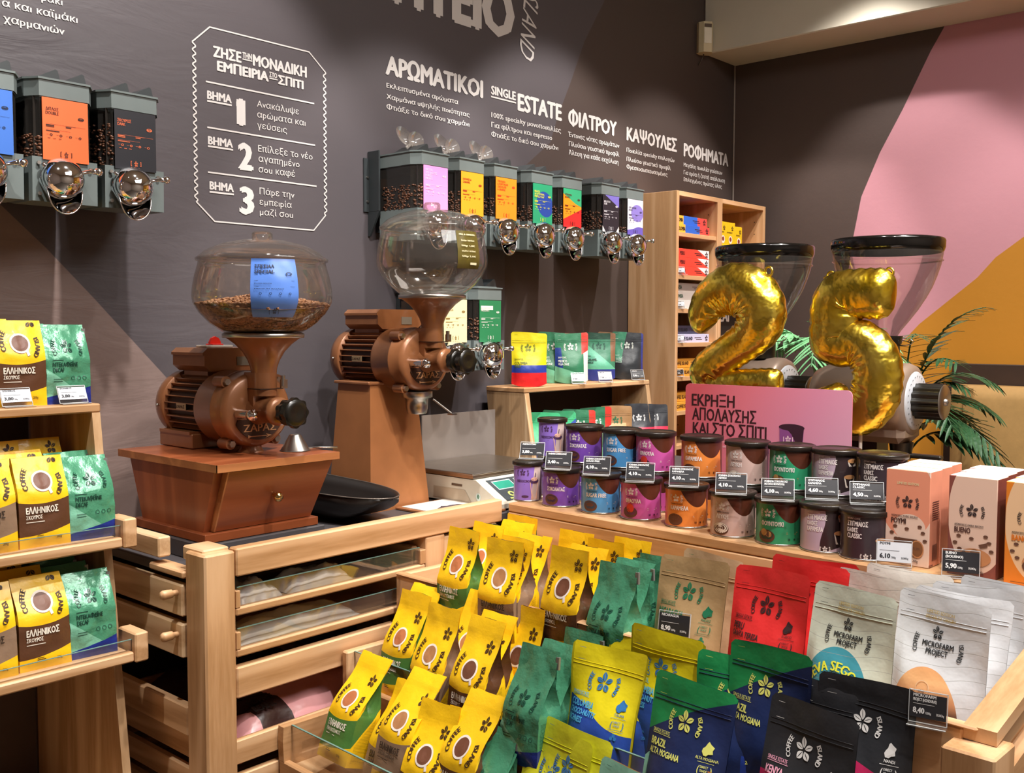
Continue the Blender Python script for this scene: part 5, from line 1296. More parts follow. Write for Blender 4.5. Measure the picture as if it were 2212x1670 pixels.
for i in range(4): yb('brown', i % 3, (.78 + .02 * (i % 2), -.29 - .0 + .065 * i, .866), R(3 * (i % 2)), 'yellow bag %s row back on the third left shelf' % ('third', 'fourth', 'fifth', 'rearmost')[i], .04)
for i in range(3): gb((i + 1) % 3, (.885 + .004 * i, -.358 + .068 * i, .866), R(-2 * i), 'green decaf bag %s from the front, third left shelf' % ('second', 'third', 'fourth')[i], .038)
# ================================================================= tall shelf in the corner
X0, X1, X2, YF, ZT = 3.255, 3.571, 3.948, -.222, 2.014
for (a, c, levels, lab) in ((X0, X1, (1.861, 1.70, 1.572, 1.442, 1.312, 1.181, 1.05), 'tall pale wood shelf beside the dispensers, filled with flat capsule boxes'),
                            (X1 + .001, X2, (1.83, 1.64, 1.45, 1.26), 'right unit of the tall pale shelf, reaching to the corner wall')):
    t = thing('tall_shelf', lab, 'shelf', (a, 0, 0))
    w_ = c - a
    board((0, YF, 0), (.018, -.004, ZT), 'side_panel', t, VENEER, .001, 2); board((w_ - .018, YF, 0), (w_, -.004, ZT), 'side_panel', t, VENEER, .001, 2)
    board((.018, YF, ZT - .018), (w_ - .018, -.004, ZT), 'top_panel', t, VENEER, .001)
    board((.018, -.012, 0), (w_ - .018, -.004, ZT - .018), 'back_panel', t, plain_cached('shelf_back', '#b58e68', .6), 0, 2)
    for z in levels: board((.018, YF + .004, z - .016), (w_ - .018, -.012, z), 'shelf_board', t, VENEER, .001)
    b = B()
    for yy in (-.18, -.05):
        for k in range(22): b.cyl((w_ - .0181, yy, .9 + k * .05), (w_ - .0186, yy, .9 + k * .05), .0025, 6)
    o = b.obj('peg_holes', DARKIN, t); o['kind'] = 'stuff'
def box_mat(name, base, fn=None, rough=.4):
    m = M(name, base, rough)
    if fn: u, _, v = m.uv('Generated'); fn(m, u, v)
    return m.m
def flat_box(x, y, z, label, mat, text, inkc, L=.243, D=.1, h=.033, rz=0, tx=.05, star='#3a2020', tw=.07):
    t = thing('capsule_box', label, 'box', (x, y, z), (0, 0, rz), 'flat capsule boxes on the tall shelf')
    b = B(); b.box((0, 0, 0), (L, D, h), bev=.0008); b.obj('carton', mat, t)
    P = P2(); P.text(text, tx, h * .3, h * .42, 0, w=tw, bold=.05); P.flower(L - .02, h * .5, h * .36, 1); P.rect(L * .55, h * .55, L * .75, h * .62, 1); P.rect(L * .6, h * .35, L * .78, h * .42, 1)
    link('print', P.mesh('print', [ink(inkc), ink(star)], lambda xx, yy: (xx, -.0005, yy)), t); return t
m_co = box_mat('box_colombia', '#2a63c8', lambda m, u, v: (m.layer(u.lt(.27), '#e9b23c'), m.layer(u.gt(.70), '#e24a43')))
m_pe = box_mat('box_peru', '#ea4634', lambda m, u, v: m.layer((u + v * .35).gt(.80 + .2), '#e4dfe2'))
m_in = box_mat('box_indonesia', '#b5aaa2'); m_in2 = box_mat('box_indonesia_white', '#dcd8d4')
m_lv = box_mat('box_lavender', '#cdcbe8', lambda m, u, v: m.layer(u.lt(.0), '#2c2f44')); m_nv = box_mat('box_navy', '#3b3d52')
m_am = box_mat('box_amber', '#e2a03c'); m_yw = box_mat('box_yellow', '#f2c418')
flat_box(3.278, -.205, 1.861, 'lower blue capsule box with yellow and red ends on the top board', m_co, 'COLOMBIA', '#2a2014', tx=.01, tw=.055)
flat_box(3.274, -.200, 1.8945, 'upper blue capsule box with yellow and red ends on the top board', m_co, 'COLOMBIA', '#2a2014', L=.235, tx=.01, tw=.05)
flat_box(3.275, -.092, 1.861, 'dark blue capsule box at the back of the top board', m_co, 'COLOMBIA', '#2a2014', h=.07, L=.22, D=.07, tx=.01, tw=.05)
for k, s_ in enumerate(('lowest', 'middle', 'topmost')): flat_box(3.277 + .004 * k, -.208 + .004 * k, 1.70 + k * .0345, '%s of the three red and white PERU capsule boxes' % s_, m_pe, 'PERU', '#4a1614', L=.238 + .003 * k, h=.034, tx=.03, tw=.035)
for k, s_ in enumerate(('lowest', 'middle', 'topmost')): flat_box(3.278, -.208 + .006 * k, 1.572 + k * .0335, '%s of the three grey-white INDONESIA capsule boxes' % s_, m_in2 if k == 0 else m_in, 'INDONESIA', '#2f4a3a', h=.033, tx=-.02 + .02, tw=.06)
flat_box(3.285, -.205, 1.442, 'lavender COFFEE ISLAND capsule box, lower of two', m_lv, 'COFFEE ISLAND', '#2c2f44', tx=.02, tw=.1)
flat_box(3.280, -.185, 1.4755, 'dark navy COFFEE ISLAND capsule box, upper of two', m_nv, 'COFFEE ISLAND', '#15161c', tx=.02, tw=.1)
for zz, nm in ((1.312, 'fifth board'), (1.181, 'lowest visible board')):
    for k, s_ in enumerate(('lower', 'upper')): flat_box(3.278, -.205 + k * .012, zz + k * .0345, '%s amber COFFEE ISLAND capsule box on the %s' % (s_, nm), m_am, 'COFFEE ISLAND', '#4a2c14', tx=.02, tw=.1)
for i, (x, h) in enumerate(((3.606, .098), (3.648, .098), (3.725, .085))):
    t = thing('capsule_box', '%s yellow carton standing in the right shelf unit' % ('leftmost narrow', 'middle', 'rightmost shorter')[i], 'box', (x, -.205, 1.83), group='yellow cartons in the right shelf unit')
    w_ = (.04, .074, .055)[i]; b = B(); b.box((0, 0, 0), (w_, .07, h), bev=.001); b.obj('carton', m_yw, t)
    P = P2(); P.flower(w_ * .7, h * .75, .010, 0); P.disc(w_ * .5, h * .28, .014, .016, 1, 18); P.disc(w_ * .5, h * .3, .009, .009, 2, 16); P.text('ΕΛΛΗΝΙΚΟΣ', w_ * .1, h * .55, .006, 0, w=w_ * .6, bold=.03)
    link('print', P.mesh('print', [ink('#4a3210'), ink('#efe6dc'), ink('#8a3a2c')], lambda xx, yy: (xx, -.0006, yy)), t)
t = thing('shelf_sign', 'black sign with white letters in the right shelf unit, seen through the balloon 2', 'sign', (3.62, -.16, 1.452))
b = B(); b.box((0, 0, 0), (.28, .006, .16), bev=.001); b.obj('board', plain('sign_black', '#1d1b1c', .5), t)
P = P2(); P.text('ΤΣΑΪ', .01, .075, .05, 0, bold=.05, w=.14); link('lettering', P.mesh('lettering', ink('#e8e6e2'), lambda x, y: (x, -.0006, y)), t)
for i, (x, z) in enumerate(((3.27, 1.70), (3.27, 1.572), (3.27, 1.442), (3.27, 1.312))):
    ticket(['ΚΑΨΟΥΛΕΣ'], '3,90', (x + .028, -.2195, z), R(-20), R(12), 'small price ticket at the left end of the %s of the tall shelf' % ('PERU board', 'INDONESIA board', 'lavender box board', 'amber box board')[i], i != 3, .035, .018, 'price tickets on the tall shelf')
# ================================================================= small display box behind the scale
du = thing('display_box', 'pale pine two-level display box with pouches, behind the weighing scale', 'shelf', (0, 0, 0))
gy = lambda z: -.193 - (1.305 - z) * .16
for x0, x1 in ((2.42, 2.442), (3.10, 3.122)):
    b = B(); b.prism([(gy(1.02), 1.021), (gy(1.29), 1.29), (-.03, 1.29), (-.06, 1.021)], x0, x1, Matrix(((0, 0, 1, 0), (1, 0, 0, 0), (0, 1, 0, 0), (0, 0, 0, 1)))); b.obj('side_panel', PALE[2], du)
board((2.418, -.197, 1.29), (3.124, -.028, 1.307), 'top_shelf', du, PINE)
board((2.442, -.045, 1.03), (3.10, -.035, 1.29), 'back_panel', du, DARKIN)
board((2.442, -.225, 1.03), (3.10, -.05, 1.045), 'shelf', du, PALE, ax=0)
def pch(kind, var, loc, rz, label, small=False, lean=0, group=None):
    me, pr, p, rg = pouch(kind, var, small); return put(me, [('print', pr), ('zip_seal', rg)], 'coffee_pouch', label, 'coffee pouch', loc, rz, lean, group)
def px_base(cx, y, Z): p = at(cx, y, Z=Z); return p
G2 = 'small pouches in the display box'
for kind, var, cx, Y0, label in (('top_colombia', 1, 1145, -.175, 'yellow, blue and red COLOMBIA pouch, leftmost on top of the display box'),
    ('mexico', 1, 1201, -.10, 'green MEXICO pouch half hidden behind its twin on the display box'), ('mexico', 2, 1237, -.155, 'green MEXICO pouch with red and white edge on the display box'),
    ('caramel', 1, 1298, -.12, 'green CARAMEL BREEZE pouch with a blue base on the display box'), ('silent', 1, 1359, -.135, 'black SILENT BREEZE pouch, rightmost on top of the display box')):
    p = at(cx, 760, Y=Y0); pch(kind, var, (p.x, Y0, 1.3075), R(-42), label, True, 0, G2)
p = at(1320, 760, Y=-.08); pch('kraft_small', 2, (p.x + .03, -.075, 1.3075), R(-42), 'brown kraft pouch peeking out behind the CARAMEL BREEZE pouch', True, 0, G2)
for kind, var, cx, Y0, label in (('green', 1, 1178, -.20, 'bright green pouch at the left inside the display box'), ('green', 2, 1215, -.165, 'second bright green pouch inside the display box'), ('mexico', 1, 1257, -.20, 'green MEXICO pouch inside the display box, left of its twin'), ('mexico', 3, 1292, -.19, 'second green MEXICO pouch inside the display box, beside the kraft pouch'),
    ('kraft_small', 1, 1338, -.21, 'kraft NICARAGUA pouch inside the display box'), ('kenya_small', 1, 1388, -.215, 'black and red KENYA pouch, left of two in the display box'), ('kenya_small', 2, 1418, -.235, 'black and red KENYA pouch, right of two at the display box end')):
    p = at(cx, 890, Y=Y0); pch(kind, var, (p.x, Y0, 1.0455), R(-36), label, True, R(4), G2)
for i, cx in enumerate((1252, 1310, 1380)):
    p = at(cx, 805, Y=-.19); ticket(['ESTATE'], '7,90', (p.x, -.188, 1.3075), R(-35), R(25), 'small price ticket on the display box in front of %s' % ('the MEXICO pouch', 'the CARAMEL pouch', 'the SILENT pouch')[i], i < 2, .05, .028, 'price tickets on the display box')
for x, y, c in ((.815, -.313, 'yellow bag'), (.925, -.313, 'green bag')):
    ticket(['ΕΛΛΗΝΙΚΟΣ'], '3,80', (x, -.296, 1.3435), 0, R(25), 'price ticket at the foot of the front %s, top left shelf' % c, True, .058, .026, 'price tickets on the top left shelf')
# ================================================================= tiered stand in the foreground
TH = R(-2.5)
ST = Matrix.Translation((1.869, -.609, 0)) @ Matrix.Rotation(TH, 4, 'Z')
st = thing('tiered_stand', 'pine tiered display stand in the foreground, stepped in three bins below the tin shelf', 'display stand', (1.869, -.609, 0), (0, 0, TH))
L = 1.26
board((0, -L, 1.038), (.40, -.012, 1.06), 'tin_shelf', st, PINE, ax=1)
board((-.001, -L, .84), (.020, -.012, 1.0375), 'tin_shelf_front', st, PINE, ax=1)
board((.38, -L, 0), (.40, -.012, 1.037), 'back_panel', st, PALE, ax=2)
LIP = ((-.36, .943, .85), (-.51, .80, .725), (-.67, .683, .60))
prev = 0
for k, (lx, zl, zf) in enumerate(LIP):
    back = -.002 if k == 0 else LIP[k - 1][0] - .002
    board((lx, -L, zf - .016), (back, -.015, zf), 'bin_floor', st, PALE, ax=1)
    board((lx - .004, -L, zf - .03), (lx + .012, -.015, zf + .012 if k else zl - .001), 'bin_front', st, PINE if k else VENEER, ax=1)
    if k:
        b = B(); b.box((lx + .014, -L, zf), (lx + .0175, -.035, zl)); b.obj('glass_front', PLEXI, st)
        b = B(); b.box((lx + .0138, -L, zl), (lx + .0177, -.035, zl + .0015)); b.obj('glass_edge', GLASS_EDGE, st)
    else: board((lx - .006, -L - .02, zl - .001), (lx + .014, -.015, zl + .004), 'bin_rail', st, PINE, ax=1)
    # left end board (notched below on the lowest bin)
    if k == 2:
        b = B(); b.prism([(lx - .004, zf + .012), (lx, zf + .0), (lx + .006, zf - .02), (lx + .0, zf - .034), (lx + .01, zf - .05), (back, zf - .05), (back, zl), (lx - .004, zl), (lx - .006, zl - .03)], -.015, -.034 + .0, Matrix(((1, 0, 0, 0), (0, 0, 1, 0), (0, 1, 0, 0), (0, 0, 0, 1)))); b.obj('end_board', PINE[0], st)
    else: board((lx - .004, -.034, zf - .03), (back, -.015, zl + .002), 'end_board', st, PINE, ax=0)
    board((lx + (.045 if k == 0 else 0), -L - .018, zf - .03), (back, -L, zl + .002), 'end_board', st, PINE, ax=0)
# dividers
board((-.505, -.565, .725), (-.362, -.552, .80), 'divider', st, PINE, .001, 0)
board((-.665, -.545, .60), (-.512, -.532, .68), 'divider', st, PINE, .001, 0)
# corner post and sloping side rails at the right end
board((-.405, -1.318, 0), (-.325, -1.246, .926), 'corner_post', st, PINE, .003, 2)
def slope_rail(z0, z1, x0=-.36, x1=.05, w=.016, h=.07):
    b = B(); b.add([(x0, -L - w, z0 - h), (x0, -L, z0 - h), (x0, -L, z0), (x0, -L - w, z0), (x1, -L - w, z1 - h), (x1, -L, z1 - h), (x1, -L, z1), (x1, -L - w, z1)],
                   [(0, 1, 2, 3), (7, 6, 5, 4), (0, 4, 5, 1), (1, 5, 6, 2), (2, 6, 7, 3), (3, 7, 4, 0)]); b.obj('side_rail', PINE[0], st)
slope_rail(.947, 1.03, h=.02, w=.045); slope_rail(.93, 1.01, x0=-.32, h=.045, w=.03); slope_rail(.86, .93, x0=-.32, h=.045, w=.04)
# legs of the stand
for lx, ly in ((-.64, -.05), (-.64, -1.27), (.36, -.05)): board((lx, ly - .03, 0), (lx + .05, ly + .03 - .02, .57 if lx < 0 else 1.03), 'leg', st, PINE, .003, 2)
board((-.66, -L, .54), (-.02, -.04, .568), 'under_shelf', st, PALE, ax=1)
# ---------------------------------------------------------------- filling the bins
def place(me, kids, name, label, cat, tl, zf, H, W, lean, yaw=0, xmax=None, group=None, ytop=0):
    rz = R(-90) + TH + R(yaw); zt = zf + H * math.cos(lean) - ytop * math.sin(lean)
    T = at(tl[0], tl[1], Z=zt)
    for _ in range(3):
        lim = 1.869 + xmax - .0436 * abs(T.y + .609)
        if T.x > lim: T = at(tl[0], tl[1], X=lim)
    off = Matrix.Rotation(rz, 3, 'Z') @ Vector((-W / 2, H * math.sin(lean) + ytop * math.cos(lean), H * math.cos(lean) - ytop * math.sin(lean)))
    loc = T - off
    if loc.z > zf: loc.z = max(zf, loc.z - .0)
    return put(me, kids, name, label, cat, loc, rz, lean, group)
def dz_(label, tier): return .010 if tier < 2 and ('front' in label or 'first' in label or 'circle' in label) else 0
GS = 'yellow coffee bags in the tiered stand'
def Y_(kind, var, tl, tier, label, lean, yaw=0):
    me, pr, bg = yellow_bag(kind, var, 0, .195 if tier == 0 else .215); zf = LIP[tier][2] + (.018 if tier == 0 else 0) + dz_(label, tier)
    return place(me, [('print', pr)], 'coffee_bag', label, 'coffee bag', tl, zf, bg.H, bg.W, R(lean - (8, 7, 4)[tier]), yaw, (-.010, -.374, -.524)[tier], GS, bg.D / 2 + bg.back(bg.H))
def G_(var, tl, tier, label, lean, yaw=0):
    me, pr, bg, tie = decaf_bag(var); zf = LIP[tier][2] + dz_(label, tier)
    return place(me, [('print', pr), ('tin_tie', tie)], 'coffee_bag', label, 'coffee bag', tl, zf, bg.H, bg.W, R(lean - (8, 7, 4)[tier]), yaw, (-.010, -.374, -.524)[tier], 'green decaf bags in the tiered stand', bg.D / 2 + bg.back(bg.H))
def P_(kind, var, tl, tier, label, lean, yaw=0):
    me, pr, p, rg = pouch(kind, var); zf = LIP[tier][2] + dz_(label, tier)
    return place(me, [('print', pr), ('zip_seal', rg)], 'coffee_pouch', label, 'coffee pouch', tl, zf, p.H, p.W, R(lean), yaw, (-.010, -.378, -.528)[tier], 'coffee pouches in the tiered stand', p.T / 2)
# top bin
Y_('green', 0, (972, 1136), 0, 'yellow bag with a green band, first at the left of the top bin', 9)
Y_('green', 1, (1026, 1125), 0, 'yellow bag directly behind the green-banded bag in the top bin', 7)
Y_('green', 2, (1088, 1121), 0, 'third yellow bag back from the left front of the top bin', 6)
Y_('green', 0, (1097, 1109), 0, 'rearmost yellow bag at the left of the top bin', 4)
Y_('taupe', 0, (1053, 1160), 0, 'yellow bag with a taupe band, second along the front of the top bin', 6, 6)
Y_('taupe', 1, (1087, 1155), 0, 'yellow bag behind the taupe-banded front bag in the top bin', 6, -4)
Y_('taupe', 2, (1123, 1148), 0, 'yellow bag third back in the taupe group of the top bin', 5)
Y_('brown', 0, (1193, 1177), 0, 'yellow bag with a dark brown band at the front of the top bin', 7)
Y_('brown', 1, (1211, 1141), 0, 'tallest-standing yellow bag at the back of the top bin, middle', 4)
Y_('brown', 2, (1236, 1173), 0, 'yellow bag second in the brown group of the top bin', 6)
Y_('brown', 0, (1271, 1161), 0, 'yellow bag third in the brown group of the top bin', 5)
Y_('brown', 1, (1329, 1157), 0, 'last yellow bag at the right of the top bin, against its back board', 4)
G_(0, (1298, 1210), 0, 'green foil decaf bag in front of the others in the top bin', 8)
G_(1, (1335, 1203), 0, 'green foil decaf bag second in the top bin', 6)
G_(2, (1368, 1203), 0, 'green foil decaf bag third in the top bin', 5)
G_(0, (1384, 1194), 0, 'green foil decaf bag furthest back in the top bin', 2)
P_('kraft', 1, (1468, 1186), 0, 'pale kraft pouch with ISLAND in green behind the NICARAGUA pouch', 5)
P_('nicaragua', 1, (1428, 1192), 0, 'brown kraft NICARAGUA pouch at the front of the top bin', 9)
P_('peru', 3, (1688, 1195), 0, 'red pouch furthest back behind the PERU pouch', 3)
P_('peru', 2, (1665, 1199), 0, 'red pouch between the front PERU pouch and the rearmost red one', 4)
P_('peru', 1, (1587, 1217), 0, 'red PERU pouch at the front of the top bin', 8)
P_('white', 2, (1873, 1215), 0, 'cream pouch furthest back behind the NUEVA SEGOVIA pouch', 3)
P_('white', 1, (1801, 1228), 0, 'cream pouch right behind the NUEVA SEGOVIA pouch', 4)
P_('nueva', 1, (1753, 1256), 0, 'sage white pouch with a teal NUEVA SEGOVIA circle', 8)
P_('micro', 4, (2070, 1243), 0, 'white MICROFARM pouch furthest back at the right end', 2)
P_('micro', 3, (2017, 1249), 0, 'white MICROFARM pouch third back at the right end', 3)
P_('micro', 2, (1979, 1263), 0, 'white MICROFARM pouch second back at the right end', 4)
P_('micro', 1, (1937, 1271), 0, 'white MICROFARM PROJECT pouch with a sunset landscape at the front right', 7)
# middle bin
Y_('green', 2, (896, 1257), 1, 'yellow bag behind the green-banded one in the middle bin', 14)
Y_('green', 0, (870, 1271), 1, 'yellow bag with a green band, first at the left of the middle bin', 17)
Y_('taupe', 2, (1017, 1271), 1, 'yellow bag furthest back in the taupe group of the middle bin', 8)
Y_('taupe', 1, (976, 1281), 1, 'yellow bag second in the taupe group of the middle bin', 11)
Y_('taupe', 0, (928, 1300), 1, 'yellow bag with a taupe band at the front of the middle bin', 14)
Y_('brown', 0, (1102, 1300), 1, 'yellow bag furthest back in the brown group of the middle bin', 6)
Y_('brown', 2, (1046, 1315), 1, 'yellow bag second in the brown group of the middle bin', 9)
Y_('brown', 1, (1020, 1325), 1, 'yellow bag with a dark brown band at the front of the middle bin', 12)
G_(2, (1223, 1352), 1, 'green foil bag furthest back in the middle bin', 6)
G_(1, (1178, 1378), 1, 'green foil bag second in the middle bin', 8)
G_(0, (1130, 1386), 1, 'green foil bag with crumpled top at the front of the middle bin', 12)
P_('colombia', 3, (1367, 1346), 1, 'yellow pouch furthest back behind the COLOMBIA pouch', 4)
P_('colombia', 2, (1310, 1366), 1, 'yellow and blue pouch second behind the COLOMBIA pouch', 7)
P_('colombia', 1, (1247, 1377), 1, 'yellow and blue COLOMBIA CHOCO-NUTTY pouch at the front of the middle bin', 11)
P_('brazil', 3, (1577, 1377), 1, 'green-topped navy pouch furthest back in the BRAZIL group', 4)
P_('brazil', 2, (1514, 1397), 1, 'green-topped navy pouch second in the BRAZIL group', 7)
P_('brazil', 1, (1417, 1448), 1, 'navy and green BRAZIL ALTA MOGIANA pouch at the front', 12)
P_('kenya', 3, (1772, 1443), 1, 'black pouch furthest back in the KENYA group', 4)
P_('kenya', 2, (1726, 1459), 1, 'black pouch second in the KENYA group', 7)
P_('kenya', 1, (1657, 1498), 1, 'black and magenta KENYA pouch at the front of the middle bin', 11)
# lowest bin
Y_('green', 1, (787, 1404), 2, 'yellow bag with a green band at the left corner of the lowest bin', 24)
Y_('taupe', 2, (896, 1438), 2, 'yellow bag behind the taupe-banded bag of the lowest bin', 18)
Y_('taupe', 0, (860, 1463), 2, 'yellow bag with a taupe band at the front of the lowest bin', 22)
Y_('brown', 2, (1020, 1482), 2, 'yellow bag behind the rumpled brown-banded bag of the lowest bin', 14)
Y_('brown', 0, (913, 1506), 2, 'rumpled yellow bag with a brown band in the lowest bin', 16, 8)
G_(1, (1063, 1549), 2, 'green foil bag second in the lowest bin', 12)
G_(2, (1039, 1555), 2, 'green foil bag at the front of the lowest bin, cut by the photo edge', 14, 4)
P_('lime', 2, (1172, 1549), 2, 'lime yellow pouch behind the front one of the lowest bin', 10)
P_('lime', 1, (1142, 1558), 2, 'lime yellow pouch at the front of the lowest bin, cut by the photo edge', 14)
P_('mint', 2, (1293, 1636), 2, 'mint green pouch tip at the bottom edge of the photo, left one', 12)
P_('mint', 1, (1389, 1620), 2, 'mint green pouch with an orange corner at the bottom edge', 10)
# ---------------------------------------------------------------- tins in two layers
names = {'freddo': 'slim lilac FREDDOCCINO', 'choc': 'purple chocolate', 'sugarfree': 'blue SUGAR FREE', 'strawberry': 'pink strawberry', 'caramel': 'orange caramel', 'white': 'pale pink white chocolate', 'hazelnut': 'green hazelnut', 'inst_caramel': 'lilac and dark instant caramel', 'inst_classic': 'dark CLASSIC instant coffee'}
front_px = ((1140, 1085), (1212, 1097), (1297, 1112), (1384, 1126), (1482, 1143), (1582, 1164), (1682, 1181), (1780, 1197), (1868, 1214))
locs = []
def set_tin(kind, x, y, z, label, yaw=0):
    body, lid_, pr, rim, r, h = tin(kind); rz = math.atan2(CAM.y - y, CAM.x - x) + math.pi / 2 + R(yaw)
    o = link('tin', body, None, (x, y, z), (0, 0, rz)); tag(o, label, 'tin', 'drink tins on the stand')
    link('lid', lid_, o); link('print', pr, o); link('base_rim', rim, o); return o
for (k, (cx, by)) in zip([t[0] for t in TINS], front_px):
    p = at(cx, by, Z=1.06); d = Vector((p.x - CAM.x, p.y - CAM.y, 0)).normalized(); r = .036 if k == 'freddo' else .0465
    c = Vector((p.x, p.y, 0)) + d * r; locs.append((k, c, r))
    set_tin(k, c.x, c.y, 1.0605, '%s tin in the front row' % names[k], 8)
back_px = {'freddo': 1193, 'choc': 1262, 'sugarfree': 1343, 'strawberry': 1416, 'caramel': 1516, 'white': 1615, 'hazelnut': 1711, 'inst_caramel': 1808, 'inst_classic': 1908}
for k, c, r in locs:
    hh = .100 if k == 'freddo' else .094
    p = at(back_px[k], 960, X=c.x + .108)
    set_tin(k, p.x, p.y, 1.0605, '%s tin at the bottom of the back row' % names[k])
    set_tin(k, p.x, p.y, 1.0605 + hh + .0018, '%s tin stacked on top in the back row' % names[k], 4)
for (px_, py_, title, price, what) in ((1148, 992, ['FREDDOCCINO'], '3,80', 'slim lilac tin'), (1205, 1015, ['ΡΟΦΗΜΑ ΣΟΚΟΛΑΤΑΣ'], '3,40', 'purple tin'), (1288, 1027, ['ΡΟΦΗΜΑ ΣΟΚΟΛΑΤΑΣ', 'SUGAR FREE'], '4,10', 'blue tin'), (1382, 1042, ['ΡΟΦΗΜΑ ΣΟΚΟΛΑΤΑΣ', 'ΦΡΑΟΥΛΑ'], '4,10', 'pink tin'),
        (1477, 1052, ['ΡΟΦΗΜΑ ΣΟΚΟΛΑΤΑΣ', 'ΚΑΡΑΜΕΛΑ'], '4,10', 'orange tin'), (1579, 1068, ['ΡΟΦΗΜΑ ΣΟΚΟΛΑΤΑΣ', 'ΛΕΥΚΗ'], '4,10', 'pale pink tin'), (1680, 1082, ['ΡΟΦΗΜΑ ΣΟΚΟΛΑΤΑΣ', 'ΜΕ ΓΕΥΣΗ ΦΟΥΝΤΟΥΚΙ'], '4,10', 'green tin'), (1775, 1080, ['ΣΤΙΓΜΙΑΙΟΣ', 'ΚΑΡΑΜΕΛΑ'], '4,60', 'lilac instant tin'), (1873, 1090, ['ΣΤΙΓΜΙΑΙΟΣ', 'CLASSIC'], '4,50', 'dark CLASSIC tin')):
    hz = 1.162 if what == 'slim lilac tin' else 1.1565
    p = at(px_, py_, Z=hz); ticket(title, price, (p.x, p.y, hz), R(-62), R(24), 'price ticket standing on the lid of the front %s' % what, False, .064, .032, 'price tickets on the tins')
# ---------------------------------------------------------------- coffee cartons at the right end
def d_roumi(m, u, v): m.layer(ell(u, v, .48, .70, .62, .42), '#ec9a7c'); m.layer(ell(u, v, .55, .40, .36, .14), '#f0d2c0')
def d_bueno(m, u, v): m.layer(ell(u, v, .62, .62, .62, .58), '#e9c6b2')
def d_bano(m, u, v): m.layer(ell(u, v, .75, .62, .75, .60), '#f0c79c')
def carton(kind, x, y, label, front=True):
    nm, base, fn, side, tcol = {'r': ('ΡΟΥΜΙ', '#f0d3c2', d_roumi, '#ec9a7c', '#4a302a'), 'b': ('BUENO', '#8a4d44', d_bueno, '#7c443c', '#5a3a34'), 'o': ('BANOFFEE', '#e8862a', d_bano, '#e08428', '#e07a20')}[kind]
    key = 'carton_' + kind; W, H, D = .083, .178, .055
    if key not in PMAT:
        m = M(key, base, .38); u, _, v = m.uv('Generated'); fn(m, u, v); PMAT[key] = m.m; PMAT[key + 's'] = plain(key + '_side', side, .4)
    t = thing('coffee_carton', label, 'box', (x, y, 1.0605), (0, 0, R(-90) + TH), 'filter coffee cartons at the right end')
    def mk():
        b = B(); b.box((-W / 2, 0, 0), (W / 2, D, H), bev=.0012)
        me = b.mesh('carton', [PMAT[key], PMAT[key + 's'], plain_cached('carton_top_' + kind, '#f0dccf', .4)])
        for p in me.polygons:
            if abs(p.normal.x) > .9: p.material_index = 1
            if p.normal.z > .9: p.material_index = 2
        return me
    link('carton', proto(('c', kind), mk), t)
    b = B(); b.prism([(-.025, 0), (.025, 0), (.018, .0012), (-.018, .0012)], .01, .045, Matrix(((1, 0, 0, 0), (0, 0, 1, 0), (0, 1, 0, H), (0, 0, 0, 1)))); link('tuck_flap', proto(('cf', kind), lambda: b.mesh('tuck_flap', plain_cached('carton_top_' + kind, '#f0dccf', .4))), t)
    def art():
        P = P2(); P.text('LIMITED EDITION', 0, H * .845, .005, 3, align='c', bold=.03) if kind == 'r' else None
        P.logo(0, H * .66, .0115, 0); P.text('ΑΡΩΜΑΤΙΚΟΣ ΚΑΦΕΣ ΦΙΛΤΡΟΥ', -.030, H * .505, .0034, 0, w=.05, bold=.03); P.rect(-.03, H * .498, .02, H * .5, 0); P.text(nm, -.030, H * .435, .0098, 1, w=.0056 * len(nm), bold=.05)
        for dx, dy in ((-.022, .40), (.0, .385), (.024, .42), (.03, .36), (-.028, .33), (-.02, .27), (.034, .28)): P.disc(dx, H * dy, .0042, .0028, 2, 10)
        if kind == 'r':
            P.disc(-.014, H * .19, .011, .017, 2, 20); P.rect(-.014, H * .19 - .0165, .02, H * .19 + .0165, 2); P.disc(.02, H * .185, .0125, .0165, 4, 20); P.disc(.02, H * .185, .0105, .0142, 5, 20); P.text('RUM', .012, H * .17, .006, 2, bold=.03)
        elif kind == 'b': P.disc(.006, H * .2, .028, .016, 4, 20); P.disc(.006, H * .24, .008, .008, 5, 14); P.poly([(.012, H * .33), (.026, H * .36), (.028, H * .32), (.016, H * .30)], 2); P.poly([(-.022, H * .2), (-.012, H * .27), (-.004, H * .2), (-.012, H * .17)], 2)
        else: P.disc(.012, H * .24, .024, .014, 4, 18); P.disc(.012, H * .2, .024, .014, 2, 18, .85)
        P.text('200g', .012, H * .045, .005, 1); P.rect(-.03, H * .03, .0, H * .034, 0)
        return P.mesh('print', [ink('#33282a'), ink(tcol), ink('#6a4636'), ink('#d9d6a8'), ink('#c98a5c'), ink('#8a5a38')], lambda x, y: (x, -.0006, y))
    link('print', proto(('ca', kind), art), t)
    if kind == 'r' and front:
        P = P2(); P.text('ΡΟΥΜΙ', 0, 0, .006, 0, rot=0); 
        for i in range(9): P.rect(.01, .12 - i * .004, .04, .1215 - i * .004, 0)
        for i in range(11): P.rect(.014 + i * .002, .012, .0150 + i * .002, .042, 0)
        link('side_print', P.mesh('side_print', ink('#5a3a34'), lambda x, y: (W / 2 + .0006, x, y + .0)), t)
    return t
for kind, x0, yL, nm in (('r', 1.872, -1.572, 'peach ROUMI'), ('b', 1.860, -1.690, 'pink and maroon BUENO'), ('o', 1.850, -1.788, 'orange BANOFFEE')):
    for j in range(3): carton(kind, x0 + j * .060, yL - .0415 + .002 * j, '%s coffee carton, %s in its row' % (nm, ('front', 'second', 'third')[j]), j == 0)
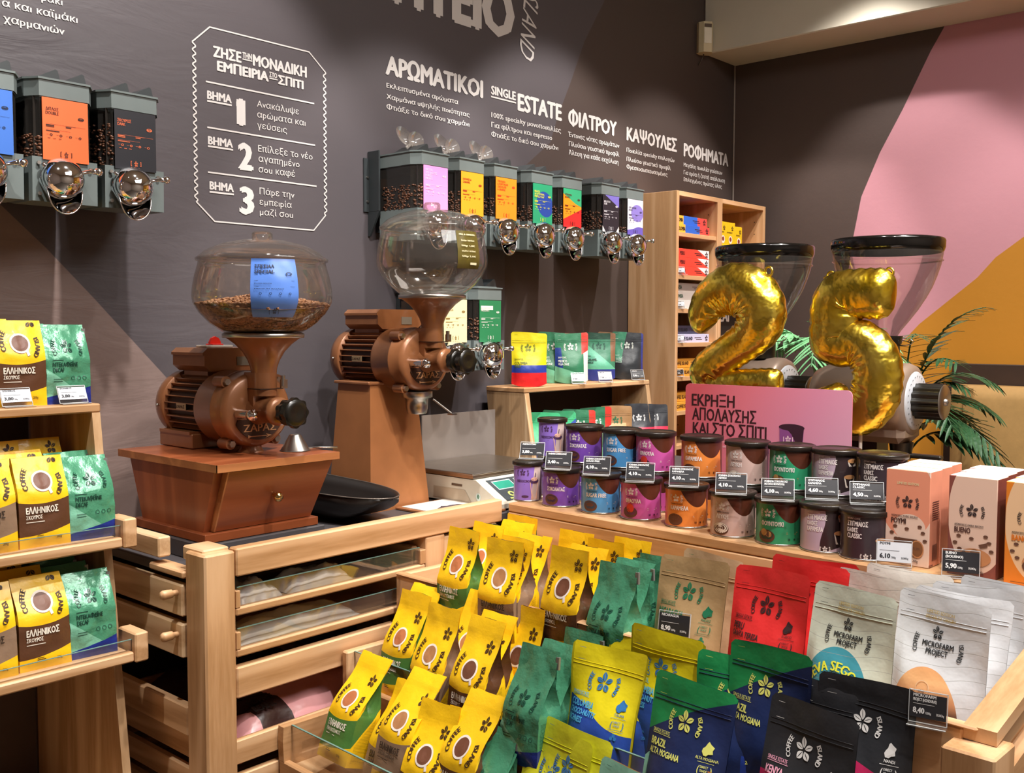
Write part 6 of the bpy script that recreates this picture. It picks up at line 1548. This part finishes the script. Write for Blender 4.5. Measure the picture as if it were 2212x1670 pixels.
for px_, py_, title, price, wh, lab in ((1945, 1222, ['ΡΟΥΜΙ'], '6,10', True, 'white price ticket in front of the ROUMI carton'), (2078, 1250, ['BUENO', '(ΒΟUΕΝΟ)'], '5,90', False, 'black price ticket in front of the BUENO carton')):
    p = at(px_, py_, Z=1.058); ticket(title, price, (1.838, p.y, 1.0605), R(-72), R(10), lab, wh, .062, .036, 'price tickets before the cartons')
p = at(2003, 1568, X=1.436); ticket(['MICROFARM', 'PROJECT (HONDURAS)'], '8,40', (1.436, p.y, p.z), R(-80), R(6), 'tall price ticket in front of the MICROFARM sunset pouch', False, .052, .034, 'price tickets in the stand')
p = at(1500, 1385, Z=.93); ticket(['NICARAGUA'], '8,90', (1.50, p.y, .948), R(-80), R(10), 'price ticket in front of the NICARAGUA pouch', False, .06, .036, 'price tickets in the stand')
# ================================================================= pink sign, balloons, big grinders, plants, bench
PKS = M('pink_sign_print', '#dd6f80', .4); u, v, _ = PKS.uv('UV')
PKS.base(PKS.ramp((u * .75 + (1. - v) * .35 + E(PKS.nt, PKS.noise(2.2, 2, .5, PKS.coord())) * .3 - .15).v, [(.08, '#cf5a64'), (.35, '#dd7585'), (.62, '#d98aa6'), (.95, '#d9a2bb')]))
a, c = at(1482, 828, X=2.135), at(1842, 845, X=2.135)
sw = a.y - c.y; sz = 1.062; sh = a.z - sz
t = thing('promo_sign', 'pink printed sign in Greek standing behind the tins, under the gold balloons', 'sign', (2.135, a.y, sz), (0, 0, R(-90)))
b = B(); pts = []
for cx, cy, a0 in ((sw - .012, .012, -90), (sw - .012, sh - .012, 0), (.012, sh - .012, 90), (.012, .012, 180)):
    for k in range(5): pts.append((cx + .012 * math.cos(R(a0 + k * 22.5)), cy + .012 * math.sin(R(a0 + k * 22.5))))
n = len(pts)
b.add([(x, -.0015, z) for x, z in pts], [list(range(n))], [(x / sw, z / sh) for x, z in pts]); b.add([(x, .0015, z) for x, z in pts], [list(range(n))[::-1]], [(x / sw, z / sh) for x, z in pts])
b.add([(x, -.0015, z) for x, z in pts] + [(x, .0015, z) for x, z in pts], [(i, n + i, n + (i + 1) % n, (i + 1) % n) for i in range(n)])
b.obj('panel', PKS.m, t)
P = P2(); hh = .0305
for i, (s_, w_) in enumerate((('ΕΚΡΗΞΗ', .118), ('ΑΠΟΛΑΥΣΗΣ', .173), ('ΚΑΙ ΣΤΟ ΣΠΙΤΙ', .198))): P.text(s_, .018 + .002 * i, sh - .053 - i * .0345, hh, 0, w=w_, bold=.03)
P.text('Σας κλειδώνει κάτι σοκολατένιο για να σε ταρακουνήσει;', .02, sh - .138, .0055, 1, w=.15); P.text('Έκρηξη σοκολάτα για σένα στο σπίτι, σε 6 ευφραντικές γεύσεις!', .02, sh - .150, .0055, 1, w=.17, bold=.03)
x0 = .252; y0 = sh - .152
P.poly([(x0 + .002, y0), (x0 + .056, y0), (x0 + .060, y0 + .062), (x0, y0 + .062)], 2); P.poly([(x0 + .014, y0 + .062), (x0 + .06, y0 + .062), (x0 + .056, y0 + .022), (x0 + .04, y0 + .028), (x0 + .03, y0 + .046)], 3)
P.disc(x0 + .03, y0 + .062, .0315, .008, 3, 24); P.flower(x0 + .022, y0 + .034, .008, 1); P.text('ΦΡΑΟΥΛΑ', x0 + .012, y0 + .016, .0075, 1, w=.034, bold=.04); P.rect(x0 + .01, y0 + .028, x0 + .012, y0 + .04, 1); P.rect(x0 + .032, y0 + .028, x0 + .034, y0 + .04, 1)
link('lettering', P.mesh('lettering', [ink('#38181c'), ink('#f2cdd6'), ink('#8a4a86'), ink('#3a1c2c')], lambda x, y: (x, -.0022, y)), t)
# ---------------------------------------------------------------- foil balloons
GOLD = M('gold_foil', '#ffd83c', .24, 1.); nz = GOLD.noise(16, 3, .55, GOLD.coord()); GOLD.bump(nz, .6, .012); GOLD.bump(GOLD.noise(70, 2, .5, GOLD.coord()), .18, .003)
GOLD.base(GOLD.ramp(nz, [(.3, '#f6cf30'), (.7, '#ffe468')]))
def balloon(name, label, path, XB, zo, frame, fat=1.27):
    """path: (zoomed px, zoomed py, radius in photo px); frame: (offset x, offset y, scale)"""
    pts = []
    for (x, y, r) in path:
        p = at(frame[0] + x / frame[2], frame[1] + y / frame[2], X=XB); pts.append((p.y, p.z, r / frame[2] * .00112 * fat))
    # smooth the path
    def cr(t):
        i = min(int(t), len(pts) - 2); f = t - i; q = [pts[max(0, min(len(pts) - 1, i + k))] for k in (-1, 0, 1, 2)]
        return [.5 * (2 * q[1][d] + (q[2][d] - q[0][d]) * f + (2 * q[0][d] - 5 * q[1][d] + 4 * q[2][d] - q[3][d]) * f * f + (3 * q[1][d] - q[0][d] - 3 * q[2][d] + q[3][d]) * f ** 3) for d in range(3)]
    NS = 150; S = [cr((len(pts) - 1) * i / NS) for i in range(NS + 1)]
    arcl = [0]
    for i in range(NS): arcl.append(arcl[-1] + math.hypot(S[i + 1][0] - S[i][0], S[i + 1][1] - S[i][1]))
    Ltot = arcl[-1]; NR = 40; vs = []
    for i in range(NS + 1):
        a_, c_ = S[max(0, i - 1)], S[min(NS, i + 1)]; ty, tz = c_[0] - a_[0], c_[1] - a_[1]; l = math.hypot(ty, tz) or 1; ty /= l; tz /= l
        ny, nz_ = -tz, ty
        # curvature: wrinkles gather on the inside of bends
        b0, b1 = S[max(0, i - 4)], S[min(NS, i + 4)]; m0 = (S[i][0] - b0[0], S[i][1] - b0[1]); m1 = (b1[0] - S[i][0], b1[1] - S[i][1])
        cr_ = (m0[0] * m1[1] - m0[1] * m1[0]) / ((math.hypot(*m0) * math.hypot(*m1)) or 1); d = min(arcl[i], Ltot - arcl[i]); r = S[i][2]
        endk = math.sqrt(max(.0, 1 - (1 - min(1, d / (r * .75))) ** 2)) * .97 + .03
        for j in range(NR):
            an = 2 * math.pi * j / NR; cs, sn = math.cos(an), math.sin(an)
            seam = abs(cs) ** 10 * .05
            inner = max(0, cs * (1 if cr_ > 0 else -1)) * min(1, abs(cr_) * 3.2 + .0)
            wr = 1 - .11 * inner * (1 + math.sin(arcl[i] / Ltot * 150 + 2 * math.sin(arcl[i] * 60))) - .028 * (1 + math.sin(arcl[i] * 300 + math.sin(j))) * max(0, abs(cs) - .72) * 3 - .035 * inner * noise.noise(Vector((arcl[i] * 90, j * .7, zo)))
            rr = r * (1 + seam) * wr
            w_ = cs * rr * (1 if abs(cs) < .98 else 1.0); h_ = sn * r * .78 * wr * endk
            w_ *= (.55 + .45 * endk) if d < r * .75 else 1
            vs.append((XB + h_, S[i][0] + ny * w_, S[i][1] + nz_ * w_))
    fs = [(i * NR + j, i * NR + (j + 1) % NR, (i + 1) * NR + (j + 1) % NR, (i + 1) * NR + j) for i in range(NS) for j in range(NR)] + [list(range(NR)), list(range(NS * NR, NS * NR + NR))[::-1]]
    b = B(); b.add(vs, fs, smooth=True); o = b.obj(name, GOLD.m); 
    bm = bmesh.new(); bm.from_mesh(o.data); bmesh.ops.recalc_face_normals(bm, faces=bm.faces); bm.to_mesh(o.data); bm.free()
    return tag(o, label, 'balloon'), S
def loop_tab(par, px, py, XB, rot=0, s=1.):
    p = at(px, py, X=XB); b = B(); b.tube([(0, .009 * s * math.cos(k / 12 * 6.2832), .011 * s * math.sin(k / 12 * 6.2832)) for k in range(12)], .003 * s, 8, closed=True); b.box((-.001, -.004, -.022 * s), (.001, .004, -.010 * s))
    o = b.obj('hanging_tab', GOLD.m, par, tuple(p), (R(rot), 0, 0)); return o
two, S = balloon('number_balloon', 'gold foil number 2 balloon above the pink sign', [(440, 965, 110), (405, 900, 150), (405, 800, 158), (470, 685, 175), (580, 610, 200), (700, 585, 212), (820, 625, 215), (905, 715, 215), (935, 835, 212), (905, 960, 195), (820, 1070, 165), (700, 1165, 150), (580, 1255, 150), (480, 1345, 160), (420, 1430, 165), (440, 1510, 130), (560, 1545, 125), (760, 1545, 130), (960, 1540, 130), (1110, 1535, 125), (1165, 1535, 118)], 2.215, 1, (1440, 500, 4.638))
loop_tab(two, 1661, 586, 2.215, -12); loop_tab(two, 1612, 583, 2.215, 20, .5)
five, S = balloon('number_balloon', 'gold foil number 5 balloon above the right end of the pink sign', [(850, 492, 125), (780, 490, 148), (660, 488, 150), (540, 492, 150), (430, 520, 160), (385, 620, 158), (375, 740, 155), (370, 850, 150), (440, 880, 140), (560, 880, 145), (650, 950, 150), (700, 1060, 152), (705, 1180, 152), (680, 1300, 150), (610, 1400, 140), (500, 1440, 125), (390, 1370, 118), (330, 1265, 122), (310, 1210, 118)], 2.215, 5, (1700, 500, 3.63), 1.2)
loop_tab(five, 1922, 588, 2.215, -25, .9); loop_tab(five, 1794, 594, 2.215, 60, .8)
b = B(); p = at(1882, 915, X=2.20); b.grid(lambda u, v: (2.20 + .004 * math.sin(u * 9), p.y + .035 - .055 * u + .006 * math.sin(v * 8), p.z + .03 - .03 * v - .012 * u), 10, 6); b.obj('tail_tab', GOLD.m, five)
for o_, px_ in ((two, 1560), (five, 1860)):
    p = at(px_, 900, X=2.215); b = B(); b.cyl((2.215, p.y, 1.061), (2.215, p.y, 1.36), .004, 10); b.lathe([(.03, 0), (.03, .004), (.006, .012), (0, .012)], 20, Matrix.Translation((2.215, p.y, 1.0605))); b.obj('stand_stick', plain_cached('white_stick', '#dcd8d0', .4), o_)
# ---------------------------------------------------------------- two shop grinders with tall hoppers
TAUPE = plain('taupe_casting', '#8f7b6c', .35, .3, .05, 60); DIAL = plain('dial_silver', '#c6cad0', .35, .3)
ct = thing('service_counter', 'dark service counter behind the tiered stand carrying the two tall-hopper grinders', 'counter', (2.56, -1.3, 0))
b = B(); b.box((-.22, -.62, 0), (.30, .62, 1.03), bev=.003); b.obj('body', plain('counter_dark', '#3a2c26', .5), ct)
b = B(); b.box((-.24, -.64, 1.03), (.32, .64, 1.06), bev=.003); b.obj('worktop', plain('counter_top', '#57473d', .4), ct)
def shop_grinder(X, Yh, zt, label, rr):
    t = thing('shop_grinder', label, 'coffee grinder', (X, Yh, 1.06), group=None)
    z0 = zt - 1.06; H = .248
    k = rr
    prof = [(.16, -H * .96), (.28, -H * .86), (.43, -H * .76), (.57, -H * .66), (.70, -H * .55), (.80, -H * .45), (.88, -H * .34), (.94, -H * .24), (.975, -H * .14), (.99, -H * .05)]
    b = B(); b.lathe([(r * k, z0 + z) for r, z in prof], 56, cap=False); b.obj('hopper', HOPPER, t)
    b = B(); b.lathe([(.94 * k, z0 - .030), (.985 * k, z0 - .027), (1.01 * k, z0 - .018), (1.015 * k, z0 - .002), (1.0 * k, z0 + .002), (.97 * k, z0 + .004), (.94 * k, z0 + .001), (0, z0 + .001)], 56, cap=False); b.obj('hopper_lid', M('gloss_black', '#100e0d', .12).m if False else LIDB, t)
    b = B(); b.lathe([(.978 * k, z0 - .05), (.984 * k, z0 - .049), (.98 * k, z0 - .046)], 56, cap=False); b.obj('hopper_rib', HOPPER, t)
    b = B(); b.lathe([(.034, z0 - H - .045), (.034, z0 - H + .0), (.038, z0 - H + .004), (.040, z0 - H + .022)], 28); b.obj('hopper_neck', BLACKP, t)
    b = B(); b.tube([(0, -.03, z0 - H - .0), (0, -.05, z0 - H), (0, -.062, z0 - H + .003), (0, -.068, z0 - H + .010), (0, -.060, z0 - H + .014), (0, -.054, z0 - H + .008)], .0015, 6); b.obj('latch_wire', STEEL, t)
    za = z0 - H - .045 - .085
    Ta = Matrix.Translation((0, -.075, za)) @ Matrix.Rotation(R(-90), 4, 'X')
    b = B(); b.lathe([(.0, 0), (.070, 0), (.083, .006), (.088, .018), (.088, .05), (.085, .056), (.085, .20), (.07, .235), (.03, .25), (0, .252)], 48, Ta); b.obj('motor_housing', TAUPE, t)
    b = B(); b.box((-.06, -.07, za - .10), (.06, .12, za - .02), bev=.015); b.obj('lower_housing', TAUPE, t)
    b = B(); b.lathe([(0, -.004), (.066, -.004), (.069, 0)], 44, Matrix.Translation((0, -.075, za)) @ Matrix.Rotation(R(-90), 4, 'X')); dl = b.obj('dial', DIAL, t)
    P = P2()
    for i in range(22): a_ = R(20 + i * 14.5); P.disc(.058 * math.cos(a_), .058 * math.sin(a_), .0018, .0018, 0, 8)
    link('dial_marks', P.mesh('dial_marks', ink('#3a3f46'), lambda x, y: (x, -.0800, za + y)), dl)
    b = B(); pts = [((.040 + .0025 * math.cos(14 * q)) * math.cos(q), (.040 + .0025 * math.cos(14 * q)) * math.sin(q)) for q in [2 * math.pi * i / 112 for i in range(112)]]
    b.prism(pts, .004, .066, Matrix.Translation((0, -.075, za)) @ Matrix.Rotation(R(90), 4, 'X')); kn = b.obj('adjusting_knob', BLACKP, t)
    b = B(); b.lathe([(.041, .066), (.038, .069), (0, .069)], 32, Matrix.Translation((0, -.075, za)) @ Matrix.Rotation(R(90), 4, 'X')); b.lathe([(.009, .069), (.008, .074), (0, .077)], 16, Matrix.Translation((0, -.075, za)) @ Matrix.Rotation(R(90), 4, 'X')); b.obj('knob_cap', STEEL, kn)
    b = B(); b.box((-.035, .0, 0), (.035, .10, za - .09)); b.box((-.09, -.10, 0), (.09, .14, .025), bev=.005); b.obj('pedestal', BLACKP, t)
    b = B(); b.lathe([(.022, za - .14), (.028, za - .10)], 20, Matrix.Translation((0, -.045, 0))); b.box((-.012, -.14, za - .135), (.012, -.05, za - .125), bev=.003); b.obj('spout', BLACKP, t)
    return t
LIDB = M('gloss_black', '#100e0d', .12).m
h1 = at(1651, 540, X=2.46); h2 = at(1917, 525, X=2.40)
shop_grinder(2.46, h1.y, h1.z + .005, 'large grinder with a clear conical hopper behind the number 2 balloon', .1275)
shop_grinder(2.40, h2.y, h2.z + .005, 'large grinder with hopper and black dial knob, behind the number 5 balloon', .1275)
# ---------------------------------------------------------------- palms
LG = plain('frond_light', '#74b07c', .35, 0, 0, 60, .25); DG = plain('frond_dark', '#2f5634', .4, 0, 0, 60, .3)
b = B(); vs = []
for i in range(7):
    s_ = i / 6; w_ = .5 * math.sin(math.pi * min(1, s_ * .9 + .1)) ** .7 * (1 - s_ * .2) if i < 6 else 0
    vs += [(s_, -w_ * .17, -.12 * s_ * s_ + .012), (s_, 0, -.12 * s_ * s_), (s_, w_ * .17, -.12 * s_ * s_ + .012)]
b.add(vs, [(3 * i, 3 * i + 1, 3 * i + 4, 3 * i + 3) for i in range(6)] + [(3 * i + 1, 3 * i + 2, 3 * i + 5, 3 * i + 4) for i in range(6)])
leafL = b.mesh('leaflet', LG); leafD = b.mesh('leaflet', DG)
def palm(name, label, base, potz, fronds, mat, leaf, seed):
    t = thing(name, label, 'plant', (base[0], base[1], 0)); rnd = random.Random(seed)
    b = B(); b.lathe([(.10, .0), (.13, potz * .5), (.145, potz - .02), (.15, potz), (.135, potz), (.13, potz - .03), (0, potz - .03)], 32); b.obj('pot', plain_cached('pot_taupe', '#6f6259', .6), t)
    b = B(); b.lathe([(.129, potz - .028), (0, potz - .015)], 24); b.obj('soil', plain_cached('soil', '#2f231b', .9), t)
    for (az, rise, Lf, droop, nl) in fronds:
        pts = []; d = Vector((math.cos(R(az)), math.sin(R(az)), 0))
        z0 = potz - .02
        for i in range(15): s_ = i / 14; pts.append(Vector((0, 0, z0)) + d * (Lf * (.12 * s_ + .75 * s_ ** 2.0)) + Vector((0, 0, rise * (1.5 * s_ - .62 * s_ * s_) - droop * s_ ** 3.2)))
        b = B(); b.tube(pts, [.005 - .0035 * i / 14 for i in range(15)], 6); fr = b.obj('frond', mat, t)
        for i in range(nl):
            s_ = .42 + .56 * (i + 1) / nl; q = s_ * 14; j = min(13, int(q)); p = pts[j].lerp(pts[j + 1], q - j); tan = (pts[j + 1] - pts[j]).normalized()
            for sg in (-1, 1):
                side = tan.cross(Vector((0, 0, 1))).normalized() * sg; dr = (side * (.9) + tan * (.55 + .7 * (s_ - .4)) + Vector((0, 0, -.12 - .25 * rnd.random()))).normalized()
                ll = Lf * .42 * (1.05 - .75 * abs(s_ - .6) / .5) * rnd.uniform(.85, 1.1); up = Vector((0, 0, 1)); yv = up.cross(dr).normalized(); zv = dr.cross(yv)
                o = link('leaflet', leaf, fr); o.matrix_local = Matrix.Translation(p) @ Matrix((dr, yv, zv)).transposed().to_4x4() @ Matrix.Diagonal((ll, ll * .9, ll, 1))
    return t
pb = at(1770, 850, X=3.06)
palm('potted_fern_palm', 'light green potted palm between the two hoppers, in front of the brown wall', (3.06, pb.y, 0), 1.29, [(95, .34, .30, .14, 14), (75, .30, .26, .14, 14), (115, .36, .30, .16, 14), (200, .36, .34, .20, 13), (250, .38, .30, .16, 13), (150, .36, .30, .18, 12), (-60, .36, .26, .14, 13), (300, .34, .32, .2, 12), (-95, .34, .34, .18, 13), (225, .42, .2, .08, 12), (275, .28, .30, .2, 12), (120, .36, .3, .12, 12)], LG, leafL, 3)
pb = at(1950, 850, X=3.55)
palm('potted_palm', 'dark green potted palm with long fronds beside the tan bench back', (3.55, pb.y, 0), .98, [(-85, .74, .30, .04, 15), (-60, .50, .36, .20, 15), (-100, .42, .40, .24, 15), (-75, .58, .34, .16, 14), (230, .50, .36, .22, 13), (-120, .62, .30, .12, 13), (120, .6, .34, .16, 12), (-90, .34, .40, .22, 15), (-40, .46, .36, .26, 14), (-150, .7, .28, .1, 12), (-95, .52, .26, .12, 14)], DG, leafD, 6)
# ---------------------------------------------------------------- bench back on the right wall
t = thing('bench_back_frame', 'dark brown wooden frame board on the mustard wall above the tan bench cushion', 'frame', (4.04, -1.0, 0))
fa, fb = at(2100, 786, X=4.03), at(2100, 825, X=4.03)
b = B(); b.box((-.015, -1.6, fb.z - .02), (.0195, .02, fa.z), bev=.002); b.obj('rail', plain('dark_walnut', '#3a2a22', .5), t)
b = B(); b.box((-.015, .0, .35), (.0195, .045, fb.z - .02), bev=.002); b.obj('post', plain_cached('dark_walnut_2', '#3a2a22', .5), t)
t = thing('bench_cushion', 'tan canvas bench back cushion with a stitched vertical seam by the right wall', 'cushion', (3.93, -1.6, .72))
cl = at(2050, 832, X=3.90)
TAN = plain('tan_canvas', '#b08a52', .75, 0, .2, 160, .05)
b = B(); x0, x1, y0, y1, z0, z1 = -.03, .085, -1.0, cl.y + 1.6, 0, cl.z - .72
def cf(u, v):
    e = (1 - abs(2 * u - 1) ** 14) ** .5 * (1 - abs(2 * v - 1) ** 14) ** .5
    return (x0 + .03 * (1 - e) + .004 * noise.noise(Vector((u * 14, v * 4, 2))), y1 + (y0 - y1) * u, z0 + (z1 - z0) * v)
b.grid(cf, 60, 24); b.box((x0 + .03, y0, z0), (x1, y1, z1)); b.obj('pad', TAN, t)
b = B(); ys = at(2080, 900, X=3.90).y + 1.6; b.box((x0 - .0035, ys - .035, z0 + .01), (x0 + .0, ys, z1 - .008), bev=.001); b.obj('seam_band', plain_cached('tan_band', '#a07c48', .75), t)
b = B(); b.box((-.03, -1.0, -.34), (.10, y1, -.28), bev=.01); b.box((-.35, -1.0, -.34), (-.03, y1, -.22), bev=.015); b.box((-.33, -.98, -.72), (.08, y1 - .02, -.34)); b.obj('seat_base', plain_cached('bench_brown', '#5a4536', .7), t)
